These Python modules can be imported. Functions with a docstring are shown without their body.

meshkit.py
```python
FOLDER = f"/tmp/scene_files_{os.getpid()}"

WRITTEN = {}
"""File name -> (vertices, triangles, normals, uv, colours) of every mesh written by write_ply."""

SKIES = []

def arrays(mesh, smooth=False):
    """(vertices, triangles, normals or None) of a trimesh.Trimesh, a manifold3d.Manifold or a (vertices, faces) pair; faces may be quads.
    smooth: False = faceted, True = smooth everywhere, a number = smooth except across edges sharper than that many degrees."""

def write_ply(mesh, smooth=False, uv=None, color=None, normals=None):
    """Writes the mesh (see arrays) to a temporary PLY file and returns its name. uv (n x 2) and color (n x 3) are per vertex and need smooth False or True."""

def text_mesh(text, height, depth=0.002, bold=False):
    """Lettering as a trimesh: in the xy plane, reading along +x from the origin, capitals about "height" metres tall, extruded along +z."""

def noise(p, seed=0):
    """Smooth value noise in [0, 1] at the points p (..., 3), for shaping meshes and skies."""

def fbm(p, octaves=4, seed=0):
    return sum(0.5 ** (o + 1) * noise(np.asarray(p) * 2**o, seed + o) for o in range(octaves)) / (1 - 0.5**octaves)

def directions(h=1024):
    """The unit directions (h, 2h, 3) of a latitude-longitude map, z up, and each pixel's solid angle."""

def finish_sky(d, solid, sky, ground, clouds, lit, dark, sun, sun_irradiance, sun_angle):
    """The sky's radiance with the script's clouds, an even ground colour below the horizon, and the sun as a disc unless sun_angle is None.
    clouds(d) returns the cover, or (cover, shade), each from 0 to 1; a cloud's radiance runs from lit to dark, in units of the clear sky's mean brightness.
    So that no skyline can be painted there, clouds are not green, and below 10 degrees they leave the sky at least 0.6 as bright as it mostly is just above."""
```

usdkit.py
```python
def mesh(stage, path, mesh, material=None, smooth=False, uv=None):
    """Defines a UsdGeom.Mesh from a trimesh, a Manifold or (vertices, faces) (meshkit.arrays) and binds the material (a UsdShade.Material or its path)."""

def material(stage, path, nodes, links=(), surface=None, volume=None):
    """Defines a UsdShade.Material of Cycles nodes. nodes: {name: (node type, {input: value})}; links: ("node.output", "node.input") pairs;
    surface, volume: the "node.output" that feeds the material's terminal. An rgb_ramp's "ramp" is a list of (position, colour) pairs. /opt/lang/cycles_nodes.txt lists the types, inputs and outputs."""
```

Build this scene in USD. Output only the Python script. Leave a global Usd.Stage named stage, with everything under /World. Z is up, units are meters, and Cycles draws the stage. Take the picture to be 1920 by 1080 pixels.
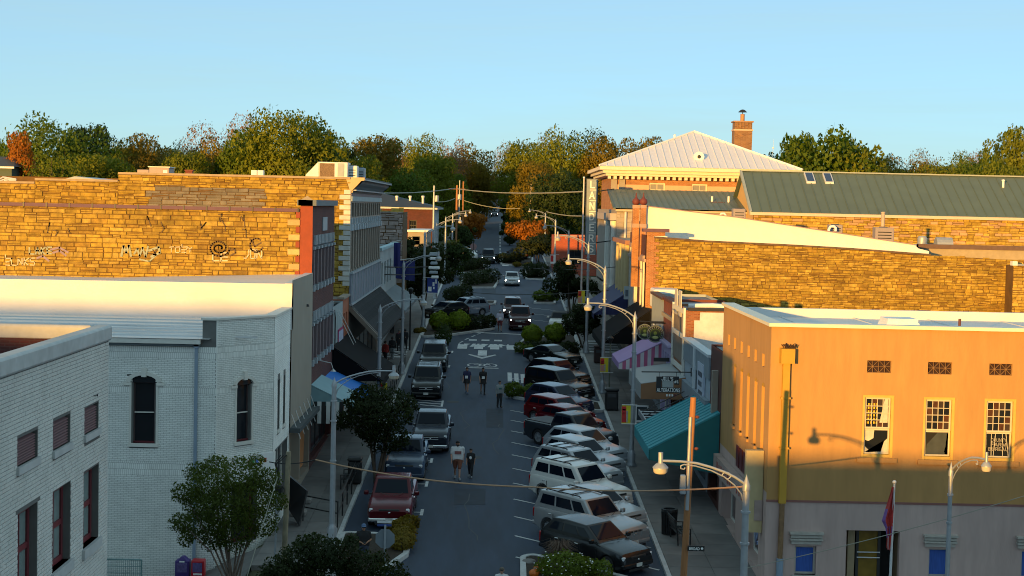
import math, random
import numpy as np, trimesh, usdkit, meshkit
import manifold3d as m3
from scipy.interpolate import PchipInterpolator
from pxr import Usd, UsdGeom, UsdLux, UsdShade, Sdf, Gf, Vt

stage = Usd.Stage.CreateInMemory()
UsdGeom.SetStageUpAxis(stage, 'Z'); UsdGeom.SetStageMetersPerUnit(stage, 1.0)
UsdGeom.Xform.Define(stage, '/World'); UsdGeom.Scope.Define(stage, '/World/Looks')

# ------------------------------------------------------------------ camera
F = 3000.0                       # focal length in pixels of a 1920 wide picture
CAM = np.array([0.0, 0.0, 15.1])
_n = lambda v: np.asarray(v, float) / np.linalg.norm(v)
Yc = _n([-25 / F, 155 / F, -1]); Zc = np.array([0.0215, 1, 0]); Zc = _n(Zc - Zc.dot(Yc) * Yc); Xc = np.cross(Yc, Zc)
R2 = np.stack([Xc, Yc, Zc])      # rows: world axes seen in camera space
right, up, back = R2[:, 0], R2[:, 1], R2[:, 2]
cam = UsdGeom.Camera.Define(stage, '/World/camera')
cam.AddTransformOp().Set(Gf.Matrix4d(*right, 0, *up, 0, *back, 0, *CAM, 1))
cam.CreateHorizontalApertureAttr(36.0); cam.CreateFocalLengthAttr(36.0 * F / 1920)
cam.CreateClippingRangeAttr((0.5, 20000.0)); cam.CreateFStopAttr(0.0)
cam.CreateExposureAttr(EXPOSURE := 1.05)

# ------------------------------------------------------------------ sky and sun (sun low, behind and to the left)
SUN_EL = math.radians(4.3)
sun_h = _n([-0.44, -0.898]); SUN = np.array([sun_h[0] * math.cos(SUN_EL), sun_h[1] * math.cos(SUN_EL), math.sin(SUN_EL)])
dome = UsdLux.DomeLight.Define(stage, '/World/sky')
dome.GetPrim().SetCustomDataByKey('kind', 'structure')
dome.GetPrim().SetCustomDataByKey('label', 'pale blue evening sky with thin haze near the horizon')
dome.GetPrim().SetCustomDataByKey('category', 'sky')
SKY = usdkit.material(stage, '/World/Looks/sky_look', {
    'sky': ('sky_texture', dict(sky_type='single_scattering', sun_disc=False, sun_elevation=SUN_EL, sun_rotation=math.atan2(SUN[0], SUN[1]), altitude=200.0, air_density=0.6, aerosol_density=0.2, ozone_density=2.8)),
    'tc': ('texture_coordinate', {}), 'mp': ('mapping', dict(scale=(1.1, 1.1, 16.0), rotation=(0.0, 0.03, 0.4))),
    'nz': ('noise_texture', dict(scale=1.6, detail=5.0, roughness=0.55, distortion=0.6)),
    'rp': ('rgb_ramp', dict(ramp=[(0.0, (.6,) * 3), (0.45, (.6,) * 3), (0.85, (.85,) * 3)])),
    'mx': ('mix_color', dict(blend_type='mix', b=(1.6, 2.3, 2.25))),
    'bg': ('background_shader', dict(strength=0.15))},
    [('tc.generated', 'mp.vector'), ('mp.vector', 'nz.vector'), ('nz.fac', 'rp.fac'), ('rp.color', 'mx.fac'), ('sky.color', 'mx.a'), ('mx.result', 'bg.color')], surface='bg.background')
UsdShade.MaterialBindingAPI.Apply(dome.GetPrim()).Bind(SKY)
sun = UsdLux.DistantLight.Define(stage, '/World/sun')
sun.CreateNormalizeAttr(True); sun.CreateIntensityAttr(1.0); sun.CreateAngleAttr(0.55); sun.CreateColorAttr(Gf.Vec3f(1.0, 0.53, 0.10))
_z = SUN; _x = _n(np.cross([0, 0, 1], _z)); _y = np.cross(_z, _x)
sun.AddTransformOp().Set(Gf.Matrix4d(*_x, 0, *_y, 0, *_z, 0, 0, 0, 60, 1))

# ------------------------------------------------------------------ the lie of the land
_gp = PchipInterpolator([-3000, -400, -120, 0, 50, 63, 90, 126, 160, 205, 260, 370, 480, 560, 650, 900, 1500, 9000],
                        [-14, -9, -4.6, 0.0, 2.0, 2.5, 3.62, 5.1, 6.35, 7.75, 9.4, 12.6, 16.6, 19.6, 22.0, 25.5, 28.0, 30.0])
def g(y): return float(_gp(y))
def ray(px, py):
    c = np.array([(px - 960) / F, (540 - py) / F, -1.0]); return c[0] * right + c[1] * up + c[2] * back
def P(px, py, d):                 # the point of the world that lies d metres down the street on a line of sight
    r = ray(px, py); return CAM + r * (d / r[1])
def PX(px, py, X):                # ... on the plane x = X
    r = ray(px, py); return CAM + r * (X / r[0])
def G(px, py, h=0.0):             # ... h metres above the ground
    r = ray(px, py); lo, hi = 5.0, 900.0
    f = lambda d: CAM[2] + r[2] * d / r[1] - g(d) - h
    for d in np.arange(20, 900, 2.0):
        if f(d) < 0: hi = d; lo = d - 2; break
    for _ in range(40):
        m = (lo + hi) / 2
        if f(m) > 0: lo = m
        else: hi = m
    return CAM + r * (lo / r[1])

# ------------------------------------------------------------------ prims
_used = {}
def numbered(parent, name):
    k = (parent, name); n = _used.get(k, -1) + 1; _used[k] = n
    return name if n == 0 else f'{name}_{n:03d}'
def pth(parent): return '/World' if parent is None else str(parent.GetPath())
def tag(p, label=None, cat=None, group=None, kind=None):
    p = p.GetPrim() if hasattr(p, 'GetPrim') else p
    for k, v in (('label', label), ('category', cat), ('group', group), ('kind', kind)):
        if v: p.SetCustomDataByKey(k, v)
    return p
_base = {}
def thing(name, label, cat, loc=(0, 0, 0), rz=0.0, group=None, parent=None, scale=None, world=False, tilt=0.0):
    # world: its parts are given in world coordinates
    x = UsdGeom.Xform.Define(stage, f'{pth(parent)}/{numbered(pth(parent), name)}')
    x.AddTranslateOp().Set(Gf.Vec3d(*map(float, loc)))
    if tilt: x.AddRotateXOp().Set(float(tilt))
    if rz: x.AddRotateZOp().Set(float(rz))
    if scale: x.AddScaleOp().Set(Gf.Vec3f(*map(float, scale)))
    if world: _base[str(x.GetPath())] = np.array(loc, float)
    return tag(x, label, cat, group)
def obj(name, mesh, m, parent=None, smooth=False, label=None, kind=None):
    off = None if parent is None else _base.get('/'.join(str(parent.GetPath()).split('/')[:3]))
    if off is not None:
        v, f, _ = meshkit.arrays(mesh); mesh = (v - off, f)
    p = usdkit.mesh(stage, f'{pth(parent)}/{numbered(pth(parent), name)}', mesh, m, smooth=smooth).GetPrim()
    return tag(p, label, None, None, kind)
def copy(src, name, label, cat, loc, rz=0.0, group=None, scale=None):
    t = thing(name, label, cat, loc, rz, group, scale=scale)
    t.GetReferences().AddInternalReference(src.GetPath()); t.SetInstanceable(True)
    return t
def proto(name):                   # a class prim: never drawn itself
    return stage.CreateClassPrim(f'/{name}_kind')

class MB:                          # collects shapes, then becomes ONE mesh
    def __init__(s): s.v, s.f, s.n = [], [], 0
    def add(s, v, f):
        v = np.asarray(v, float).reshape(-1, 3); f = np.asarray(f, int)
        if f.shape[1] == 4: f = np.vstack([f[:, [0, 1, 2]], f[:, [0, 2, 3]]])
        s.v.append(v); s.f.append(f + s.n); s.n += len(v); return s
    def mesh(s, tm):
        v, f, _ = meshkit.arrays(tm); return s.add(v, f)
    def quad(s, a, b, c, d): return s.add([a, b, c, d], [[0, 1, 2, 3]])
    def box(s, lo, hi):
        x0, y0, z0 = lo; x1, y1, z1 = hi
        return s.hexa([(x0, y0, z0), (x1, y0, z0), (x1, y1, z0), (x0, y1, z0), (x0, y0, z1), (x1, y0, z1), (x1, y1, z1), (x0, y1, z1)])
    def hexa(s, p): return s.add(p, [[3, 2, 1, 0], [4, 5, 6, 7], [0, 1, 5, 4], [1, 2, 6, 5], [2, 3, 7, 6], [3, 0, 4, 7]])
    def rbox(s, lo, hi, r):        # box with rounded edges
        lo, hi = np.array(lo, float), np.array(hi, float); r = min(r, *(hi - lo) / 2.02)
        c = [(x, y, z) for x in (lo[0] + r, hi[0] - r) for y in (lo[1] + r, hi[1] - r) for z in (lo[2] + r, hi[2] - r)]
        pts = np.vstack([np.array(c) + r * np.array(d) for d in ((1, 0, 0), (-1, 0, 0), (0, 1, 0), (0, -1, 0), (0, 0, 1), (0, 0, -1), *[(a * .577, b * .577, e * .577) for a in (-1, 1) for b in (-1, 1) for e in (-1, 1)])])
        return s.mesh(m3.Manifold.hull_points(pts))
    def tube(s, pts, r, n=8, caps=True):
        p = np.asarray(pts, float); r = np.broadcast_to(r, (len(p),)).astype(float)
        t = np.gradient(p, axis=0); t /= np.linalg.norm(t, axis=1, keepdims=True) + 1e-12
        a = np.cross(t, [0, 0, 1.0]); bad = np.linalg.norm(a, axis=1) < 0.15
        a[bad] = np.cross(t[bad], [1.0, 0, 0]); a /= np.linalg.norm(a, axis=1, keepdims=True)
        for i in range(1, len(a)):
            if a[i].dot(a[i - 1]) < 0: a[i] = -a[i]
        b = np.cross(t, a); th = np.arange(n) * 2 * np.pi / n
        v = p[:, None] + r[:, None, None] * (np.cos(th)[None, :, None] * a[:, None] + np.sin(th)[None, :, None] * b[:, None])
        i, j = np.meshgrid(np.arange(len(p) - 1), np.arange(n), indexing='ij')
        q = np.stack([i * n + j, i * n + (j + 1) % n, (i + 1) * n + (j + 1) % n, (i + 1) * n + j], -1).reshape(-1, 4)
        s.add(v.reshape(-1, 3), q)
        if caps:
            for e, k in ((0, 1), (len(p) - 1, -1)):
                s.add(v[e], [[0, x, x + 1][::k] for x in range(1, n - 1)])
        return s
    def lathe(s, prof, n=16, at=(0, 0, 0)):   # prof: (r, z) pairs
        th = np.arange(n) * 2 * np.pi / n; pr = np.array(prof, float)
        v = np.stack([pr[:, 0, None] * np.cos(th), pr[:, 0, None] * np.sin(th), np.repeat(pr[:, 1, None], n, 1)], -1) + np.array(at)
        i, j = np.meshgrid(np.arange(len(pr) - 1), np.arange(n), indexing='ij')
        q = np.stack([i * n + j, i * n + (j + 1) % n, (i + 1) * n + (j + 1) % n, (i + 1) * n + j], -1).reshape(-1, 4)
        return s.add(v.reshape(-1, 3), q)
    def ball(s, c, r, sub=1, sq=(1, 1, 1)):
        b = trimesh.creation.icosphere(sub, 1.0); return s.add(np.array(b.vertices) * np.array(sq) * r + np.array(c), b.faces)
    def xf(s, M):
        s.v = [v @ np.array(M)[:3, :3].T + np.array(M)[:3, 3] for v in s.v]; return s
    def out(s): return np.vstack(s.v), np.vstack(s.f)
    def build(s, name, m, parent=None, smooth=False, label=None, kind=None): return obj(name, s.out(), m, parent, smooth, label, kind)

class Wall:                        # a vertical plane: u along it, v up (world z), w out of it
    def __init__(s, o, u):
        s.o = np.array([o[0], o[1], 0.0]); s.u = _n([u[0], u[1], 0]); s.n = np.cross(s.u, [0, 0, 1.0])
    def at(s, u, v, w=0.0): return s.o + s.u * u + s.n * w + np.array([0, 0, v])
    def px(s, x, y, w=0.0):        # pixel -> (u, v)
        r = ray(x, y); o = s.o + s.n * w; t = (o - CAM).dot(s.n) / r.dot(s.n); p = CAM + r * t
        return float((p - s.o).dot(s.u)), float(p[2])
    def box(s, mb, u0, u1, v0, v1, w0, w1, taper=0.0):
        q = [s.at(u0, v0, w0), s.at(u1, v0, w0), s.at(u1, v1, w0), s.at(u0, v1, w0)]
        p = [s.at(u0 + taper, v0 + taper, w1), s.at(u1 - taper, v0 + taper, w1), s.at(u1 - taper, v1 - taper, w1), s.at(u0 + taper, v1 - taper, w1)]
        return mb.hexa(q + p)
    def rect(s, mb, u0, u1, v0, v1, w=0.0): return mb.quad(s.at(u0, v0, w), s.at(u1, v0, w), s.at(u1, v1, w), s.at(u0, v1, w))
    def holed(s, mb, u0, u1, v0, v1, holes, depth=0.22, w=0.0):   # wall face with real openings and their reveals
        us = sorted({u0, u1, *[min(max(x, u0), u1) for h in holes for x in h[:2]]}); vs = sorted({v0, v1, *[min(max(x, v0), v1) for h in holes for x in h[2:4]]})
        for a, b in zip(us, us[1:]):
            for c, d in zip(vs, vs[1:]):
                mu, mv = (a + b) / 2, (c + d) / 2
                if not any(h[0] < mu < h[1] and h[2] < mv < h[3] for h in holes): s.rect(mb, a, b, c, d, w)
        for h in holes:
            a, b, c, d = h[:4]; e = w - (h[4] if len(h) > 4 else depth)
            mb.quad(s.at(a, c, w), s.at(a, d, w), s.at(a, d, e), s.at(a, c, e)); mb.quad(s.at(b, d, w), s.at(b, c, w), s.at(b, c, e), s.at(b, d, e))
            mb.quad(s.at(a, d, w), s.at(b, d, w), s.at(b, d, e), s.at(a, d, e)); mb.quad(s.at(b, c, w), s.at(a, c, w), s.at(a, c, e), s.at(b, c, e))
        return mb
    def text(s, t, u, v, h, w, depth=0.01, bold=False, width=None):   # lettering, (u, v) = lower left
        m = meshkit.text_mesh(t, h, depth, bold); x = np.array(m.vertices)
        if width: x[:, 0] *= width / max(x[:, 0].max(), 1e-6)
        return s.o + np.outer(u + x[:, 0], s.u) + np.outer(w + x[:, 2], s.n) + np.outer(v + x[:, 1], [0, 0, 1]), np.array(m.faces)
# ------------------------------------------------------------------ materials
def rgb(h):                        # an sRGB hex colour as the linear base colour
    c = np.array([int(h[i:i + 2], 16) for i in (0, 2, 4)]) / 255; return tuple(np.where(c < .04045, c / 12.92, ((c + .055) / 1.055) ** 2.4))
_mats = {}
def mat(name, base, rough=0.7, metallic=0.0, vary=0.15, scale=3.0, bump=0.0, bscale=20.0, spec=0.5, emit=None, island=0.0, stretch=None, coat=0.0, stain=0.0):
    if name in _mats: return _mats[name]
    base = np.array(base if not isinstance(base, str) else rgb(base), float)
    N = {'p': ('principled_bsdf', dict(roughness=rough, metallic=metallic, specular_ior_level=spec, base_color=tuple(base), coat_weight=coat))}
    L = []
    if vary:
        N['ge'] = ('geometry', {}); N['mp'] = ('mapping', dict(scale=stretch or (1, 1, 1)))
        N['no'] = ('noise_texture', dict(scale=scale, detail=5.0, roughness=0.62))
        N['rp'] = ('rgb_ramp', dict(ramp=[(0.25, tuple(base * (1 - vary))), (0.75, tuple(np.minimum(base * (1 + vary), 1)))]))
        L += [('ge.position', 'mp.vector'), ('mp.vector', 'no.vector'), ('no.fac', 'rp.fac')]; col = 'rp.color'
        if stain:
            N['n2'] = ('noise_texture', dict(scale=scale * 0.13, detail=6.0, roughness=0.7)); N['r2'] = ('rgb_ramp', dict(ramp=[(0.4, (1, 1, 1)), (0.72, (1 - stain,) * 3)]))
            N['m2'] = ('mix_color', dict(blend_type='multiply', fac=1.0))
            L += [('mp.vector', 'n2.vector'), ('n2.fac', 'r2.fac'), (col, 'm2.a'), ('r2.color', 'm2.b')]; col = 'm2.result'
        if island:
            N['r3'] = ('rgb_ramp', dict(ramp=[(0.0, (1 - island,) * 3), (1.0, (1 + island,) * 3)])); N['m3'] = ('mix_color', dict(blend_type='multiply', fac=1.0))
            N['oi'] = ('object_info', {}); N['ad'] = ('math', dict(math_type='add')); N['fr'] = ('math', dict(math_type='fraction'))
            L += [('ge.random_per_island', 'ad.value1'), ('oi.random', 'ad.value2'), ('ad.value', 'fr.value1'), ('fr.value', 'r3.fac'), (col, 'm3.a'), ('r3.color', 'm3.b')]; col = 'm3.result'
        L.append((col, 'p.base_color'))
        if bump:
            N['nb'] = ('noise_texture', dict(scale=bscale, detail=4.0, roughness=0.6)); N['bu'] = ('bump', dict(strength=bump, distance=0.03))
            L += [('mp.vector', 'nb.vector'), ('nb.fac', 'bu.height'), ('bu.normal', 'p.normal')]
    if emit:
        N['p'][1].update(emission_color=emit[:3], emission_strength=emit[3])
    _mats[name] = usdkit.material(stage, f'/World/Looks/{name}', N, L, surface='p.BSDF'); return _mats[name]

def brick_mat(name, c1, c2, mortar, w=0.21, h=0.072, rough=0.85, msize=0.012, bump=0.5, stain=0.0):   # brick too far away to tell apart
    if name in _mats: return _mats[name]
    N = {'ge': ('geometry', {}), 'se': ('separate_xyz', {}), 'ad': ('math', dict(math_type='add')), 'co': ('combine_xyz', {}),
         'br': ('brick_texture', dict(color1=c1, color2=c2, mortar=mortar, scale=1.0, mortar_size=msize, brick_width=w, row_height=h, mortar_smooth=0.2, bias=0.0)),
         'no': ('noise_texture', dict(scale=0.9, detail=6.0, roughness=0.7)), 'rp': ('rgb_ramp', dict(ramp=[(0.3, (0.72 - stain,) * 3), (0.7, (1.15,) * 3)])),
         'mu': ('mix_color', dict(blend_type='multiply', fac=1.0)), 'bu': ('bump', dict(strength=bump, distance=0.02, invert=True)), 'p': ('principled_bsdf', dict(roughness=rough))}
    L = [('ge.position', 'se.vector'), ('se.x', 'ad.value1'), ('se.y', 'ad.value2'), ('ad.value', 'co.x'), ('se.z', 'co.y'), ('co.vector', 'br.vector'), ('ge.position', 'no.vector'),
         ('no.fac', 'rp.fac'), ('br.color', 'mu.a'), ('rp.color', 'mu.b'), ('mu.result', 'p.base_color'), ('br.fac', 'bu.height'), ('bu.normal', 'p.normal')]
    _mats[name] = usdkit.material(stage, f'/World/Looks/{name}', N, L, surface='p.BSDF'); return _mats[name]

def leaf_mat(name, c1, c2, c3, trans=0.45):
    if name in _mats: return _mats[name]
    N = {'ge': ('geometry', {}), 'oi': ('object_info', {}), 'rp': ('rgb_ramp', dict(ramp=[(0.0, c1), (0.55, c2), (1.0, c3)])),
         'no': ('noise_texture', dict(scale=0.45, detail=3.0)), 'mf': ('math', dict(math_type='multiply_add', value2=0.38, value3=0.07)), 'ms': ('math', dict(math_type='multiply', value2=0.5)), 'ad': ('math', dict(math_type='add')),
         'd': ('principled_bsdf', dict(roughness=0.6, specular_ior_level=0.3)), 't': ('translucent_bsdf', {}), 'mx': ('mix_closure', dict(fac=trans))}
    L = [('ge.random_per_island', 'mf.value1'), ('ge.position', 'no.vector'), ('no.fac', 'ms.value1'), ('mf.value', 'ad.value1'), ('ms.value', 'ad.value2'), ('ad.value', 'rp.fac'),
         ('rp.color', 'd.base_color'), ('rp.color', 't.color'), ('d.BSDF', 'mx.closure1'), ('t.BSDF', 'mx.closure2')]
    _mats[name] = usdkit.material(stage, f'/World/Looks/{name}', N, L, surface='mx.closure'); return _mats[name]

def seam_mat(name, base, pitch, axis, rough=0.45, dark=0.75, metallic=0.0):   # fine ribs of far-off sheet metal
    return mat(name, base, rough=rough, metallic=metallic, vary=0.08, scale=1.2, stain=0.1)

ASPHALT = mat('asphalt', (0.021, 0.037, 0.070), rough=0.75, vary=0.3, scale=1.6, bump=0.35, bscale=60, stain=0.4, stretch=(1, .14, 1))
CONCRETE = mat('concrete', (0.22, 0.20, 0.19), rough=0.9, vary=0.2, scale=1.4, bump=0.2, bscale=40, stain=0.3)
KERB = mat('kerb_paint', (0.42, 0.42, 0.42), rough=0.8, vary=0.25, scale=3)
LINE = mat('line_paint', (0.55, 0.56, 0.57), rough=0.75, vary=0.3, scale=6, stain=0.3)
SOIL = mat('grass_soil', (0.055, 0.06, 0.025), rough=0.95, vary=0.4, scale=0.25)
STONE = mat('yellow_stone', (0.37, 0.235, 0.03), rough=0.9, vary=0.45, scale=3.5, bump=0.9, bscale=12, island=0.15, stain=0.45)
STONE2 = mat('pale_stone', (0.43, 0.28, 0.05), rough=0.9, vary=0.42, scale=3.5, bump=0.9, bscale=12, island=0.15, stain=0.4)
STONE3 = mat('brown_stone', (0.29, 0.17, 0.023), rough=0.9, vary=0.45, scale=3.5, bump=0.9, bscale=12, island=0.15, stain=0.45)
STONE_GREY = mat('grey_stone', (0.17, 0.15, 0.125), rough=0.95, vary=0.25, scale=3, bump=0.5, bscale=14, island=0.2)
MORTAR = mat('stone_mortar', (0.12, 0.062, 0.016), rough=0.95, vary=0.35, scale=1.5)
WBRICK = mat('white_painted_brick', (0.80, 0.80, 0.76), rough=0.7, vary=0.1, scale=2.5, bump=0.3, bscale=30, island=0.07, stain=0.12)
WBRICK2 = mat('grey_painted_brick', (0.60, 0.575, 0.54), rough=0.75, vary=0.1, scale=2.5, bump=0.3, bscale=30, island=0.07, stain=0.15)
WMORTAR = mat('white_brick_joint', (0.13, 0.13, 0.125), rough=0.9, vary=0.12)
WMORTAR2 = mat('grey_brick_joint', (0.11, 0.105, 0.10), rough=0.9, vary=0.12)
WTRIM = mat('pale_trim', (0.62, 0.60, 0.55), rough=0.6, vary=0.08)
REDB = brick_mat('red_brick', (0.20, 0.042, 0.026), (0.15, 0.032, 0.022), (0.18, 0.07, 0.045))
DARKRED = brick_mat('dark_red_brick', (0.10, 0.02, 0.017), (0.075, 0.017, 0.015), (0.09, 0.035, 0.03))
ORANGEB = brick_mat('orange_brick', (0.40, 0.15, 0.05), (0.30, 0.10, 0.035), (0.42, 0.25, 0.13))
CHIMB = brick_mat('chimney_brick', (0.27, 0.125, 0.045), (0.17, 0.075, 0.03), (0.27, 0.18, 0.1), w=0.3, h=0.1)
PINKST = mat('coral_stucco', (0.43, 0.235, 0.08), rough=0.85, vary=0.09, scale=2.2, bump=0.3, bscale=25, stain=0.16, stretch=(1.6, 1.6, .3))
SHADED_CORAL = mat('dusty_pink_stucco', (0.47, 0.34, 0.305), rough=0.85, vary=0.1, scale=2.2, bump=0.3, bscale=25, stain=0.2, stretch=(1.6, 1.6, .3))  # the coral paint again, with its shade put into the colour
YPAINT = mat('yellow_ochre_paint', (0.46, 0.25, 0.02), rough=0.6, vary=0.08)
MEMB = mat('white_roof_membrane', (0.63, 0.63, 0.64), rough=0.6, vary=0.1, scale=0.8, stretch=(0.5, 2.5, 1), stain=0.12, bump=0.4, bscale=2.5)
GRAVEL = mat('grey_flat_roof', (0.20, 0.19, 0.19), rough=0.95, vary=0.3, scale=1.5)
TAN = mat('tan_stucco', (0.30, 0.255, 0.205), rough=0.85, vary=0.08, scale=1.0, bump=0.15, bscale=25, stain=0.12)
GLASS = mat('dark_window_glass', (0.012, 0.014, 0.018), rough=0.06, vary=0.0, spec=0.6)
DARK = mat('dark_interior', (0.012, 0.011, 0.011), rough=0.9, vary=0.0)
MAROON = mat('maroon_paint', (0.10, 0.012, 0.018), rough=0.45, vary=0.1)
WHITEP = mat('white_paint', (0.75, 0.75, 0.74), rough=0.5, vary=0.06)
BLACKP = mat('black_paint', (0.014, 0.014, 0.015), rough=0.45, vary=0.1)
GALV = mat('galvanised_steel', (0.33, 0.35, 0.38), rough=0.45, metallic=0.35, vary=0.12, scale=5)
ALU = mat('pale_steel', (0.60, 0.60, 0.60), rough=0.5, metallic=0.2, vary=0.1)
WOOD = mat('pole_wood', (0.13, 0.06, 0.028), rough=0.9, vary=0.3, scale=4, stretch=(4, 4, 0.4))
BLACKC = mat('black_canvas', (0.006, 0.006, 0.007), rough=0.95, vary=0.2, spec=0.15)
BLUEPIPE = mat('blue_grey_paint', (0.22, 0.28, 0.36), rough=0.5, vary=0.08)
BGREY = mat('blue_grey_trim', (0.30, 0.34, 0.38), rough=0.6, vary=0.1)
# ------------------------------------------------------------------ ground, roads, pavements
from shapely.geometry import Polygon
YB = [-3000, -1500, -700, -300, -200, -150, *range(-120, 720, 4), 760, 800, 900, 1000, 1200, 1500, 2200, 4000, 9000]
DIP = lambda x, y: -1.25 * min(1, max(0, (-8.35 - x) / 3)) if 50 < y < 66 and x < -8.3 else 0   # the side street falls away to the left
def sheet(mb, xs, y0, y1, dz):
    ys = sorted({y0, y1, *[y for y in YB if y0 < y < y1]})
    z = [g(y) + dz for y in ys]; nx = len(xs)
    v = [(x, y, zz + DIP(x, y)) for y, zz in zip(ys, z) for x in xs]
    f = [[j * nx + i, j * nx + i + 1, (j + 1) * nx + i + 1, (j + 1) * nx + i] for j in range(len(ys) - 1) for i in range(nx - 1)]
    return mb.add(v, f)
def slab(mb, x0, x1, y0, y1, dz, th=0.2):   # follows the slope of the land
    ys = sorted({y0, y1, *[y for y in YB if y0 < y < y1]})
    for a, b in zip(ys, ys[1:]):
        mb.hexa([(x0, a, g(a) + dz - th), (x1, a, g(a) + dz - th), (x1, b, g(b) + dz - th), (x0, b, g(b) + dz - th), (x0, a, g(a) + dz), (x1, a, g(a) + dz), (x1, b, g(b) + dz), (x0, b, g(b) + dz)])
    return mb
ground = tag(sheet(MB(), [-6000, -1500, -400, -120, -40, -11.4, -8.35, 0, 40, 120, 400, 1500, 6000], -3000, 9000, -0.06).build('ground', SOIL), 'grassy rising ground under the far trees', 'ground', None, 'structure')
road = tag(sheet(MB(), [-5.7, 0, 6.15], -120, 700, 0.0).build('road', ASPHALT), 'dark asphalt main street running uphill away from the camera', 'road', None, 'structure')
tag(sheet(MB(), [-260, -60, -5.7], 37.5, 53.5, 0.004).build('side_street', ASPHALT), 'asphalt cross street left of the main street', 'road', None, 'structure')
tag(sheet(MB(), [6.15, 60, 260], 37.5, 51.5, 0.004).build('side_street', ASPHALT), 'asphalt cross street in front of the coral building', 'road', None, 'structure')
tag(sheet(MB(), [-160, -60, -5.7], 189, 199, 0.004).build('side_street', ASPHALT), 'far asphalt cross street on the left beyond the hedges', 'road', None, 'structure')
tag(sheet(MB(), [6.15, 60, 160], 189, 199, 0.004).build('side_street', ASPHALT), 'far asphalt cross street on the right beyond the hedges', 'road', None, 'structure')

def paint(mb, pts, dz=0.012):       # a painted shape on the road, pts in plan
    p = np.array([(x, y, g(y) + dz) for x, y in pts]); return mb.add(p, [[0, i, i + 1] for i in range(1, len(p) - 1)])
def stripe(mb, a, b, w=0.1, dz=0.012):
    a, b = np.array(a, float), np.array(b, float); d = b - a; n = np.array([-d[1], d[0]]) / np.linalg.norm(d) * w / 2
    return paint(mb, [a - n, b - n, b + n, a + n], dz)
for k in range(-1, 13):             # slanted stall lines on the right
    y = 60.95 + 3.168 * k
    if 92 < y < 96: continue
    stripe(MB(), (0.9, y), (6.0, y - 4.6), 0.1).build('parking_line', LINE, road)
stripe(MB(), (0.9, 101.7), (6.0, 97.1), 0.1).build('parking_line', LINE, road)
mb = MB()
for k in range(4): stripe(mb, (0.95 + .42 * k, 100.2 - .3 * k), (0.95 + .42 * k, 104.0 - .3 * k), 0.28)
mb.build('hatched_marking', LINE, road)
for x, y in [(809, 864), (800, 908), (791, 961), (829, 726), (842, 687), (848, 660)]:   # T marks of the parallel bays
    p = G(x, y); mb = MB(); stripe(mb, (p[0] - 1.0, p[1]), (p[0], p[1]), 0.1); stripe(mb, (p[0], p[1] - .55), (p[0], p[1] + .55), 0.13, 0.014); mb.build('bay_marking', LINE, road)
a = G(829, 758); mb = MB()
stripe(mb, (a[0], a[1] - .9), (a[0], a[1] + 1.2), .12)
for k in range(3): stripe(mb, (a[0] - .05, a[1] - .8 + .8 * k), (-5.5, a[1] + .1 + .8 * k), .16)
mb.build('hatched_marking', LINE, road)
for x0, x1 in [(858, 876), (889, 906), (919, 936), (950, 967)]:
    a, b = G(x0, 650), G(x1, 650); paint(MB(), [(a[0], 115.4), (b[0], 115.4), (b[0], 117.9), (a[0], 117.9)]).build('crosswalk_bar', LINE, road)
stripe(MB(), (-1.6, 125.4), (2.9, 124.6), .35).build('stop_line', LINE, road)
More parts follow.
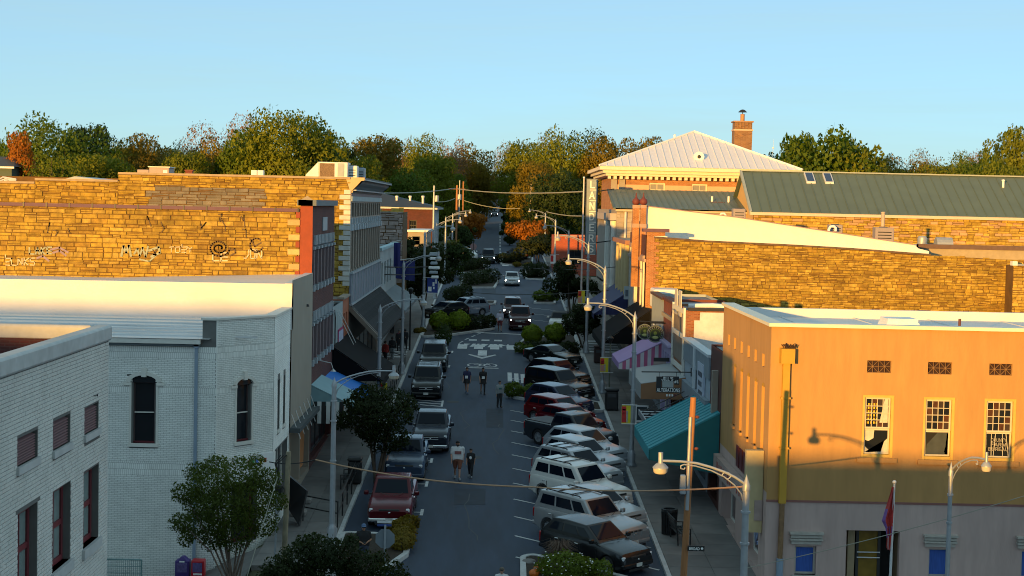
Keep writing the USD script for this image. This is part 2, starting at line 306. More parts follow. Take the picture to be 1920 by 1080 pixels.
for a, b in [((862, 643), (868, 640)), ((872, 637), (879, 634)), ((884, 632), (891, 629)), ((895, 627), (901, 625))]:
    stripe(MB(), G(*a)[:2], G(*b)[:2], .12).build('dashed_line', LINE, road)
mb = MB(); c = G(904, 685); cx, cy = c[0], c[1]        # cycle symbol and arrow
for sx in (-.55, .55):
    t = np.linspace(0, 2 * np.pi, 13)
    for p, q in zip(t, t[1:]): stripe(mb, (cx + sx + .42 * math.cos(p), cy + .75 * math.sin(p)), (cx + sx + .42 * math.cos(q), cy + .75 * math.sin(q)), .12)
for p, q in [((-.55, 0), (-.2, .55)), ((-.2, .55), (.4, .5)), ((-.2, .55), (0, -.1)), ((.55, 0), (.3, .8)), ((0, -.1), (.4, .5))]: stripe(mb, (cx + p[0], cy + p[1]), (cx + q[0], cy + q[1]), .1, .014)
stripe(mb, (cx - 1.1, cy - 1.3), (cx + 1.1, cy - 1.3), .3); mb.build('cycle_symbol', LINE, road)
mb = MB(); c = G(904, 669); cx, cy = c[0], c[1]
paint(mb, [(cx - 1.0, cy + .9), (cx, cy - 1.1), (cx, cy - .2), (cx - .9, cy + 1.2)]); paint(mb, [(cx, cy - 1.1), (cx + 1.0, cy + .9), (cx + .9, cy + 1.2), (cx, cy - .2)])
paint(mb, [(cx - .32, cy + .5), (cx + .32, cy + .5), (cx + .32, cy + 3.4), (cx - .32, cy + 3.4)]); mb.build('arrow_marking', LINE, road)
rng = random.Random(4); mb = MB()
for k in range(9):
    x = cx - 1.75 + k * .44; stripe(mb, (x, cy + 5.2), (x + rng.uniform(-.1, .25), cy + 7.0), rng.uniform(.1, .26)); stripe(mb, (x - .1, cy + rng.choice([5.3, 6.1, 6.9])), (x + .24, cy + rng.choice([5.3, 6.1, 6.9])), .3, .014)
for k in range(3): stripe(mb, (cx - 1.1 + k * .95, cy + 9.2), (cx - .5 + k * .95, cy + 9.2), .8)
mb.build('road_lettering', LINE, road)
for y in range(205, 330, 9): stripe(MB(), (0.35, y), (0.35, y + 6.0), .14).build('edge_line', LINE, road)
for x in (-4.2, -2.6, -1.0, 1.0, 2.6): paint(MB(), [(x, 187.5), (x + .8, 187.5), (x + .8, 190), (x, 190)]).build('crosswalk_bar', LINE, road)
for x in (-3.4, -1.8, .6, 2.2): paint(MB(), [(x, 199), (x + .8, 199), (x + .8, 201.5), (x, 201.5)]).build('crosswalk_bar', LINE, road)
paint(MB(), [(-2.9, 145.6), (-1.9, 145.6), (-1.9, 150.6), (-2.9, 150.6)]).build('painted_patch', LINE, road)
for y in (136, 141, 146): stripe(MB(), (2.3, y), (5.8, y - 3), .1).build('parking_line', LINE, road)
for p, q in [((-3.2, 63.5), (-3.2, 60.5))]: stripe(MB(), p, q, .3).build('bay_marking', LINE, road)

TAR = mat('tar_seam', (.010, .014, .02), rough=.6, vary=.2); q = random.Random(6); PATCH = mat('asphalt_patch', (.016, .025, .042), rough=.8, vary=.3, scale=2)
for x, y, w, l in ((-1.6, 66, 1.3, 3.2), (-.4, 84, .9, 6), (-2.2, 100, 1.5, 2.4), (.2, 131, 1.2, 5), (-1.5, 158, 1.4, 7)): paint(MB(), [(x, y), (x + w, y + .1), (x + w, y + l), (x - .05, y + l - .1)], .007).build('asphalt_patch', PATCH, road)
for k in range(9):
    x, y = q.uniform(-4.5, .5), 56 + 9 * k + q.uniform(0, 5); mb = MB()
    for i in range(7): e = (x + q.uniform(-.35, .35), y + q.uniform(.4, 1.6)); stripe(mb, (x, y), e, .05, .009); x, y = e
    mb.build('tar_seam', TAR, road)
for x, y in ((-.9, 76), (-2.4, 92), (-.5, 112), (.4, 140)): paint(MB(), [(x + .36 * math.cos(a), y + .36 * math.sin(a)) for a in np.arange(16) * np.pi / 8], .010).build('manhole_cover', mat('cast_iron', (.03, .03, .032), vary=.3, scale=20), road)
def pavement(name, label, x0, x1, y0, y1, cols, kx, yslab):
    t = thing(name, label, 'pavement'); tag(t, kind='structure')
    k0, k1 = (x0, x0 + .16) if kx == 'lo' else (x1 - .16, x1)
    slab(MB(), k0, k1, y0, y1, .13).build('kerb', KERB, t)
    a, b = (x0 + .17, x1) if kx == 'lo' else (x0, x1 - .17)
    slab(MB(), a, b, y0, y1, .10).build('bedding', CONCRETE, t)
    w = (b - a) / cols; y = y0 + .02
    while y < yslab:
        for c in range(cols):
            e = y + 1.62
            MB().hexa([(p, q, g(q) + .128 + h) for h in (-.04, 0) for p, q in ((a + c * w + .012, y), (a + (c + 1) * w - .012, y), (a + (c + 1) * w - .012, e), (a + c * w + .012, e))]).build('paving_slab', PAVE[(int(y * 7) + c) % 3], t)
        y += 1.645
    if y < y1 - .5: slab(MB(), a + .01, b - .01, y, y1, .128, .1).build('paving_strip', PAVE[0], t)
PAVE = [mat('paving_a', (0.165, 0.155, 0.15), rough=.9, vary=.2, scale=1.1, stain=.4, bump=.2, bscale=40), mat('paving_b', (0.185, 0.172, 0.165), rough=.9, vary=.2, scale=1.1, stain=.4, bump=.2, bscale=40), mat('paving_c', (0.15, 0.142, 0.138), rough=.9, vary=.2, scale=1.1, stain=.4, bump=.2, bscale=40)]
pavement('left_pavement', 'concrete pavement along the left shopfronts', -8.4, -5.7, 55.5, 189, 2, 'hi', 112)
pavement('right_pavement', 'concrete pavement along the right shopfronts', 6.15, 9.4, 51.5, 189, 2, 'lo', 112)
pavement('left_far_pavement', 'far concrete pavement left of the uphill road', -8.4, -5.7, 199.5, 420, 1, 'hi', 0)
pavement('right_far_pavement', 'far concrete pavement right of the uphill road', 6.15, 9.4, 199.5, 420, 1, 'lo', 0)
mb = sheet(MB(), [-60, -30, -11.4, -8.38], 53, 58.2, .12); tag(mb.build('corner_pavement', PAVE[0]), 'concrete pavement in front of the white brick corner building', 'pavement', None, 'structure')
mb = slab(MB(), 9.4, 80, 51.5, 54.6, .12); tag(mb.build('corner_pavement', PAVE[1]), 'concrete pavement in front of the coral building', 'pavement', None, 'structure')
mb = slab(MB(), -60, -5.7, -40, 37.5, .12); tag(mb.build('near_pavement', PAVE[2]), 'concrete pavement beside the grey brick building at the left edge', 'pavement', None, 'structure')

def island(name, label, poly, h=0.16, top=None, kerb=KERB):
    t = thing(name, label, 'traffic island', (float(np.mean([p[0] for p in poly])), float(np.mean([p[1] for p in poly])), g(float(np.mean([p[1] for p in poly])))), world=True); tag(t, kind='structure')
    s = Polygon(poly).buffer(-.35).buffer(.7).buffer(-.35) if len(poly) > 3 else Polygon(poly)
    s = max(getattr(s, 'geoms', [s]), key=lambda q: q.area); inner = s.buffer(-.2)
    for nm, sh, hh, m in (('kerb', s.difference(inner), h, kerb), ('planting_bed', inner, h - .03, top or BED)):
        for q in getattr(sh, 'geoms', [sh]):
            e = trimesh.creation.extrude_polygon(q.simplify(.03), hh + .25, engine='earcut'); v = np.array(e.vertices)
            v[:, 2] += np.array([g(y) for y in v[:, 1]]) - .25; obj(nm, (v, np.array(e.faces)), m, t)
    return t
BED = mat('bark_mulch', (0.035, 0.024, 0.016), rough=1, vary=.5, scale=9)
def ipx(pts): return [tuple(G(*p)[:2]) for p in pts]
island('kerbed_island', 'corner build-out with white kerb below the stop sign', [(-5.75, 54.5), (-3.9, 54.5), (-3.0, 57.5), (-3.0, 60.4), (-5.75, 60.6)])
island('kerbed_island', 'planted bed with white kerb, pumpkins and flowers at the near right corner', [(1.0, 53.2), (1.05, 57.4), (1.5, 57.9), (5.6, 54.2), (6.2, 52.0), (6.2, 51.0)])
island('kerbed_island', 'kerbed bed under the two round bushes left of the crossing', [(-5.75, 121.2), (-3.5, 122.6), (-.1, 127.6), (-.5, 130.5), (-3, 134), (-5.75, 134)])
island('kerbed_island', 'kerbed bed under the two round bushes right of the crossing', [(1.75, 114.2), (1.5, 117.5), (2.2, 121.5), (6.2, 124.5), (6.2, 111), (4.0, 112.2)])
island('kerbed_island', 'small kerbed bed with a low bush between the slanted bays', [(1.0, 93.6), (1.2, 96.4), (6.2, 92.2), (6.2, 88.9)])
island('kerbed_island', 'kerbed bed under the long dark hedge left of the silver car', ipx([(860, 541), (928, 541), (936, 528), (918, 515), (868, 516)]))
island('kerbed_island', 'kerbed bed under the low bush right of the moving cars', ipx([(1000, 570), (1042, 571), (1042, 558), (1010, 556)]))
island('kerbed_island', 'kerbed bed under the dark hedge right of the silver car', ipx([(985, 524), (1022, 526), (1024, 506), (984, 506)]))
island('kerbed_island', 'kerbed bed with flowers beside the far dark parked car', ipx([(938, 496), (998, 503), (1000, 484), (944, 482)]))
island('kerbed_island', 'kerbed bed with hedges beside the oncoming far SUV', ipx([(858, 514), (916, 510), (905, 497), (862, 499)]))
island('kerbed_island', 'bare narrow white kerb between the parked SUV and the street', ipx([(906, 572), (929, 572), (931, 566), (907, 566)]))
# ------------------------------------------------------------------ masonry, windows, roofs
def courses(rng, u0, u1, v0, v1, rh, wr, soldier=()):
    out = []; v = v0
    while v < v1 - .02:
        h = rng.uniform(*rh) if isinstance(rh, tuple) else rh
        sol = next((s for s in soldier if s[0] <= v < s[1] - .03), None)
        if sol: h = min(.215, sol[1] - v)
        h = min(h, v1 - v); u = u0 - (rng.uniform(0, .5) if isinstance(wr, tuple) else (0 if len(out) and out[-1][4] else wr / 2)); odd = not (len(out) and out[-1][4])
        while u < u1:
            w = .071 if sol else (rng.uniform(*wr) if isinstance(wr, tuple) else wr)
            a, b = max(u, u0), min(u + w, u1)
            if b - a > .03:
                if isinstance(wr, tuple) and rng.random() < .22: k = h * rng.uniform(.4, .6); out += [(a, b, v, v + k, odd), (a, b, v + k, v + h, odd)]
                else: out.append((a, b, v, v + h, odd))
            u += w
        v += h
    return out
def cut(cells, holes):
    res = []
    for a, b, c, d, *_ in cells:
        hit = False
        for h in holes:
            if a < h[1] and b > h[0] and c < h[3] and d > h[2]:
                if c >= h[2] - .05 and d <= h[3] + .05:
                    if a < h[0] - .04: res.append((a, h[0], c, d))
                    if b > h[1] + .04: res.append((h[1], b, c, d))
                hit = True; break
        if not hit: res.append((a, b, c, d))
    return res
def masonry(W, b, cells, name, mats, rng, gap=.012, proud=(.01, .06), jit=.024, bev=.02, seen=None, limit=300, parent=None):
    # one mesh per stone for the 300 that show largest, the rest of them joined into one part
    cells = [c for c in cells if c[1] - c[0] > 2.5 * gap and c[3] - c[2] > 2.5 * gap]
    order = sorted(range(len(cells)), key=lambda i: -(cells[i][1] - cells[i][0]) * (cells[i][3] - cells[i][2]) * (1 if seen is None or seen(cells[i]) else 1e-3))
    single = set(order[:limit]); rest = {}
    for i, (u0, u1, v0, v1, *_) in enumerate(cells):
        w = rng.uniform(*proud); j = lambda: rng.uniform(-jit, jit)
        q = [(u0 + gap + j(), v0 + gap + j()), (u1 - gap + j(), v0 + gap + j()), (u1 - gap + j(), v1 - gap + j()), (u0 + gap + j(), v1 - gap + j())]
        cu, cv = sum(p[0] for p in q) / 4, sum(p[1] for p in q) / 4
        bt = min(bev, .2 * (v1 - v0))
        top = [(p[0] + math.copysign(bt, cu - p[0]), p[1] + math.copysign(bt, cv - p[1])) for p in q]
        v = [W.at(*p, -.02) for p in q] + [W.at(*p, w - bt) for p in q] + [W.at(*p, w) for p in top]
        f = [[8, 9, 10, 11], [4, 5, 9, 8], [5, 6, 10, 9], [6, 7, 11, 10], [7, 4, 8, 11], [0, 1, 5, 4], [1, 2, 6, 5], [2, 3, 7, 6], [3, 0, 4, 7]]
        m = mats[0] if len(mats) == 1 else rng.choice(mats)
        if i in single: MB().add(v, f).build(name, m, parent or b)
        else: rest.setdefault(id(m), (m, MB()))[1].add(v, f)
    for m, mb in rest.values(): mb.build(name + '_work', m, parent or b, kind='stuff')
def flat(mb, pts): return mb.add(pts, [[0, i, i + 1] for i in range(1, len(pts) - 1)])
def block(mb, x0, x1, y0, y1, z0, z1, faces='lrbt'):   # plain building sides
    if 'l' in faces: mb.quad((x0, y1, z0), (x0, y0, z0), (x0, y0, z1), (x0, y1, z1))
    if 'r' in faces: mb.quad((x1, y0, z0), (x1, y1, z0), (x1, y1, z1), (x1, y0, z1))
    if 'f' in faces: mb.quad((x0, y0, z0), (x1, y0, z0), (x1, y0, z1), (x0, y0, z1))
    if 'b' in faces: mb.quad((x1, y1, z0), (x0, y1, z0), (x0, y1, z1), (x1, y1, z1))
    if 't' in faces: mb.quad((x0, y0, z1), (x1, y0, z1), (x1, y1, z1), (x0, y1, z1))
    return mb
def window(W, b, h, frame_m, glass=GLASS, nx=1, ny=2, fw=.06, depth=.16, sill=None, sill_m=None, panes=False, mid=True, label=None):
    u0, u1, v0, v1 = h[:4]; mb = MB(); d0, d1 = -depth - .05, -depth
    for a, c, e, f in ((u0, u0 + fw, v0, v1), (u1 - fw, u1, v0, v1), (u0 + fw, u1 - fw, v0, v0 + fw), (u0 + fw, u1 - fw, v1 - fw, v1)): W.box(mb, a, c, e, f, d0, d1)
    bw = fw * .4
    for i in range(1, nx): u = u0 + fw + (u1 - u0 - 2 * fw) * i / nx; W.box(mb, u - bw / 2, u + bw / 2, v0 + fw, v1 - fw, d0 + .005, d1 - .012)
    for i in range(1, ny):
        v = v0 + fw + (v1 - v0 - 2 * fw) * i / ny; t = fw * .5 if (mid and i * 2 == ny) else bw / 2; W.box(mb, u0 + fw, u1 - fw, v - t, v + t, d0 + .004, d1 - .008)
    w = mb.build('window', frame_m, b, label=label)
    if panes:
        for i in range(nx):
            for k in range(ny):
                a, c = [u0 + fw + (u1 - u0 - 2 * fw) * (i + q) / nx for q in (0, 1)]; e, f = [v0 + fw + (v1 - v0 - 2 * fw) * (k + q) / ny for q in (0, 1)]
                W.rect(MB(), a, c, e, f, d0 + .012).build('pane', glass if not isinstance(glass, list) else glass[(i * 3 + k * 5) % len(glass)], w)
    else: W.rect(MB(), u0 + .01, u1 - .01, v0 + .01, v1 - .01, d0 + .01).build('pane', glass, w)
    if sill: W.box(MB(), u0 - sill[0], u1 + sill[0], v0 - sill[1], v0, -depth, sill[2]).build('sill', sill_m or frame_m, w)
    return w
def hole(W, x0, x1, yt, yb, w=0.0):   # a window opening from its outline in the picture (tops and bottoms at mid width)
    xm = (x0 + x1) / 2; ym = (yt + yb) / 2
    u = sorted([W.px(x0, ym, w)[0], W.px(x1, ym, w)[0]]); v = sorted([W.px(xm, yt, w)[1], W.px(xm, yb, w)[1]])
    return (u[0], u[1], v[0], v[1])
def ac_unit(loc, size, label, rz=0, m=None, group=None):
    t = thing('rooftop_unit', label, 'air conditioner', loc, rz, group); sx, sy, sz = size
    MB().rbox((-sx / 2, -sy / 2, .1), (sx / 2, sy / 2, sz), .04).build('casing', m or ALU, t, smooth=30)
    mb = MB(); mb.box((-sx / 2 + .06, -sy / 2 + .1, 0), (-sx / 2 + .18, sy / 2 - .1, .1)); mb.box((sx / 2 - .18, -sy / 2 + .1, 0), (sx / 2 - .06, sy / 2 - .1, .1)); mb.build('feet', BLACKP, t)
    mb = MB()
    for k in range(5): mb.box((-sx * .36, -sy / 2 - .012, sz * (.25 + .13 * k)), (sx * .36, -sy / 2 + .01, sz * (.25 + .13 * k) + .04 * sz))
    mb.build('grille', BLACKP, t); mb = MB().lathe([(0, sz + .05), (min(sx, sy) * .3, sz + .05), (min(sx, sy) * .34, sz)], 14); mb.build('fan_cover', BLACKP, t)
    return t
def awning(b, W, u0, u1, vt, vb, out, m, name='awning', front=.25, ends=True, front_m=None, label=None):
    mb = MB(); mb.hexa([W.at(u0, vt - .05, 0.01), W.at(u1, vt - .05, 0.01), W.at(u1, vb - .04, out), W.at(u0, vb - .04, out), W.at(u0, vt, 0.01), W.at(u1, vt, 0.01), W.at(u1, vb, out), W.at(u0, vb, out)])
    a = mb.build(name, m, b, label=label)
    if front: W.box(MB(), u0, u1, vb - .05 - front, vb - .045, out - .03, out).build('valance', front_m or m, a)
    if ends:
        for u in (u0 + .012, u1 - .012): flat(MB(), [W.at(u, vt - .06, .012), W.at(u, vb - .05, out - .04), W.at(u, vb - .05, .012)]).build('side_panel', m, a)
    return a
def tube_part(pts, r, name, m, parent, n=6, label=None): return MB().tube(pts, r, n).build(name, m, parent, smooth=50, label=label)
# ------------------------------------------------------------------ buildings left of the street
XL, XR = -8.3, 9.3
WL = Wall((XL, 0), (0, 1)); WR = Wall((XR, 0), (0, -1))      # the two street fronts (WR counts u from far to near: u = -y)
rng = random.Random(11)

def near_left():
    b = thing('painted_brick_building', 'grey painted brick building at the left picture edge with maroon louvred shutters', 'building', (-14, 28, g(28)), world=True)
    yf = WL.px(203.5, 640)[0]; zt = WL.px(203.5, 609)[1]; zb = g(12) - .3
    att = [hole(WL, 158, 184, 760, 809), hole(WL, 99, 131, 783, 837), hole(WL, 32, 70, 814, 866)]; tall = [hole(WL, 156, 184, 879, 1018), hole(WL, 98, 131, 913, 1061), hole(WL, 33, 69, 953, 1110)]
    low = [(h[0] - .1, h[1] + .1, 3.2 - .1 * k, 5.4) for k, h in enumerate(tall)]
    hs = att + tall + low; mb = WL.holed(MB(), 26.4, yf, zb, zt - .34, hs)
    block(mb, -24, XL, 26.4, yf, zb, zt - .34, 'lfb'); mb.build('wall', WMORTAR2, b)
    rf = flat(MB(), [(-24, 26.4, zt - 1.2), (XL, 26.4, zt - 1.2), (XL, yf, zt - 1.2), (-24, yf, zt - 1.2)]).build('roof', GRAVEL, b)
    mb = MB(); mb.box((XL - .26, 26.4, zt - 1.25), (XL - .004, yf, zt - .3)); mb.box((-24, yf - .34, zt - 1.25), (XL - .28, yf - .004, zt - .3)); mb.build('parapet', DARKRED, b)
    MB().rbox((XL - .27, 26.4, zt - .34), (XL + .07, yf + .06, zt), .05).build('coping', mat('coping_stone', (.42, .42, .42), vary=.15, stain=.2), b)
    MB().rbox((-24, yf - .3, zt - .335), (XL - .29, yf + .055, zt - .004), .05).build('coping', _mats['coping_stone'], b)
    cs = cut(courses(rng, 26.42, yf, 2.0, zt - .36, .073, .213), [(h[0] - .012, h[1] + .012, h[2] - .16, h[3] + .01) for h in hs])
    masonry(WL, b, cs, 'brick', [WBRICK2], rng, gap=.0045, proud=(.007, .013), jit=.0015, bev=.004, seen=lambda c: 26.8 < c[0] < 29.5 and c[2] > 5.5)
    for h in att:
        s = window(WL, b, h, MAROON, DARK, 1, 1, .07, .12, (.06, .14, .06), mat('grey_sill', (.4, .4, .4), vary=.12)); mb = MB()
        n = 9
        for k in range(n):
            v = h[2] + .01 + (h[3] - h[2] - .06) * k / n; q = (h[3] - h[2] - .06) / n; a, c = h[0] + .03, h[1] - .03; mb.hexa([WL.at(a, v, -.10), WL.at(c, v, -.10), WL.at(c, v, -.03), WL.at(a, v, -.03), WL.at(a, v + q, -.12), WL.at(c, v + q, -.12), WL.at(c, v + q * .35, -.03), WL.at(a, v + q * .35, -.03)])
        mb.build('shutter', mat('louvre_paint', (.17, .085, .09), vary=.1), s)
    for h in tall + low: window(WL, b, h, MAROON, mat('curtained_glass', (.14, .17, .165), rough=.15, vary=.3, scale=1.5), 2, 2, .11, .14, (.1, .2, .07), _mats['grey_sill'])
    for (x, y) in [(175, 742)]: u, v = WL.px(x, y); tube_part([WL.at(u, v, 0), WL.at(u, v, .06), WL.at(u + .08, v + .03, .07), WL.at(u + .1, v - .02, .06)], .01, 'wall_hook', BLACKP, b)
    tag(MB().box((-13.2, yf - 3.2, zt - 1.2), (-12.2, yf - 2.2, zt - .25)).build('vent_block', DARKRED, b))
    return yf
near_left()

def white_corner():
    b = thing('painted_brick_building', 'white painted brick corner building with an arched window and cut corner', 'building', (-14, 60, g(60)), world=True)
    W = Wall((0, 57.6), (1, 0)); c0 = np.array([-10.05, 57.6]); c1 = np.array([XL, 59.9]); C = Wall(c0, c1 - c0); cl = float(np.linalg.norm(c1 - c0))
    zp = W.px(392, 600)[1]; zg = W.px(290, 634)[1]; z0 = g(56) - 1.6
    big = hole(W, 249, 290, 716, 831); chw = hole(C, 444.5, 469, 720, 827)
    st = [(61.0, 61.55, chw[2] + .1, chw[3] - .1), (62.6, 63.15, chw[2] + .1, chw[3] - .1)]
    low = [(60.6, 64.0, g(60) + .6, g(60) + 3.2)]; chd = (cl / 2 - .65, cl / 2 + .65, g(58) + .15, g(58) + 2.7)
    mb = W.holed(MB(), -36, c0[0], z0, zg, [big]); C.holed(mb, 0, cl, z0, zp, [chw, chd]); WL.holed(mb, 59.9, 64.5, z0, zp, st + low)
    W.rect(mb, -10.57, c0[0], zg, zp); block(mb, -36, XL, 57.6, 64.5, z0, zg, 'lb'); mb.build('wall', WMORTAR, b)
    zr = zg + .02
    flat(MB(), [(-36, 57.35, zr), (c0[0] - .25, 57.35, zr), (c0[0] - .2, 57.62, zr), (XL - .25, 60.0, zr), (XL - .25, 64.5, zr + .25), (-36, 64.5, zr + .25)]).build('roof', MEMB, b)
    for k in range(6): MB().box((-30, 58.3 + k, zr + .04 * k - .01), (XL - .4, 58.36 + k, zr + .04 * k + .05)).build('roof_seam', MEMB, b)
    mb = MB()                                       # raised parapet round the corner, seen from behind too
    P0 = [(-10.57, 57.62), tuple(c0 + [.0, .03]), tuple(c1 + [-.03, 0]), (XL - .02, 64.5)]; off = [(-10.57, 57.95), (-10.2, 57.95), (XL - .33, 60.05), (XL - .33, 64.5)]
    for k in range(3): mb.hexa([(*P0[k], zg - .1), (*P0[k + 1], zg - .1), (*off[k + 1], zg - .1), (*off[k], zg - .1), (*P0[k], zp - .01), (*P0[k + 1], zp - .01), (*off[k + 1], zp - .01), (*off[k], zp - .01)])
    mb.build('parapet', MEMB, b); mb = MB()
    Q0 = [(-10.62, 57.53), (-10.02, 57.53), (XL + .07, 59.88), (XL + .07, 64.5)]; q1 = [(-10.62, 57.98), (-10.2, 57.98), (XL - .36, 60.06), (XL - .36, 64.5)]
    for k in range(3): mb.hexa([(*Q0[k], zp - .008), (*Q0[k + 1], zp - .008), (*q1[k + 1], zp - .008), (*q1[k], zp - .008), (*Q0[k], zp + .07), (*Q0[k + 1], zp + .07), (*q1[k + 1], zp + .07), (*q1[k], zp + .07)])
    mb.build('coping', WTRIM, b)
    mb = MB(); W.box(mb, -36, -10.62, zg - .17, zg - .005, .01, .22); mb.build('gutter', WTRIM, b); mb = MB(); W.box(mb, -36, -10.62, zg - .26, zg - .18, .01, .15); mb.build('fascia', mat('dark_fascia', (.09, .11, .12), vary=.1), b)
    sol = [(W.px(290, b_)[1], W.px(290, a_)[1]) for a_, b_ in ((647, 674), (865, 893))]; s2 = [(W.px(230, 736)[1], W.px(230, 722)[1])]
    BH = lambda h: [(h[0] - .1, h[1] + .1, h[2] - .13, h[3]), (h[0] - .02, h[1] + .02, h[3] - .1, h[3] + .22)]
    for X, u0, u1, top, hs, lim, seen in ((W, -14.6, c0[0] - .01, zg - .28, BH(big), 150, lambda c: c[2] > 4.5), (C, .01, cl - .01, zp - .02, BH(chw) + [chd], 110, lambda c: c[2] > 5.5), (WL, 59.92, 64.48, zp - .02, [(h[0] - .05, h[1] + .05, h[2] - .15, h[3] + .2) for h in st] + low, 40, lambda c: c[2] > 6)):
        masonry(X, b, cut(courses(rng, u0, u1, g(57) - (1.3 if X is W else .5), top, .0672, .205, sol + s2), hs), 'brick', [WBRICK], rng, gap=.0042, proud=(.007, .012), jit=.0012, bev=.004, seen=seen, limit=lim)
    C.box(MB(), -.014, .014, z0, zp - .02, -.02, .012).build('corner_bead', WBRICK, b)
    def arch(X, h, w, m=WTRIM):
        um = (h[0] + h[1]) / 2; r = (h[1] - h[0]) / 2; v0 = h[3] - .02; pts = [(um + (r + .09) * math.cos(t), v0 + .55 * (r + .09) * math.sin(t)) for t in np.linspace(0, np.pi, 11)]
        mb = MB()
        for p, q in zip(pts, pts[1:]):
            o = lambda s, k: (um + (s[0] - um) * k, v0 + (s[1] - v0) * k + (k - 1) * .1)
            a, c = o(p, 1.33), o(q, 1.33); mb.hexa([X.at(*p, .01), X.at(*a, .01), X.at(*c, .01), X.at(*q, .01), X.at(*p, w), X.at(*a, w), X.at(*c, w), X.at(*q, w)])
        X.box(mb, um - .09, um + .09, v0 + r * .5, v0 + r * .5 + .34, .012, w + .04, .01); X.box(mb, h[0] - .34, h[0] - .06, v0 - .1, v0, .012, w); X.box(mb, h[1] + .06, h[1] + .34, v0 - .1, v0, .012, w)
        mb.build('hood_mould', m, b); mb = MB()
        flat(mb, [X.at(h[0] - .2, v0, .004), X.at(h[1] + .2, v0, .004)] + [X.at(*p, .004) for p in pts]); mb.build('arch_panel', GLASS, b)
        mb = MB()
        for u in (h[0] - .16, h[1] + .02): X.box(mb, u + .03, u + .11, h[2], v0, .005, .04)
        mb.build('jamb', m, b)
    for X, h in ((W, big), (C, chw)):
        arch(X, h, .08); w = window(X, b, h, mat('umber_sash', (.06, .035, .035), vary=.1), GLASS, 1, 2, .05, .13, (.16, .13, .07), WTRIM); X.box(MB(), h[0] + .04, h[1] - .04, (h[2] + h[3]) / 2 - .02, (h[2] + h[3]) / 2 + .02, -.13, -.1).build('meeting_rail', WTRIM, w); X.box(MB(), h[0], h[1], h[2], h[2] + .07, -.13, -.1).build('bottom_rail', MAROON, w)
    for h in st: window(WL, b, h, MAROON, GLASS, 1, 2, .05, .12, (.08, .12, .05), WTRIM)
    window(C, b, chd, MAROON, GLASS, 1, 1, .1, .3); window(WL, b, low[0], WTRIM, GLASS, 3, 1, .09, .2)
    u = W.px(367, 800)[0]
    W.box(MB(), u - .05, u + .06, g(57) - 1.1, zg - .3, .02, .12).build('downspout', BLUEPIPE, b); W.box(MB(), u - .09, u + .1, zg - .32, zg - .2, .02, .15).build('downspout_head', BLUEPIPE, b)
    a, c = C.px(408, 906), C.px(500, 851); sg = C.box(MB(), .1, cl - .1, C.px(450, 905)[1], C.px(450, 855)[1], .05, .16).build('shop_sign', WHITEP, b)
    for k, (cc, du) in enumerate((((.5, .02, .05), 0), ((.05, .3, .1), .2), ((.1, .2, .6), .4), ((.6, .4, .05), .6), ((.55, .03, .04), .82))):
        C.box(MB(), 1.45 + du, 1.58 + du, C.px(450, 872)[1] - .06 * (k % 2), C.px(450, 864)[1], .162, .17).build('sign_mark', mat(f'mark_{k}', cc, vary=.05), sg)
white_corner()

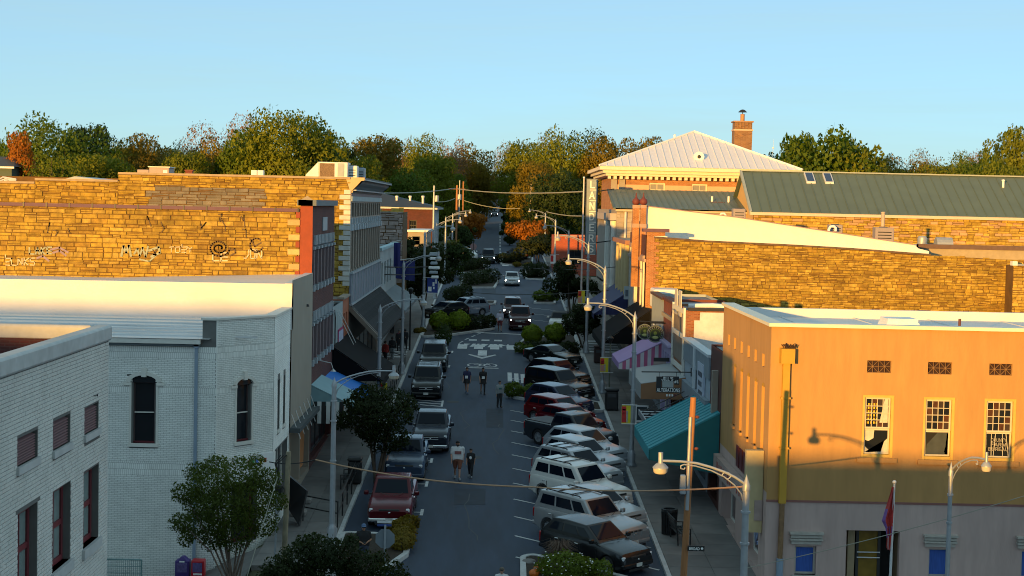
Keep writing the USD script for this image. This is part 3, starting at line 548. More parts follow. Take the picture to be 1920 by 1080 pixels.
def tan_building():
    b = thing('stucco_building', 'plain tan stucco shop between the white corner and the red brick front', 'building', (-14, 68, g(68)), world=True)
    z1 = WL.px(584, 512)[1]; zs = WL.px(560, 782)[1]; z0 = g(64) - .3; mb = MB()
    hs = [(64.8, 68.0, g(68) + .5, zs - .3), (68.3, 71.4, g(68) + .5, zs - .3)]
    WL.holed(mb, 64.5, 71.7, z0, zs - .02, hs, .5); WL.rect(mb, 64.5, 71.7, zs - .02, z1, .05); WL.rect(mb, 64.5, 71.7, zs - .02, zs - .019, .05)
    mb.build('wall', TAN, b)
    mb = MB(); mb.hexa([(-36, 64.42, 9.9), (XL + .05, 64.42, 9.9), (XL + .05, 64.9, 9.9), (-36, 64.9, 9.9), (-36, 64.52, z1 - .26), (XL + .05, 64.52, z1 - .14), (XL + .05, 64.86, z1 - .14), (-36, 64.86, z1 - .26)]); mb.build('parapet', MEMB, b)
    mb = MB(); mb.hexa([(XL - .3, 64.9, 11), (XL + .045, 64.9, 11), (XL + .045, 71.7, 11), (XL - .3, 71.7, 11), (XL - .3, 64.9, z1 - .13), (XL + .045, 64.9, z1 - .13), (XL + .045, 71.7, z1), (XL - .3, 71.7, z1)]); mb.build('parapet', MEMB, b)
    v = []; nx, ny = 30, 7; xs = np.linspace(-36, XL - .28, nx); ys = np.linspace(64.88, 71.7, ny)
    for j, y in enumerate(ys):
        for i, x in enumerate(xs): v.append((x, y, z1 - .42 + .34 * max(0, (y - 68) / 3.7) * max(0, 1 - (XL - x) / 9) + .05 * meshkit.noise(np.array([x * .8, y * .8, 3.3])) - (.03 if j == 0 else 0)))
    MB().add(v, [[j * nx + i, j * nx + i + 1, (j + 1) * nx + i + 1, (j + 1) * nx + i] for j in range(ny - 1) for i in range(nx - 1)]).build('roof', MEMB, b, smooth=True)
    for h in hs:
        window(WL, b, h, WTRIM, mat('curtained_shop_glass', (.12, .13, .14), rough=.12, vary=.35, scale=.6, stretch=(1, 1, .1)), 3, 1, .08, .4)
    for k in range(7):
        y = 70.0 + .19 * k; MB().tube([(XL - .28, y, g(70) + .55), (XL - .25, y + .03, g(70) + 1.8), (XL - .28, y, zs - .95)], .09, 6).build('curtain_fold', mat('peach_curtain', (.55, .24, .10), vary=.15), b, smooth=60)  # orange tubes paint the sunset reflected in the shop glass
    WL.box(MB(), 64.5, 71.7, zs - .22, zs - .03, .02, .45).build('canopy', mat('canopy_grey', (.05, .06, .065), vary=.1), b)
    for y in np.linspace(64.8, 71.4, 6): tube_part([(XL + .44, y, zs - .5), (XL + .06, y, zs + .5)], .018, 'tie_rod', ALU, b)
    MB().lathe([(0, .12), (.07, .1), (.08, 0)], 8, (XL + .08, WL.px(573, 575)[0], WL.px(573, 575)[1])).build('wall_vent', BLACKP, b)
    return z1
ZTAN = tan_building()

def red_brick():
    b = thing('brick_building', 'tall narrow red brick front with pale pilasters and a graffitied yellow stone side wall', 'building', (-14, 76, g(76)), world=True)
    y0, y1 = 71.72, WL.px(626, 470)[0]; W = Wall((0, y0), (1, 0)); zw = W.px(300, 391)[1]; zt = WL.px(600, 389)[1] + .1; z0 = g(71) - .3
    mb = MB(); W.rect(mb, -40, -8.85, z0, zw); block(mb, -40, XL - .01, y0, y1, z0, zw, 'lb'); mb.build('side_wall', MORTAR, b)
    up = (y0 + .45, y1 - .4, WL.px(605, 541)[1] + .05, WL.px(605, 447)[1]); lo = (y0 + .45, y1 - .4, WL.px(603, 672)[1], WL.px(603, 583)[1]); shop = (y0 + .5, y1 - .5, g(76) + .3, g(76) + 3.0)
    vent = hole(WL, 604, 612, 407, 432)
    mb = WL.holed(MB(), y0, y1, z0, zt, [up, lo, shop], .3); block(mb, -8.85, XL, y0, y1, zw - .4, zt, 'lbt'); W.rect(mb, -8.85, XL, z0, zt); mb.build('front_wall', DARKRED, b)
    W.box(MB(), -8.86, XL, ZTAN - .3, zt - .05, .01, .03).build('corner_pier', mat('painted_red_pier', (.24, .035, .010), vary=.15, scale=3, bump=.2, bscale=30), b)
    WL.box(MB(), vent[0], vent[1], vent[2], vent[3], .01, .05).build('vent_panel', BGREY, b)
    for h, nm in ((up, 'upper'), (lo, 'lower')):
        WL.rect(MB(), h[0], h[1], h[2], h[3], -.28).build('window_back', mat('maroon_glass', (.035, .008, .014), rough=.12, vary=.1), b)
        n = 6; w = (h[1] - h[0]) / n
        for k in range(n + 1):
            u = h[0] + w * k
            p = WL.box(MB(), u - .16, u + .16, h[2] + .3, h[3] - .45, -.2, .06, .02).build('pilaster', mat('rose_pilaster', (.15, .11, .12), vary=.1), b)
            WL.box(MB(), u - .2, u + .2, h[2], h[2] + .32, -.2, .1, .03).build('pilaster_base', BGREY, p); WL.box(MB(), u - .21, u + .21, h[3] - .45, h[3] - .28, -.2, .1, .02).build('capital', BGREY, p)
            if k < n: window(WL, b, (u + .2, u + w - .2, h[2] + .2, h[3] - .3), MAROON, GLASS, 1, 2, .05, .2)
        for k in range(14):
            u = h[0] + (h[1] - h[0]) * (k + .5) / 14; WL.box(MB(), u - .13, u + .13, h[3] - .24, h[3] + .22, -.1, .08, .015).build('bracket', BGREY, b)
    WL.box(MB(), y0 - .1, y1 + .05, zt - .02, zt + .24, -.7, .16).build('coping', mat('slate_coping', (.12, .14, .16), vary=.1), b)
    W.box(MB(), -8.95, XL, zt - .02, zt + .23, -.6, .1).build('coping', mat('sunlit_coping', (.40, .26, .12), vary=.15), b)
    flat(MB(), [W.at(-8.85, zt + .24, .05), W.at(-8.3, zt + .24, .05), W.at(-8.55, zt + .42, .05)]).build('pediment', TAN, b)
    W.box(MB(), -40, -8.9, zw - .02, zw + .13, -.35, .08).build('coping', mat('plum_coping', (.115, .055, .085), vary=.15), b)
    for k in range(13): u = -8.95 - 1.02 * k; W.box(MB(), u - .03, u + .03, zw - .03, zw + .16, -.02, .1).build('coping_joint', BLACKP, b)
    cs = courses(rng, -23.2, -8.88, ZTAN - .75, zw - .02, (.12, .25), (.27, .78)); r2 = random.Random(5)
    masonry(W, b, cs, 'stone', [STONE, STONE, STONE, STONE2, STONE3], r2, gap=.011, proud=(.02, .05), jit=.014, bev=.018)
    # toothed brick edge
    q = random.Random(3); v = ZTAN - .2; k = 0
    while v < zt - .5:
        if k % 2: W.box(MB(), -9.3 - q.uniform(0, .2), -8.86, v, v + .26, .05, .075, .01).build('quoin', mat('pale_quoin', (.47, .30, .12), vary=.2, island=.15), b)
        else: W.box(MB(), -9.05, -8.86, v, v + .28, .05, .07, .01).build('quoin', _mats['painted_red_pier'], b)
        v += .33; k += 1
    # graffiti on the stone wall
    def spray(pts, m, w=.05, nm='graffiti_mark'):
        mb = MB(); p = [W.px(*t) for t in pts]
        for a, c in zip(p, p[1:]):
            d = np.array(c) - np.array(a); n = np.array([-d[1], d[0]]) / (np.linalg.norm(d) + 1e-9) * w / 2; e = d / (np.linalg.norm(d) + 1e-9) * w * .3
            mb.quad(W.at(*(a - e - n), .056), W.at(*(c + e - n), .056), W.at(*(c + e + n), .056), W.at(*(a - e + n), .056))
        mb.build(nm, m, b)
    WH = mat('white_spray', (.50, .42, .28), vary=.3, scale=9); BK = mat('black_spray', (.09, .05, .02), vary=.2, scale=9); BL = mat('pale_blue_spray', (.28, .30, .22), vary=.3, scale=6); PU = mat('violet_spray', (.24, .17, .22), vary=.3, scale=6)
    SF = dict(B='0001 0131 3122 2202 2313 1303', L='0103 0323', N='0301 0123 2321', K='0103 2102 0223', S='2101 0102 0222 2223 2303', E='0103 0121 0222 0323', J='2122 2213 1303', O='0121 2123 2303 0301', T='0121 1113', A='0311 1123 0222', M='0301 0112 1221 2123', Y='0112 2112 1213', D='0112 1203 0103')
    def scrawl(t, x, y, w, h, m, tk=.045):
        q = random.Random(len(t) + x); c = w / len(t)
        for i, ch in enumerate(t):
            for st in SF[ch].split(): f = lambda k: (x + c * i + c * .36 * int(st[k]) + q.uniform(-.6, .6), y + h * (int(st[k + 1]) - 1) / 2 + q.uniform(-.6, .6)); spray([f(0), f(2)], m, tk, 'graffiti_lettering')
    scrawl('BLNKS', 11, 484, 58, 13, WH); scrawl('LAKE', 56, 464, 44, 12, BL, .07)
    for x0, y0_, x1, y1_ in [(96, 468, 128, 473), (100, 474, 124, 479), (70, 484, 92, 489)]: spray([(x0, y0_), ((x0 + x1) / 2, y0_ - 4), (x1, y1_)], PU, .09)
    spray([(228, 480), (232, 461), (237, 474), (242, 460), (246, 480)], BL, .1); spray([(252, 476), (258, 466), (262, 480), (268, 464), (273, 482), (278, 462)], BL, .08); spray([(280, 470), (298, 463), (300, 474), (284, 481)], BL, .1); spray([(262, 486), (280, 490), (294, 478)], BL, .07)
    spray([(287, 468), (293, 477), (288, 477), (295, 468)], BK, .05); scrawl('TOBY', 318, 463, 46, 10, WH, .04)
    t = np.linspace(0, 4.2 * np.pi, 46); spray([(411 + (20 - 1.15 * a) * math.cos(a) * 1.0, 465 + (17 - 1.05 * a) * math.sin(a)) for a in t], BK, .075)
    spray([(430, 470), (440, 466), (442, 474), (432, 479)], BK, .06); t = np.linspace(.3, 5.4, 14); spray([(481 + 12 * math.cos(a), 460 + 13 * math.sin(a)) for a in t], BK, .07); spray([(470, 448), (478, 462), (490, 455)], BK, .07)
    scrawl('LE', 399, 474, 32, 15, WH, .06); scrawl('JON', 458, 468, 36, 16, WH, .05)
    for x, y in ((92, 425), (100, 432), (128, 428), (276, 410), (302, 416), (378, 420), (410, 402), (418, 412), (452, 405), (455, 430)): spray([(x, y), (x + q.uniform(-6, 6), y + q.uniform(-9, 9)), (x + q.uniform(-3, 10), y + q.uniform(-5, 14)), (x + q.uniform(-4, 9), y + q.uniform(8, 22))], BK, .045, 'wall_stain')
    flat(MB(), [(-40, y0 + .3, zw - .5), (-8.9, y0 + .3, zw - .5), (-8.9, y1, zw - .5), (-40, y1, zw - .5)]).build('roof', GRAVEL, b)
    # awnings over its shop
    awning(b, WL, y0 + .3, y0 + 4.6, WL.px(605, 706)[1] + .15, WL.px(605, 706)[1] - .75, 1.9, mat('pale_teal_canvas', (.20, .33, .37), vary=.08), front=.05)
    for k in range(9): WL.box(MB(), y0 + .31, y0 + .33, g(72) + 2.2, g(72) + 3.2, .1 + .2 * k, .28 + .2 * k).build('striped_panel', WHITEP if k % 2 else BLACKP, b)
    awning(b, WL, y0 + 4.9, y1 + .5, WL.px(605, 706)[1] - .1, WL.px(605, 706)[1] - 1.0, 2.0, mat('bright_blue_canvas', (.015, .16, .55), vary=.08), front=.1)
    window(WL, b, shop, BLACKP, GLASS, 4, 1, .1, .25)
    mb = MB(); u, v = WL.px(601, 692); mb.tube([(XL, u, v + .4), (XL + .5, u, v + .3), (XL + .6, u, v)], .02, 6); mb.lathe([(.02, .12), (.14, 0)], 8, (XL + .6, u, v - .1)); mb.build('wall_lamp', ALU, b)
    return y1, zt
Y2, _ = red_brick()

def low_pair():
    b = thing('stucco_building', 'low pale blue shop with a pink framed notice and a black awning', 'building', (-12, 84, g(84)), world=True)
    y1 = 86.3; zt = WL.px(640, 566)[1]; z0 = g(80) - .2; sh = [(Y2 + .6, y1 - .5, g(83) + .3, g(83) + 2.9)]
    mb = WL.holed(MB(), Y2, y1, z0, zt, sh, .4); block(mb, -40, XL, Y2, y1, z0, zt, 'lfb'); mb.build('wall', mat('pale_blue_stucco', (.30, .36, .38), vary=.1, stain=.2), b)
    mb = MB(); block(mb, -40, XL - .25, Y2, y1, zt - .3, zt - .05, 't'); mb.build('roof', mat('dark_felt_roof', (.05, .06, .07), vary=.3), b)
    h = hole(WL, 633, 642, 615, 645); p = WL.box(MB(), *h, .01, .05).build('notice_frame', mat('magenta_paint', (.30, .02, .10), vary=.05), b); WL.box(MB(), h[0] + .13, h[1] - .13, h[2] + .12, h[3] - .12, .05, .06).build('notice_sheet', mat('pale_notice', (.35, .38, .5), vary=.3, scale=5), p)
    awning(b, WL, y1 - 5.2, y1 + 3.3, g(84) + 4.4, g(84) + 2.7, 2.6, BLACKC, front=.3, label='large black canvas awning')
    tube_part([WL.at(Y2 + .5, zt - .2, .03), WL.at(Y2 + .8, zt - .6, .05), WL.at(Y2 + .8, zt - 3.2, .05), WL.at(Y2 + .4, zt - 3.6, .05)], .035, 'conduit', BLACKP, b)
    for k in range(2): tube_part([WL.at(y1 - 3 + k * 1.2, g(84) + 6, .02), WL.at(y1 - 3 + k * 1.2, g(84) + 4.3, .9)], .015, 'stay_wire', ALU, b)
    window(WL, b, sh[0], WTRIM, GLASS, 3, 1, .1, .3)
    ac_unit((-9.4, Y2 + 2.2, zt - .05), (1.3, 1.0, .95), 'small white cabinet on the low pale blue roof beside the red brick front', m=WHITEP)
    b = thing('stucco_building', 'narrow low orange red shopfront beside the shingled awning', 'building', (-12, 88, g(88)), world=True)
    zt = WL.px(657, 553)[1]; up = [(y1 + .5 + 1.3 * k, y1 + 1.2 + 1.3 * k, zt - 2.9, zt - .8) for k in range(2)]
    mb = WL.holed(MB(), y1 + .01, 89.75, z0, zt, up, .25); block(mb, -40, XL, y1 + .01, 89.75, z0, zt, 'lf'); mb.build('wall', mat('orange_red_stucco', (.34, .10, .045), vary=.15), b); mb = MB(); block(mb, -40, XL - .2, y1, 89.75, 0, zt - .05, 't'); mb.build('roof', GRAVEL, b)
    for h in up: window(WL, b, h, mat('ochre_frame', (.40, .16, .05), vary=.1), GLASS, 1, 2, .07, .2)
    WL.box(MB(), y1, 89.75, zt, zt + .12, -.3, .08).build('coping', TAN, b)
low_pair()

def colonnade():
    b = thing('stone_building', 'large stone building with rows of slender columns and a projecting dark cornice', 'building', (-16, 100, g(100)), world=True)
    ya, yb = 89.8, 112.4; W = Wall((0, ya), (1, 0)); zt = W.px(500, 332)[1]; z0 = g(90) - .3
    zs = [(-60, W.px(66, 342)[0], W.px(30, 343)[1]), (W.px(66, 340)[0], W.px(222, 338)[0], W.px(150, 339)[1]), (W.px(222, 333)[0], XL, zt)]
    att = (ya + .4, yb - .4, WL.px(685, 406)[1] + .05, WL.px(685, 381)[1]); main = (ya + .4, yb - .4, WL.px(685, 500)[1] + .05, WL.px(685, 428)[1]); shop = (ya + 1, yb - 1, g(100) + .4, g(100) + 3.0)
    mb = WL.holed(MB(), ya, yb, z0, zt - .4, [att, main, shop], .35); mb.build('front_wall', mat('warm_grey_stone', (.26, .22, .19), vary=.12), b)
    mb = MB()
    for a, c, z in zs: W.rect(mb, a, c, z0, z)
    block(mb, -60, XL - .02, ya, yb, z0, zt, 'lb'); mb.build('side_wall', MORTAR, b)
    mb = MB()
    for a, c, z in zs: mb.quad((a, ya, z - .5), (c, ya, z - .5), (c, yb, z - .5), (a, yb, z - .5))
    mb.build('roof', GRAVEL, b)
    CP = mat('cap_stone', (.33, .25, .17), vary=.2)
    for a, c, z in zs: W.box(MB(), a, c - .02, z - .02, z + .1, -.4, .09).build('coping', CP, b)
    r2 = random.Random(9); cs = []
    for a, c, z in zs: cs += courses(r2, max(a, -29), min(c, -8.32), z - 1.9, z - .03, (.13, .27), (.3, 1.0))
    low = courses(r2, -10.3, -8.32, 9.2, zs[2][2] - 1.9, (.17, .27), (.3, .75)); ps = [W.px(277, 388), W.px(497, 351)]
    grey = [c for c in cs if ps[0][0] < (c[0] + c[1]) / 2 < ps[1][0] and c[3] < ps[1][1]]; cs = [c for c in cs if c not in grey]
    masonry(W, b, cs, 'stone', [STONE, STONE, STONE, STONE2, STONE3], r2, gap=.011, proud=(.02, .055), limit=190); masonry(W, b, grey, 'stone', [STONE_GREY], r2, gap=.014, proud=(.02, .05), limit=60); masonry(W, b, low, 'stone', [STONE, STONE2, STONE3], r2, gap=.011, proud=(.02, .055), limit=50)
    v = WL.px(657, 535)[1]; k = 0; top = W.px(650, 360)[1]
    while v < top: W.box(MB(), XL - (.62 if k % 2 else .38), XL + .02, v, v + .27, -.05, .09, .015).build('quoin', mat('pale_quoin_stone', (.50, .49, .46), vary=.12, island=.1), b); v += .285; k += 1
    zc = WL.px(659.7, 368)[1]; prof = [(0, zc + .2), (.12, zc + .2), (.16, zc + .4), (.3, zc + .55), (.55, zc + .72), (.58, zc + .86), (.74, zc + .88), (.78, zc + 1.05), (-.3, zc + 1.07)]
    mb = MB(); pa = [WL.at(ya - .02, z, w) for w, z in prof]; pb = [WL.at(yb, z, w) for w, z in prof]
    for i in range(len(prof) - 1): mb.quad(pa[i], pb[i], pb[i + 1], pa[i + 1])
    flat(mb, pa[::-1]); flat(mb, pb); mb.build('cornice', mat('dark_slate_cornice', (.10, .12, .135), vary=.15), b)
    flat(MB(), [W.at(XL + w, z, .03) for w, z in prof]).build('cornice_end', mat('cornice_end_paint', (.50, .36, .2), vary=.1), b)
    for v0, h_, m in ((zc + .3, .07, BGREY), (zc + .9, .06, BGREY)): WL.box(MB(), ya, yb, v0, v0 + h_, .15, .32 if v0 < zc + .5 else .8).build('cornice_band', m, b)
    WL.box(MB(), ya, yb, zc - .28, zc, .01, .1).build('frieze', mat('frieze_blue', (.33, .40, .43), vary=.1), b); WL.box(MB(), ya, yb, zc + .01, zc + .19, .01, .06).build('frieze', mat('frieze_mauve', (.22, .18, .2), vary=.1), b)
    n = 13; w = (att[1] - att[0]) / n; COL = mat('stone_column', (.24, .20, .165), vary=.12); CAP = mat('capital_blue', (.33, .38, .43), vary=.12)
    for h in (att, main):
        WL.rect(MB(), h[0], h[1], h[2], h[3], -.34).build('window_back', GLASS, b)
        for k in range(n + 1):
            u = h[0] + w * k
            p = WL.box(MB(), u - .24, u + .24, h[2], h[3], -.33, .03, .0).build('column', COL, b)
            if h is main:
                WL.box(MB(), u - .32, u + .32, h[3] - .02, h[3] + .38, .0, .14, .04).build('capital', CAP, p); WL.box(MB(), u - .18, u + .18, h[3] + .38, h[3] + .72, .0, .1, .03).build('keystone', CAP, p)
                WL.box(MB(), u - .28, u + .28, h[2], h[2] + .2, -.3, .07, .01).build('column_base', COL, p)
            if k < n: window(WL, b, (u + .26, u + w - .26, h[2] + .02, h[3] - .02), mat('bronze_frame', (.05, .04, .035), vary=.1), GLASS, 1, 2, .05, .24)
    bt = WL.px(670, 507)[1]; bb = WL.px(690, 546)[1]
    WL.box(MB(), ya, yb, bb, bt, .02, .12).build('fascia_panel', mat('slate_blue_panel', (.17, .19, .24), vary=.15), b); WL.box(MB(), ya, yb, bt, bt + .12, .02, .22).build('fascia_rail', BGREY, b); WL.box(MB(), ya, yb, bb - .1, bb - .004, .02, .2).build('fascia_rail', BGREY, b)
    for k in range(12): u = ya + .5 + 1.95 * k; WL.box(MB(), u, u + .08, bb, bt, .12, .16).build('panel_batten', BGREY, b)
    aw = MB(); a_t, a_b, out = bb - .12, bb - 2.0, 1.75
    aw.hexa([WL.at(ya, a_t - .2, .02), WL.at(yb, a_t - .2, .02), WL.at(yb, a_b - .15, out), WL.at(ya, a_b - .15, out), WL.at(ya, a_t, .02), WL.at(yb, a_t, .02), WL.at(yb, a_b, out), WL.at(ya, a_b, out)])
    aw = aw.build('shingle_awning', mat('charred_shingle', (.008, .008, .009), vary=.3, scale=6), b)
    SH = mat('shingle_grey', (.020, .020, .021), vary=.5, scale=4, island=.7, spec=.1); nr = 11; q = random.Random(2)
    for r in range(nr):
        mb = MB(); u = ya
        while u < yb:
            s = q.uniform(.25, .5); f = lambda t: (a_t + .03 + (a_b - a_t) * t, .03 + (out - .03) * t); (va, wa), (vb, wb) = f(r / nr), f((r + 1.1) / nr); d = q.uniform(.02, .05)
            mb.quad(WL.at(u, vb + d, wb + d), WL.at(min(u + s - .02, yb), vb + d, wb + d), WL.at(min(u + s - .02, yb), va + .01, wa), WL.at(u, va + .01, wa)); u += s
        mb.build('shingle_row', SH, aw)
    for k, u in enumerate([ya - .05, ya + .6, yb - .4]):
        mb = MB(); mb.hexa([WL.at(u, a_t - .26, .02), WL.at(u + .26, a_t - .26, .02), WL.at(u + .26, a_b - .22, out + .06), WL.at(u, a_b - .22, out + .06), WL.at(u, a_t + .08, .02), WL.at(u + .26, a_t + .08, .02), WL.at(u + .26, a_b + .1, out + .06), WL.at(u, a_b + .1, out + .06)]); mb.build('awning_beam', mat('weathered_beam', (.16, .135, .11), vary=.15), aw)
    window(WL, b, shop, BLACKP, GLASS, 6, 1, .12, .3)
    zr = zt - .4
    # things standing on its roof
    def at(x, y, d): return P(x, y, d)
    p = at(618, 331, 92.5); t = thing('rooftop_hood', 'sloping grey ventilation hood standing on the roof above the yellow stone wall', 'ventilation unit', (p[0], 92.5, zr), world=True); x0, x1 = at(572, 331, 92.5)[0], at(652, 331, 92.5)[0]; xm = at(597, 331, 92.5)[0]; ztop = at(630, 304, 92.5)[2]
    mb = MB(); mb.hexa([(x0, 92.4, zr), (xm, 92.4, zr), (xm, 94.2, zr), (x0, 94.2, zr), (x0 + .05, 92.4, zt + .22), (xm, 92.4, ztop), (xm, 94.2, ztop), (x0 + .05, 94.2, zt + .22)]); mb.build('hood', ALU, t); MB().rbox((xm + .005, 92.4, zr), (x1, 94.2, ztop), .03).build('cabinet', ALU, t)
    V = Wall((0, 92.4), (1, 0)); f = hole(V, 599, 627, 306, 331); V.box(MB(), *f, .004, .03).build('filter_panel', mat('rusty_filter', (.16, .10, .06), vary=.6, scale=14), t); f = hole(V, 633, 645, 306, 331); V.box(MB(), *f, .004, .03).build('access_panel', BGREY, t)
    p = at(660, 322, 93.5); ac_unit((p[0], 93.5, zr), (.7, 1, at(660, 311, 93.5)[2] - zr), 'small pale box right of the sloping roof hood'); p = at(676, 322, 95.0); ac_unit((p[0], 95, zr), (.55, 1.0, at(676, 315, 95)[2] - zr), 'blue shaded box near the cornice, right of the roof hood', m=BGREY); p = at(690, 330, 96.5)
    ac_unit((-8.9, 96.5, zr), (.42, .6, at(690, 323, 96.5)[2] - zr), 'cream box at the edge of the projecting cornice', m=mat('cream_metal', (.62, .52, .38)))
    p = at(480, 331, 93); t = thing('roof_vent', 'pair of white vent boxes in the middle of the stone roofline', 'roof vent', (p[0], 93, zr), world=True); z2 = at(480, 319, 93)[2]
    for dx in (-.28, .1): MB().rbox((p[0] + dx, 92.9, zr), (p[0] + dx + .34, 93.3, z2), .03).build('box', WHITEP, t)
    for x, nm in ((430, 'low white dome vent left of the twin vent boxes'), (548, 'low white dome vent left of the sloping hood')):
        p = at(x, 330, 93); t = thing('roof_vent', nm, 'roof vent', (p[0], 93, zr)); MB().lathe([(.28, 0), (.28, .3), (.3, .42), (.18, .5), (0, .52)], 12).build('dome', WHITEP, t, smooth=40); MB().lathe([(.34, 0), (.34, .06), (.28, .07)], 12).build('flange', ALU, t)
    p = at(355, 331, 93); t = thing('chimney', 'small square brick chimney on the stone roofline left of the white vents', 'chimney', (p[0], 93, zr), world=True); MB().box((p[0] - .2, 92.8, zr), (p[0] + .2, 93.2, at(355, 321, 93)[2])).build('stack', REDB, t); MB().box((p[0] - .24, 92.76, at(355, 321, 93)[2]), (p[0] + .24, 93.24, at(355, 318.5, 93)[2])).build('cap', REDB, t)
    p = at(290, 331, 94); t = thing('rooftop_shed', 'long pinkish rooftop cabinet with a raised end on the stone roofline', 'rooftop unit', (p[0], 94, zr), world=True)
    a, c, e = at(257, 331, 94)[0], at(317, 331, 94)[0], at(279, 331, 94)[0]; PK = mat('rose_grey_metal', (.36, .28, .26), vary=.08)
    MB().rbox((a, 94, zr), (e, 95.5, at(270, 318, 94)[2]), .03).build('cabinet', PK, t); MB().rbox((e + .01, 94, zr), (c, 95.5, at(300, 314, 94)[2]), .03).build('cabinet', PK, t); MB().box((e - .05, 93.96, at(300, 313.8, 94)[2]), (c + .05, 95.54, at(300, 312.3, 94)[2])).build('lid', ALU, t); MB().box((at(306, 325, 94)[0], 93.97, zr + .25), (c - .1, 93.99, at(310, 319, 94)[2])).build('hatch', WHITEP, t)
    p = at(8, 338, 96); t = thing('roof_pipes', 'tangle of pale pipes on the roof at the far left edge', 'pipework', (p[0], 96, zs[0][2] - .5), world=True)
    for k in range(4): MB().tube([at(-10 + 9 * k, 341 - k, 96), at(6 + 8 * k, 332 + 2 * k, 96), at(30, 336, 96)], .05, 6).build('pipe', ALU, t)
    a, c, e = at(112, 338, 94), at(140, 330.5, 94), at(200, 338, 94); t = thing('roof_ridge', 'low grey sheet metal ridge just above the stone wall top, left of the step', 'roof', (c[0], 94, zr), world=True); mb = MB(); flat(mb, [a, c, e, e - [0, 0, .6], a - [0, 0, .6]]); mb.build('gable', BGREY, t); o = np.array([0, 6, 0.]); mb = MB(); mb.quad(a, a + o, c + o, c); mb.quad(c, c + o, e + o, e); mb.build('sheet', GALV, t)
colonnade()

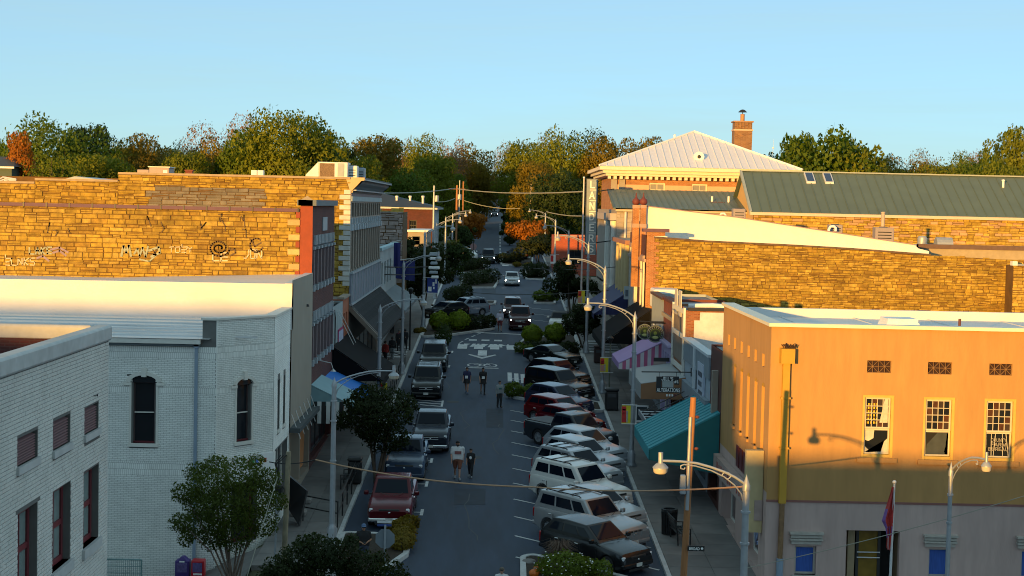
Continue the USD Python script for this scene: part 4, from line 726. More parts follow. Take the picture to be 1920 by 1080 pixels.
def far_left():
    b = thing('stone_building', 'weathered pale stone shell with a ragged top beyond the columned building', 'building', (-11, 133, g(133)), world=True); W = Wall((0, 132), (1, 0)); zt = W.px(735, 394)[1]; xr = W.px(756, 420)[0]
    mb = MB(); W.rect(mb, -20, xr, g(130), zt - .15); block(mb, -20, xr, 132, 138, g(130), zt - .15, 'lr'); mb.build('wall', MORTAR, b); r2 = random.Random(6)
    masonry(W, b, courses(r2, -13.5, xr - .02, 8.5, zt - .1, (.25, .4), (.4, .9)), 'stone', [mat('ruin_stone', (.32, .25, .22), vary=.4, scale=2, island=.35, stain=.4)], r2, gap=.02, proud=(.02, .12), jit=.03, limit=150)
    mb = MB(); q = random.Random(1); x = -13.5
    while x < xr: w = q.uniform(.4, .9); mb.box((x, 131.95, zt - .2), (min(x + w, xr), 132.5, zt + q.uniform(-.05, .25))); x += w
    mb.build('broken_top', STONE2, b)
    b = thing('stucco_building', 'low pale shop with blue flags beyond the columned building', 'building', (-10, 122, g(122)), world=True); W = Wall((0, 113.2), (1, 0)); zt = WL.px(735, 462)[1]
    fl = [(114.5 + 3 * k, 116 + 3 * k, zt - 2.6, zt - .9) for k in range(4)]; mb = WL.holed(MB(), 113.2, 131.9, g(112), zt, fl, .2); block(mb, -30, XL, 113.2, 131.9, g(112), zt, 'lfb'); mb.build('wall', mat('pale_grey_stucco', (.36, .40, .42), vary=.15, stain=.2), b); mb = MB(); block(mb, -30, XL - .2, 113.2, 131.9, 0, zt - .08, 't'); mb.build('roof', GRAVEL, b)
    for h in fl: window(WL, b, h, BLACKP, GLASS, 2, 2, .08, .16)
    WL.box(MB(), 113.2, 131.9, zt, zt + .2, -.3, .12).build('coping', mat('pale_blue_trim', (.32, .46, .52), vary=.08), b)
    awning(b, WL, 114, 131, g(120) + 3.6, g(120) + 2.6, 1.8, mat('grey_canvas', (.14, .17, .19), vary=.2), front=.2)
    for k, (x, y) in enumerate(((731, 478), (735, 505))):
        u, v = WL.px(x, y); t = thing('banner_flag', ('narrow' if k == 0 else 'broad') + ' dark blue flag hanging on the far left shopfronts', 'flag', WL.at(u, v, .3), world=True); w = .5 if k == 0 else 1.5; h = 1.9 if k == 0 else 1.4
        MB().tube([WL.at(u, v + h / 2, 0), WL.at(u, v + h / 2 + .2, w + .3)], .03, 6).build('staff', ALU, t); mb = MB(); n = 7
        for i in range(n): a, c = i / n, (i + 1) / n; z = lambda s: .1 * math.sin(s * 7); mb.quad(WL.at(u + z(a), v - h / 2 - .2 * a, .3 + w * a), WL.at(u + z(c), v - h / 2 - .2 * c, .3 + w * c), WL.at(u + z(c), v + h / 2, .3 + w * c), WL.at(u + z(a), v + h / 2, .3 + w * a))
        mb.build('cloth', mat('navy_cloth', (.01, .015, .12), vary=.2), t, smooth=True)
    b = thing('brick_building', 'dark hipped roof red brick building with a pale street front at the far left corner', 'building', (-14, 212, g(212)), world=True); Y0 = 205; W = Wall((0, Y0), (1, 0)); zt = W.px(770, 392)[1]; x1 = W.px(811, 420)[0]; hw = hole(W, 767, 781, 413, 432); z0 = g(204)
    hh = [hw, (hw[0] - 6.3, hw[1] - 6.3, hw[2], hw[3])]; mb = W.holed(MB(), -32, x1, z0, zt, hh); block(mb, -32, x1, Y0, 226, z0, zt, 'lb'); mb.build('wall', DARKRED, b); S = Wall((x1, 0), (0, 1)); ws = [(208 + 5 * k, 209.5 + 5 * k, zt - 4.0, zt - 2.0) for k in range(4)]; mb = S.holed(MB(), Y0, 226, z0, zt, ws); mb.build('front_wall', mat('pale_blue_render', (.40, .44, .47), vary=.1), b)  # dark brick colour stands in for the shade on this wall
    for h in hh: window(W, b, h, BLACKP, GLASS, 3, 2, .1, .15)
    for h in ws: window(S, b, h, BLACKP, GLASS, 2, 2, .1, .15)
    W.box(MB(), -33, x1 + .6, zt, zt + .22, -22, .5).build('eaves', mat('pale_eaves', (.45, .48, .5), vary=.08), b); zr = W.px(740, 365)[1] + .6; mb = MB(); e = zt + .23
    c = [(-33, Y0 - .6, e), (x1 + .7, Y0 - .6, e), (x1 + .7, 227, e), (-33, 227, e)]; r1, r2 = (-33, 216, zr), (x1 - 9, 216, zr); mb.quad(c[0], c[1], r2, r1); mb.add([c[1], c[2], r2], [[0, 1, 2]]); mb.quad(c[2], c[3], r1, r2); mb.build('roof', mat('dark_slate_roof', (.022, .027, .036), vary=.2), b)
    for x in (744, 769, 793):
        p = P(x, 376, 209); MB().lathe([(.16, 0), (.16, 1.0), (.22, 1.0), (.22, 1.2), (0, 1.25)], 8, (p[0], 209, p[2] - .6)).build('vent_pipe', ALU, b)
    b = thing('lean_to', 'small pale lean-to with a white roof against the far red brick building', 'shed', (-11, 190, g(190)), world=True); p0, p1 = P(765, 433, 186), P(800, 437, 186); mb = MB(); block(mb, p0[0], p1[0], 186, 198, g(186), p0[2] - .1, 'lfrb'); mb.build('wall', TAN, b); MB().box((p0[0] - .2, 185.8, p0[2] - .1), (p1[0] + .2, 198, p0[2] + .12)).build('roof', WHITEP, b); W = Wall((0, 186), (1, 0)); window(W, b, (p0[0] + .5, p0[0] + 1.4, p0[2] - 1.6, p0[2] - .6), BLACKP, GLASS, 1, 2, .08, -.04)
    b = thing('house', 'dark roofed house half hidden by the orange tree at the far left edge', 'house', (-66, 215, g(215)), world=True); W = Wall((0, 210), (1, 0)); z = W.px(5, 312)[1]; zr = W.px(5, 292)[1]; mb = MB(); block(mb, -75, W.px(22, 320)[0], 210, 220, g(205), z, 'lfrb'); mb.build('wall', mat('dark_green_siding', (.05, .08, .07), vary=.1), b); xr = W.px(22, 320)[0]; mb = MB(); mb.quad((-76, 209.3, z), (xr + .5, 209.3, z), (xr - 1.0, 215, zr), (-76, 215, zr)); mb.quad((xr + .5, 220.7, z), (-76, 220.7, z), (-76, 215, zr), (xr - 1.0, 215, zr)); mb.add([(xr + .5, 209.3, z), (xr + .5, 220.7, z), (xr - 1, 215, zr)], [[0, 1, 2]]); mb.build('roof', mat('grey_shingle_roof', (.05, .055, .06), vary=.2), b); W.box(MB(), -76, xr + .5, z - .25, z - .02, .5, .75).build('eaves', WHITEP, b)
far_left()

# unseen blocks added behind the camera, heights set to shade the street
def square(name, label, x0, x1, y0, y1, z):
    b = thing(name, label, 'building', ((x0 + x1) / 2, y0, g(y1)), world=True); W = Wall((0, y1), (-1, 0)); hs = [(-x1 + 2 + 4 * k, -x1 + 3.4 + 4 * k, zz, zz + 2.2) for k in range(int((x1 - x0 - 3) / 4)) for zz in np.arange(g(y1) + 1.5, z - 3, 3.8)]
    mb = W.holed(MB(), -x1, -x0, g(y0) - 2, z, hs); block(mb, x0, x1, y0, y1, g(y0) - 2, z, 'lrf'); mb.build('wall', REDB, b); mb = MB(); block(mb, x0, x1, y0, y1, 0, z - .4, 't'); mb.build('roof', GRAVEL, b); W.box(MB(), -x1 - .2, -x0 + .2, z, z + .3, -.3, .3).build('cornice', WTRIM, b)
    for h in hs: window(W, b, h, WTRIM, GLASS, 2, 2, .08, .15)
square('brick_building', 'added tall brick block behind the viewpoint, sized to shade the street', -112, -46, -52, -30, 18.3); square('brick_building', 'added lower brick block behind the viewpoint, sized to shade the street', -45.9, -4, -50, -30, 13.5)
# ------------------------------------------------------------------ buildings right of the street
rng = random.Random(21)
def Yof(px, py=600): return -WR.px(px, py)[0]
def wr(b, y0, y1, z0, z1, w0, w1, name, m, taper=0.0): return WR.box(MB(), -y1, -y0, z0, z1, w0, w1, taper).build(name, m, b)

def coral():
    b = thing('stucco_building', 'big coral stucco corner building with three old sash windows and blue curtained doors', 'building', (20, 54, g(54)), world=True)
    y0, y1 = 53.8, 65.2; W = Wall((0, y0), (1, 0)); zt = WR.px(1447, 612)[1]; z0 = g(53) - .3; zr = zt - .42; xe = 46
    win = [hole(W, 1616, 1675, 741, 858), hole(W, 1730, 1789, 745, 862), hole(W, 1844, 1904, 748, 865)]; vents = [hole(W, 1626, 1671, 676, 699), hole(W, 1740, 1785, 679, 702), hole(W, 1855, 1898, 682, 704)]
    gl = g(54) + .12; dz = W.px(1636, 995)[1]
    door = (*[W.px(x, 1040)[0] for x in (1586, 1686)], gl, dz); gw = [(*[W.px(x, 1050)[0] for x in p], gl + .5, W.px(1510, 1024)[1]) for p in ((1490, 1530), (1741, 1781), (1915, 1955))]
    zbelt = W.px(1700, 944)[1]; zn = (WR.px(1404, 671)[1], WR.px(1404, 648)[1]); zt2 = (WR.px(1413, 833)[1], WR.px(1416, 713)[1])
    nic = [(WR.px(x, 650)[0] - .24, WR.px(x, 650)[0] + .24, *zn, .16) for x in (1366.7, 1378, 1390.7, 1404, 1417.3, 1432)]; tall = [(WR.px(x, 750)[0] - .3, WR.px(x, 750)[0] + .3, *zt2, .2) for x in (1376.5, 1389.5, 1402.5, 1416.5, 1430.5)]
    shopz = WR.px(1390, 900)[1] - .6; shop = [(-64.4, -60.6, gl + .35, shopz, .5), (-58.6, -55.2, gl + .35, shopz, .5)]
    mb = W.holed(MB(), XR, xe, zbelt, zt, win + vents, .2); WR.holed(mb, -y1, -y0, zt2[0] - 1.2, zt, nic + tall, .2); mb.build('upper_wall', PINKST, b)
    mb = W.holed(MB(), XR, xe, z0, zbelt, [door] + gw, .25, -.0); WR.holed(mb, -y1, -y0, z0, zt2[0] - 1.2, shop, .5); mb.build('lower_wall', SHADED_CORAL, b)
    mb = MB(); block(mb, XR, xe, y0, y1, z0, zt - .1, 'b'); mb.build('rear_wall', SHADED_CORAL, b)
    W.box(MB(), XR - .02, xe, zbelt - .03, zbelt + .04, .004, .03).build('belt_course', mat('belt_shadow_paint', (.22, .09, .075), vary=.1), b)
    for h in nic + tall: WR.box(MB(), h[0], h[1], h[2], h[3], -.19, -.15).build('niche_panel', YPAINT, b)
    for h in tall:
        um, r = (h[0] + h[1]) / 2, .3; mb = MB(); flat(mb, [WR.at(h[0], h[3] - .02, .006), WR.at(h[1], h[3] - .02, .006)] + [WR.at(um + r * math.cos(t), h[3] - .02 + .45 * r * math.sin(t), .006) for t in np.linspace(.05, np.pi - .05, 7)]); mb.build('niche_arch', YPAINT, b); WR.box(MB(), h[0] - .05, h[1] + .05, h[2] - .1, h[2], -.15, .08).build('niche_sill', PINKST, b)
    # roof: upstand round the edge, white membrane
    E = mat('cream_edge_trim', (.70, .66, .55), rough=.5, vary=.06); mb = MB(); W.box(mb, XR - .1, xe, zt, zt + .12, -.42, .12); WR.box(mb, -y1, -y0 - .43, zt + .003, zt + .117, -.42, .1); mb.build('edge_trim', E, b)
    mb = MB(); W.box(mb, XR + .02, xe, zr - .1, zt - .004, -.38, -.02); WR.box(mb, -y1, -y0 - .4, zr - .1, zt - .004, -.38, -.02); mb.build('upstand', MEMB, b)
    zb = P(1700, 583.5, y1)[2]
    mb = MB(); mb.hexa([(XR + .4, y1 - .4, zr - .1), (xe, y1 - .4, zr - .1), (xe, y1, zr - .1), (XR + .4, y1, zr - .1), (XR + .4, y1 - .28, zt - .05), (xe, y1 - .28, zb + .05), (xe, y1, zb + .05), (XR + .4, y1, zt - .05)]); mb.build('rear_upstand', MEMB, b)
    v = []; xs = np.linspace(XR + .37, xe, 30); ys = np.linspace(y0 + .37, y1 - .3, 8)
    for y in ys:
        for x in xs: v.append((x, y, zr + .035 * meshkit.noise(np.array([x * .5, y * .5, .3]))))
    MB().add(v, [[j * 30 + i, j * 30 + i + 1, (j + 1) * 30 + i + 1, (j + 1) * 30 + i] for j in range(7) for i in range(29)]).build('roof', MEMB, b, smooth=True)
    for k in range(9): MB().box((11.5 + 3 * k, y0 + .45, zr), (11.56 + 3 * k, y1 - .4, zr + .05)).build('roof_seam', MEMB, b)
    a, c = P(1658, 612, 55.6)[0], P(1731, 612, 55.6)[0]; mb = MB(); zz = P(1690, 598.5, 55.6)[2]; mb.hexa([(a, 55.6, zr), (c, 55.6, zr), (c, 57.0, zr), (a, 57.0, zr), (a + .12, 55.7, zz - .14), (c - .12, 55.7, zz - .14), (c - .12, 56.9, zz - .14), (a + .12, 56.9, zz - .14)]); mb.box((a + .15, 55.73, zz - .141), (c - .15, 56.87, zz)); mb.build('roof_hatch', WHITEP, b)
    p = P(1799, 612, 55.8); MB().lathe([(.12, 0), (.12, .12), (.08, .16)], 10, (p[0], 55.8, zr)).build('vent_collar', WHITEP, b); MB().lathe([(.05, 0), (.05, P(1799, 598, 55.8)[2] - zr), (0, P(1799, 598, 55.8)[2] - zr)], 10, (p[0], 55.8, zr)).build('vent_pipe', mat('rust_pipe', (.12, .04, .03), vary=.3), b)
    # windows
    FR = mat('ochre_window_frame', (.55, .36, .08), vary=.12); PN = [GLASS, mat('dusky_glass', (.05, .035, .03), rough=.08, vary=.4, scale=3), mat('brown_glass', (.08, .035, .02), rough=.1, vary=.5, scale=4), GLASS]
    for k, h in enumerate(win):
        vm = h[2] + (h[3] - h[2]) * .46
        fr = MB()
        for a, c in ((h[0], h[0] + .09), (h[1] - .09, h[1])): W.box(fr, a, c, h[2], h[3], -.2, -.02)
        W.box(fr, h[0] + .09, h[1] - .09, h[3] - .08, h[3], -.2, -.02); W.box(fr, h[0] + .09, h[1] - .09, h[2], h[2] + .1, -.2, -.05); fr.build('window_frame', FR, b)
        window(W, b, (h[0] + .1, h[1] - .1, vm, h[3] - .09), mat('bleached_sash', (.52, .46, .36), vary=.12), PN, 4, 4, .055, .1, panes=True, mid=False)
        lo = (h[0] + .1, h[1] - .1, h[2] + .11, vm - .01); s = window(W, b, lo, _mats['bleached_sash'], [GLASS, DARK, GLASS][k], 1, 1, .05, .13)
        W.box(MB(), h[0] - .14, h[1] + .14, h[2] - .16, h[2] - .005, -.15, .09).build('sill', PINKST, b)
        f = lambda x, y: W.at(lo[0] + (lo[1] - lo[0]) * x, lo[2] + (lo[3] - lo[2]) * y, -.165)
        SH = mat('torn_blind', (.50, .47, .40), vary=.2, scale=6)
        if k == 0:
            flat(MB(), [f(.05, .55), f(.05, .95), f(.42, .95), f(.40, .62), f(.2, .5)]).build('torn_blind', SH, s); flat(MB(), [f(.05, .05), f(.05, .3), f(.25, .12), f(.7, .08), f(.82, .5), f(.95, .62), f(.95, .05)]).build('torn_blind', SH, s)
            for i in range(5):
                for j in range(6): W.box(MB(), h[0] + .12 + .095 * i, h[0] + .17 + .095 * i, vm + .16 + .125 * j, vm + .235 + .125 * j, -.128, -.124).build('yellow_slip', mat('yellow_slip', (.65, .42, .02), vary=.2, scale=20), s)
            flat(MB(), [W.at(h[0] + .62, h[3] - .95, -.127), W.at(h[1] - .17, h[3] - .95, -.127), W.at(h[1] - .17, h[3] - .14, -.127), W.at(h[0] + .78, h[3] - .14, -.127)]).build('torn_blind', SH, s)
        elif k == 1:
            flat(MB(), [f(.06, .06), f(.95, .06), f(.95, .9), f(.55, .95), f(.12, .45)]).build('cracked_pane', mat('grey_glass', (.06, .07, .075), rough=.1, vary=.2), s); flat(MB(), [f(.8, .15), f(.95, .1), f(.95, .32), f(.84, .34)]).build('torn_blind', mat('red_scrap', (.35, .03, .02), vary=.2), s)
            flat(MB(), [f(.82, .05), f(.95, .05), f(.95, .9), f(.9, .9)]).build('torn_blind', SH, s)
        else:
            for x0, x1 in ((.26, .24), (.34, .40), (.92, .80), (.7, .66)): flat(MB(), [f(x0, .04), f(x0 + .025, .04), f(x1 + .025, .95), f(x1, .95)]).build('leaning_stick', SH, s)
            WL_ = mat('window_lettering', (.24, .22, .19), vary=.1)
            for t, y, wd, x in (('COUNTY', .62, .6, .24), ('FARM', .44, .6, .24), ('BUREAU', .26, .78, .14)):
                obj('window_lettering', W.text(t, lo[0] + (lo[1] - lo[0]) * x, lo[2] + (lo[3] - lo[2]) * y, .12, -.162, .003, True, (lo[1] - lo[0]) * wd), WL_, s)
    for h in vents:
        v = W.rect(MB(), h[0], h[1], h[2], h[3], -.14).build('vent_back', mat('vent_dark', (.025, .006, .004), vary=.1), b); mb = MB(); IR = mat('ochre_iron', (.22, .12, .05), vary=.2); vm = (h[2] + h[3]) / 2; hw = (h[1] - h[0]) / 2; hh = (h[3] - h[2]) / 2
        for c in (h[0] + hw / 2, h[0] + hw * 1.5):
            for t in np.arange(8) * np.pi / 4: e = (c + hw * .46 * max(-1, min(1, 1.42 * math.cos(t))), vm + hh * .94 * max(-1, min(1, 1.42 * math.sin(t)))); mb.tube([W.at(c, vm, -.06), W.at(*e, -.06)], .011, 4)
            mb.ball(W.at(c, vm, -.05), .04)
        for u in (h[0], h[0] + hw, h[1]): mb.tube([W.at(u, h[2], -.06), W.at(u, h[3], -.06)], .012, 4)
        for z in (h[2], h[3]): mb.tube([W.at(h[0], z, -.06), W.at(h[1], z, -.06)], .012, 4)
        mb.build('grille', IR, v)
    # rainwater pipe on the front
    a = W.px(1463, 800)[0]; c = W.px(1477, 800)[0]; hz = W.px(1475, 652)[1], W.px(1475, 681)[1]
    hd = W.box(MB(), W.px(1461, 665)[0], W.px(1488, 665)[0], hz[1], hz[0], .01, .36, .015).build('rain_head', YPAINT, b); q = random.Random(8); mb = MB()
    for k in range(40): x, y = q.uniform(a, c + .15), q.uniform(0, .3); mb.tube([W.at(x, hz[0] + .01, y), W.at(x + q.uniform(-.12, .12), hz[0] + q.uniform(.04, .17), y + q.uniform(-.05, .05))], .012, 4)
    mb.build('bird_nest', mat('nest_twigs', (.06, .03, .015), vary=.4), hd)
    zc = W.px(1468, 943)[1]; W.box(MB(), a, c, zc, hz[1] + .01, .02, .18, .01).build('downpipe', YPAINT, b); tube_part([W.at((a + c) / 2, zc + .01, .1), W.at((a + c) / 2 - .02, zc - 1.9, .1)], .09, 'downpipe', mat('rusty_pipe', (.20, .11, .05), vary=.4, scale=5), b, 8)
    tube_part([W.at((a + c) / 2 - .02, zc - 1.88, .1), W.at((a + c) / 2 - .02, gl, .1)], .12, 'downpipe', BLUEPIPE, b, 8)
    for z in (hz[1] - 1.2, hz[1] - 2.9): W.box(MB(), a - .04, c + .04, z, z + .06, .01, .2).build('pipe_strap', YPAINT, b)
    # ground floor
    ST = mat('carved_stone', (.38, .35, .31), vary=.15); BC = mat('blue_curtain', (.03, .09, .36), vary=.35, scale=5, stretch=(6, 6, .4), rough=.8)
    for h in gw:
        window(W, b, h, ST, BC, 1, 1, .07, .16, (.1, .1, .06)); zz = h[3] + .07
        for k, (hh, w, ex) in enumerate(((.13, .1, .16), (.08, .17, .2), (.12, .13, .18), (.09, .2, .22))): W.box(MB(), h[0] - ex, h[1] + ex, zz, zz + hh, .005, w, .012).build('head_stone', ST, b); zz += hh + .004
    t1, t2 = W.px(1613, 1040)[0], W.px(1660, 1040)[0]; YG = mat('amber_glass', (.20, .125, .02), rough=.12, vary=.3, scale=1.5)
    W.rect(MB(), door[0], door[1], door[2], door[3], -1.15).build('recess_back', DARK, b); mb = MB(); mb.quad(W.at(door[0] + .002, door[2], -.24), W.at(door[0] + .002, door[3], -.24), W.at(door[0] + .002, door[3], -1.15), W.at(door[0] + .002, door[2], -1.15)); mb.quad(W.at(door[1] - .002, door[3], -.24), W.at(door[1] - .002, door[2], -.24), W.at(door[1] - .002, door[2], -1.15), W.at(door[1] - .002, door[3], -1.15)); mb.quad(W.at(door[0], door[3] - .002, -.24), W.at(door[1], door[3] - .002, -.24), W.at(door[1], door[3] - .002, -1.15), W.at(door[0], door[3] - .002, -1.15)); mb.build('recess_side', mat('brown_recess', (.16, .11, .06), vary=.2), b)
    W.box(MB(), t1 - .28, t1 - .04, door[2], door[3] - .02, -1.0, -.7).build('door_post', mat('recess_board', (.33, .25, .15), vary=.15), b)
    d = window(W, b, (t1, t2, door[2] + .02, door[3] - .06), BLACKP, YG, 1, 1, .1, .7)
    for z in (W.px(1636, 1043)[1], W.px(1636, 1053)[1]): tube_part([W.at(t1 + .03, z, -.64), W.at(t2 - .03, z, -.64)], .022, 'push_bar', ALU, d)
    # side street shop front
    sb = WR.box(MB(), -64.9, -54.4, shopz + .04, shopz + .75, .02, .3, .01).build('sign_board', mat('faded_sign_board', (.36, .27, .24), vary=.15, stain=.3), b); RD = mat('faded_red_letters', (.28, .05, .04), vary=.3, scale=8)
    q = random.Random(12)
    for k in range(15): u = -63.9 + .58 * k + (.7 if k > 7 else 0); WR.box(MB(), u, u + q.uniform(.2, .4), shopz + .2 + q.uniform(0, .06), shopz + .46 + q.uniform(0, .16), .302, .312).build('faded_letter', RD, sb)
    for k in range(3): WR.box(MB(), -60.6 + .85 * k, -60.0 + .85 * k, shopz + .95, shopz + 1.75, .01, .04).build('transom_board', MAROON, b)
    for h in shop: window(WR, b, h, WTRIM, GLASS, 2, 1, .09, .4)
    WR.box(MB(), -54.75, -54.45, WR.px(1430, 1000)[1], WR.px(1430, 842)[1], .02, .62).build('hanging_sign', mat('cream_sign', (.48, .38, .2), vary=.1), b)
    q = random.Random(3); mb = MB()
    for k in range(9): t = q.uniform(.2, 2.9); u, v = -58.3 + .5, gl + .7; mb.hexa([WR.at(u + x * math.cos(t) - y * math.sin(t), v + x * math.sin(t) + y * math.cos(t), -.36 + w) for w in (0, .012) for x, y in ((0, -.03), (.5, -.05), (.62, .02), (.1, .05))])
    mb.build('leaf_display', mat('leaf_display_paint', (.30, .38, .62), vary=.2), b)
    return zt
ZCORAL = coral()

def rear(b, ya, yb, z): mb = MB(); block(mb, 12.55, 26, ya, yb, g(ya) - .2, z, 'rfbt'); mb.build('rear_wing', GRAVEL, b)
def middle():
    BRW = mat('maroon_boards', (.085, .026, .018), vary=.2, stretch=(6, 6, .4)); zt = WR.px(1344, 652)[1]
    b = thing('narrow_shop', 'narrow maroon boarded shopfront squeezed beside the coral building', 'shop', (12, 67, g(67)), world=True); ya, yb = 65.22, 68.7; z0 = g(65) - .2; h = (-68.2, -65.8, g(68) + .3, g(68) + 2.9)
    mb = WR.holed(MB(), -yb, -ya, z0, zt, [h], .4); block(mb, XR, 12.5, ya, yb, z0, zt, 'frb'); mb.build('wall', BRW, b); mb = MB(); block(mb, XR + .2, 12.5, ya, yb, 0, zt - .1, 't'); mb.build('roof', GRAVEL, b); window(WR, b, h, BLACKP, GLASS, 2, 1, .1, .3)
    wr(b, 66.2, 66.55, g(66) + 3.2, zt - .9, .01, .25, 'pilaster', TAN)
    for k in range(3): WR.box(MB(), -67.6, -67.4, zt - 1.6 - 1.3 * k, zt - 1.45 - 1.3 * k, .01, .06).build('wall_fitting', ALU, b)
    b = thing('painted_building', 'pale blue painted shopfront with a flat pale roof and a rectangular wall sign', 'building', (14, 73, g(73)), world=True); ya, yb = 68.72, 78.2; zt = WR.px(1310, 655)[1]; PB = mat('pale_blue_wall', (.33, .39, .46), vary=.1, stain=.15); sh = [(-77.4, -73.8, g(75) + .4, g(75) + 3), (-73.2, -69.4, g(72) + .4, g(72) + 3)]
    mb = WR.holed(MB(), -yb, -ya, g(68) - .2, zt, sh, .4); block(mb, XR, 25, ya, yb, g(68) - .2, zt, 'fb'); mb.build('wall', PB, b)
    mb = MB(); mb.quad((XR + .3, ya, zt - .5), (25, ya, zt - .75), (25, yb, zt - .75), (XR + .3, yb, zt - .5)); mb.build('roof', mat('pale_blue_membrane', (.45, .52, .60), vary=.1), b)
    wr(b, ya, yb, zt - .95, zt + .02, .01, .08, 'parapet_band', mat('panel_grey', (.20, .24, .28), vary=.15)); wr(b, ya, yb, zt + .02, zt + .14, -.3, .14, 'coping', mat('pale_coping', (.50, .54, .58), vary=.08)); wr(b, 73.3, 73.75, g(73) + 3.1, zt + .02, .081, .16, 'pilaster', mat('pale_coping', (.5, .54, .58)))
    wr(b, ya, yb, g(72) + 3.2, g(72) + 4.0, .01, .22, 'sign_band', mat('panel_grey', (.2, .24, .28)))
    u = WR.px(1319, 720); s = wr(b, 70.3, 72.3, u[1] - .95, u[1] + .9, .02, .12, 'wall_sign', mat('pale_sign', (.42, .46, .56), vary=.08))
    for k, w in enumerate((1.4, 1.2, 1.3)): WR.box(MB(), -72.0 + .1 * k, -72.0 + .1 * k + w, u[1] + .3 - .42 * k, u[1] + .52 - .42 * k, .12, .13).build('sign_line', mat('sign_ink', (.08, .09, .12), vary=.2, scale=12), s)
    p = P(1277, 660, 74); MB().rbox((10.2, 73.2, zt - .52), (11.8, 73.9, zt - .22), .04).build('roof_vent', WHITEP, b)
    for h in sh: window(WR, b, h, WTRIM, GLASS, 3, 1, .09, .3)
    # brown panelled front, with its own brick and whitewashed flank above the pale blue roof
    b = thing('brick_building', 'brown panelled shopfront with pale trim and a half whitewashed brick side wall', 'building', (15, 80, g(80)), world=True); ya, yb = 78.22, 83.4; W = Wall((0, ya), (1, 0)); zt = WR.px(1276, 572)[1]
    mb = WR.holed(MB(), -yb, -ya, g(78) - .2, zt, [(-82.8, -78.9, g(80) + .4, g(80) + 3)], .4); W.rect(mb, XR, 12.5, g(78), zt - .1); block(mb, XR, 12.5, ya, yb, g(78), zt - .1, 'rb'); mb.build('wall', brick_mat('rust_brick', (.36, .12, .045), (.24, .07, .03), (.3, .17, .1), stain=.2), b)
    window(WR, b, (-82.8, -78.9, g(80) + .4, g(80) + 3), WTRIM, GLASS, 3, 1, .09, .3)
    PNL = mat('brown_panel', (.20, .155, .12), vary=.12); zm = g(80) + 4.2; zh = (zt + zm) / 2
    wr(b, ya + .3, yb - .3, zh + .15, zt - .3, .01, .06, 'panel', PNL); wr(b, ya + .3, yb - .3, zm + .1, zh - .1, .01, .06, 'panel', PNL)
    for a, c in ((ya, ya + .3), (yb - .3, yb)): wr(b, a, c, g(80) + 3, zt, .01, .12, 'trim', WTRIM)
    for z in (zm - .3, zh - .1, zt - .3): wr(b, ya + .3, yb - .3, z, z + .22, .01, .12, 'trim', WTRIM)
    for a in (79.6, 81.4): wr(b, a, a + 1.1, zh + .9, zh + 2.2, .06, .1, 'boarded_window', mat('pale_board', (.52, .48, .44), vary=.08))
    W.box(MB(), W.px(1312, 600)[0], 12.48, W.px(1330, 627)[1], W.px(1330, 586)[1], .01, .06).build('whitewash_panel', mat('whitewash', (.58, .57, .56), vary=.15, scale=2, bump=.6, bscale=5, stain=.3), b); W.box(MB(), W.px(1301, 610)[0], 12.48, zt - 4, W.px(1330, 601)[1], .06, .1).build('whitewash_panel', _mats['whitewash'], b)
    mb = MB(); mb.quad((XR + .2, ya, zt - .2), (12.5, ya, zt - .4), (12.5, yb, zt - .4), (XR + .2, yb, zt - .2)); mb.build('roof', GRAVEL, b); rear(b, ya, yb, zt - 2.6)
    for k, (y, z, x0, x1) in enumerate(((81.5, zt - .1, 9.8, 12.3), (79.2, zt - .2, 11, 12.45))): MB().tube([(x0, y, z), ((x0 + x1) / 2, y + .1, z + .05), (x1, y, z - .05)], .13, 8).build('rolled_sheet', WHITEP, b, smooth=60)
    W.box(MB(), XR + .1, 12.4, zt - .12, zt + .03, -.3, .12).build('edge_board', BLACKP, b)
    # red brick front with lavender ground floor
    b = thing('brick_building', 'low red brick front with a lavender ground floor and barred windows', 'building', (14, 86, g(86)), world=True); ya, yb = 83.42, 88.7; zt = WR.px(1255, 566)[1]; z2 = g(86) + 4.4; LAV = mat('lavender_paint', (.38, .33, .52), vary=.08); hs = [(-88.2 + 1.25 * k, -87.4 + 1.25 * k, z2 - 2.4, z2 - .5) for k in range(4)]; lo = [(-88.2, -84.0, g(86) + .4, z2 - 2.9)]
    mb = WR.holed(MB(), -yb, -ya, z2, zt, [], .3); block(mb, XR, 12.5, ya, yb, g(84), zt, 'frb'); mb.build('wall', REDB, b); mb = WR.holed(MB(), -yb, -ya, g(83) - .2, z2, hs + lo, .25, .06); mb.build('ground_floor', LAV, b); wr(b, ya, yb, z2, z2 + .12, .0, .3, 'ledge', LAV)
    for h in hs: window(WR, b, h, WHITEP, GLASS, 4, 1, .06, .12)
    window(WR, b, lo[0], WHITEP, GLASS, 3, 1, .08, .15); wr(b, ya, yb, zt - .9, zt - .7, .01, .12, 'string_course', TAN); mb = MB(); block(mb, XR + .2, 12.5, ya, yb, 0, zt - .15, 't'); mb.build('roof', GRAVEL, b); rear(b, ya, yb, zt - 2.5); wr(b, ya, yb, zt, zt + .15, -.35, .1, 'coping', DARKRED)
    mb = MB(); WR.box(mb, -84.6, -84.5, zt - 3.1, zt - 2.9, 0, .9); mb.build('bracket', BLACKP, b); f = MB(); 
    for a, c, e, d in ((-84.6, -84.5, zt - 4.1, zt - 3.1),): WR.box(f, a, c, e, d, .25, .9)
    f.build('blank_sign', mat('framed_sign', (.30, .24, .22), vary=.1), b)
    # pale front
    b = thing('painted_building', 'pale grey front with small white star marks and a cream roof corner', 'building', (14, 91, g(91)), world=True); ya, yb = 88.72, 95.5; zt = WR.px(1235, 557)[1]; lo = [(-95, -89.4, g(91) + .4, g(91) + 3.0)]; GP = mat('grey_blue_front', (.30, .34, .37), vary=.1)
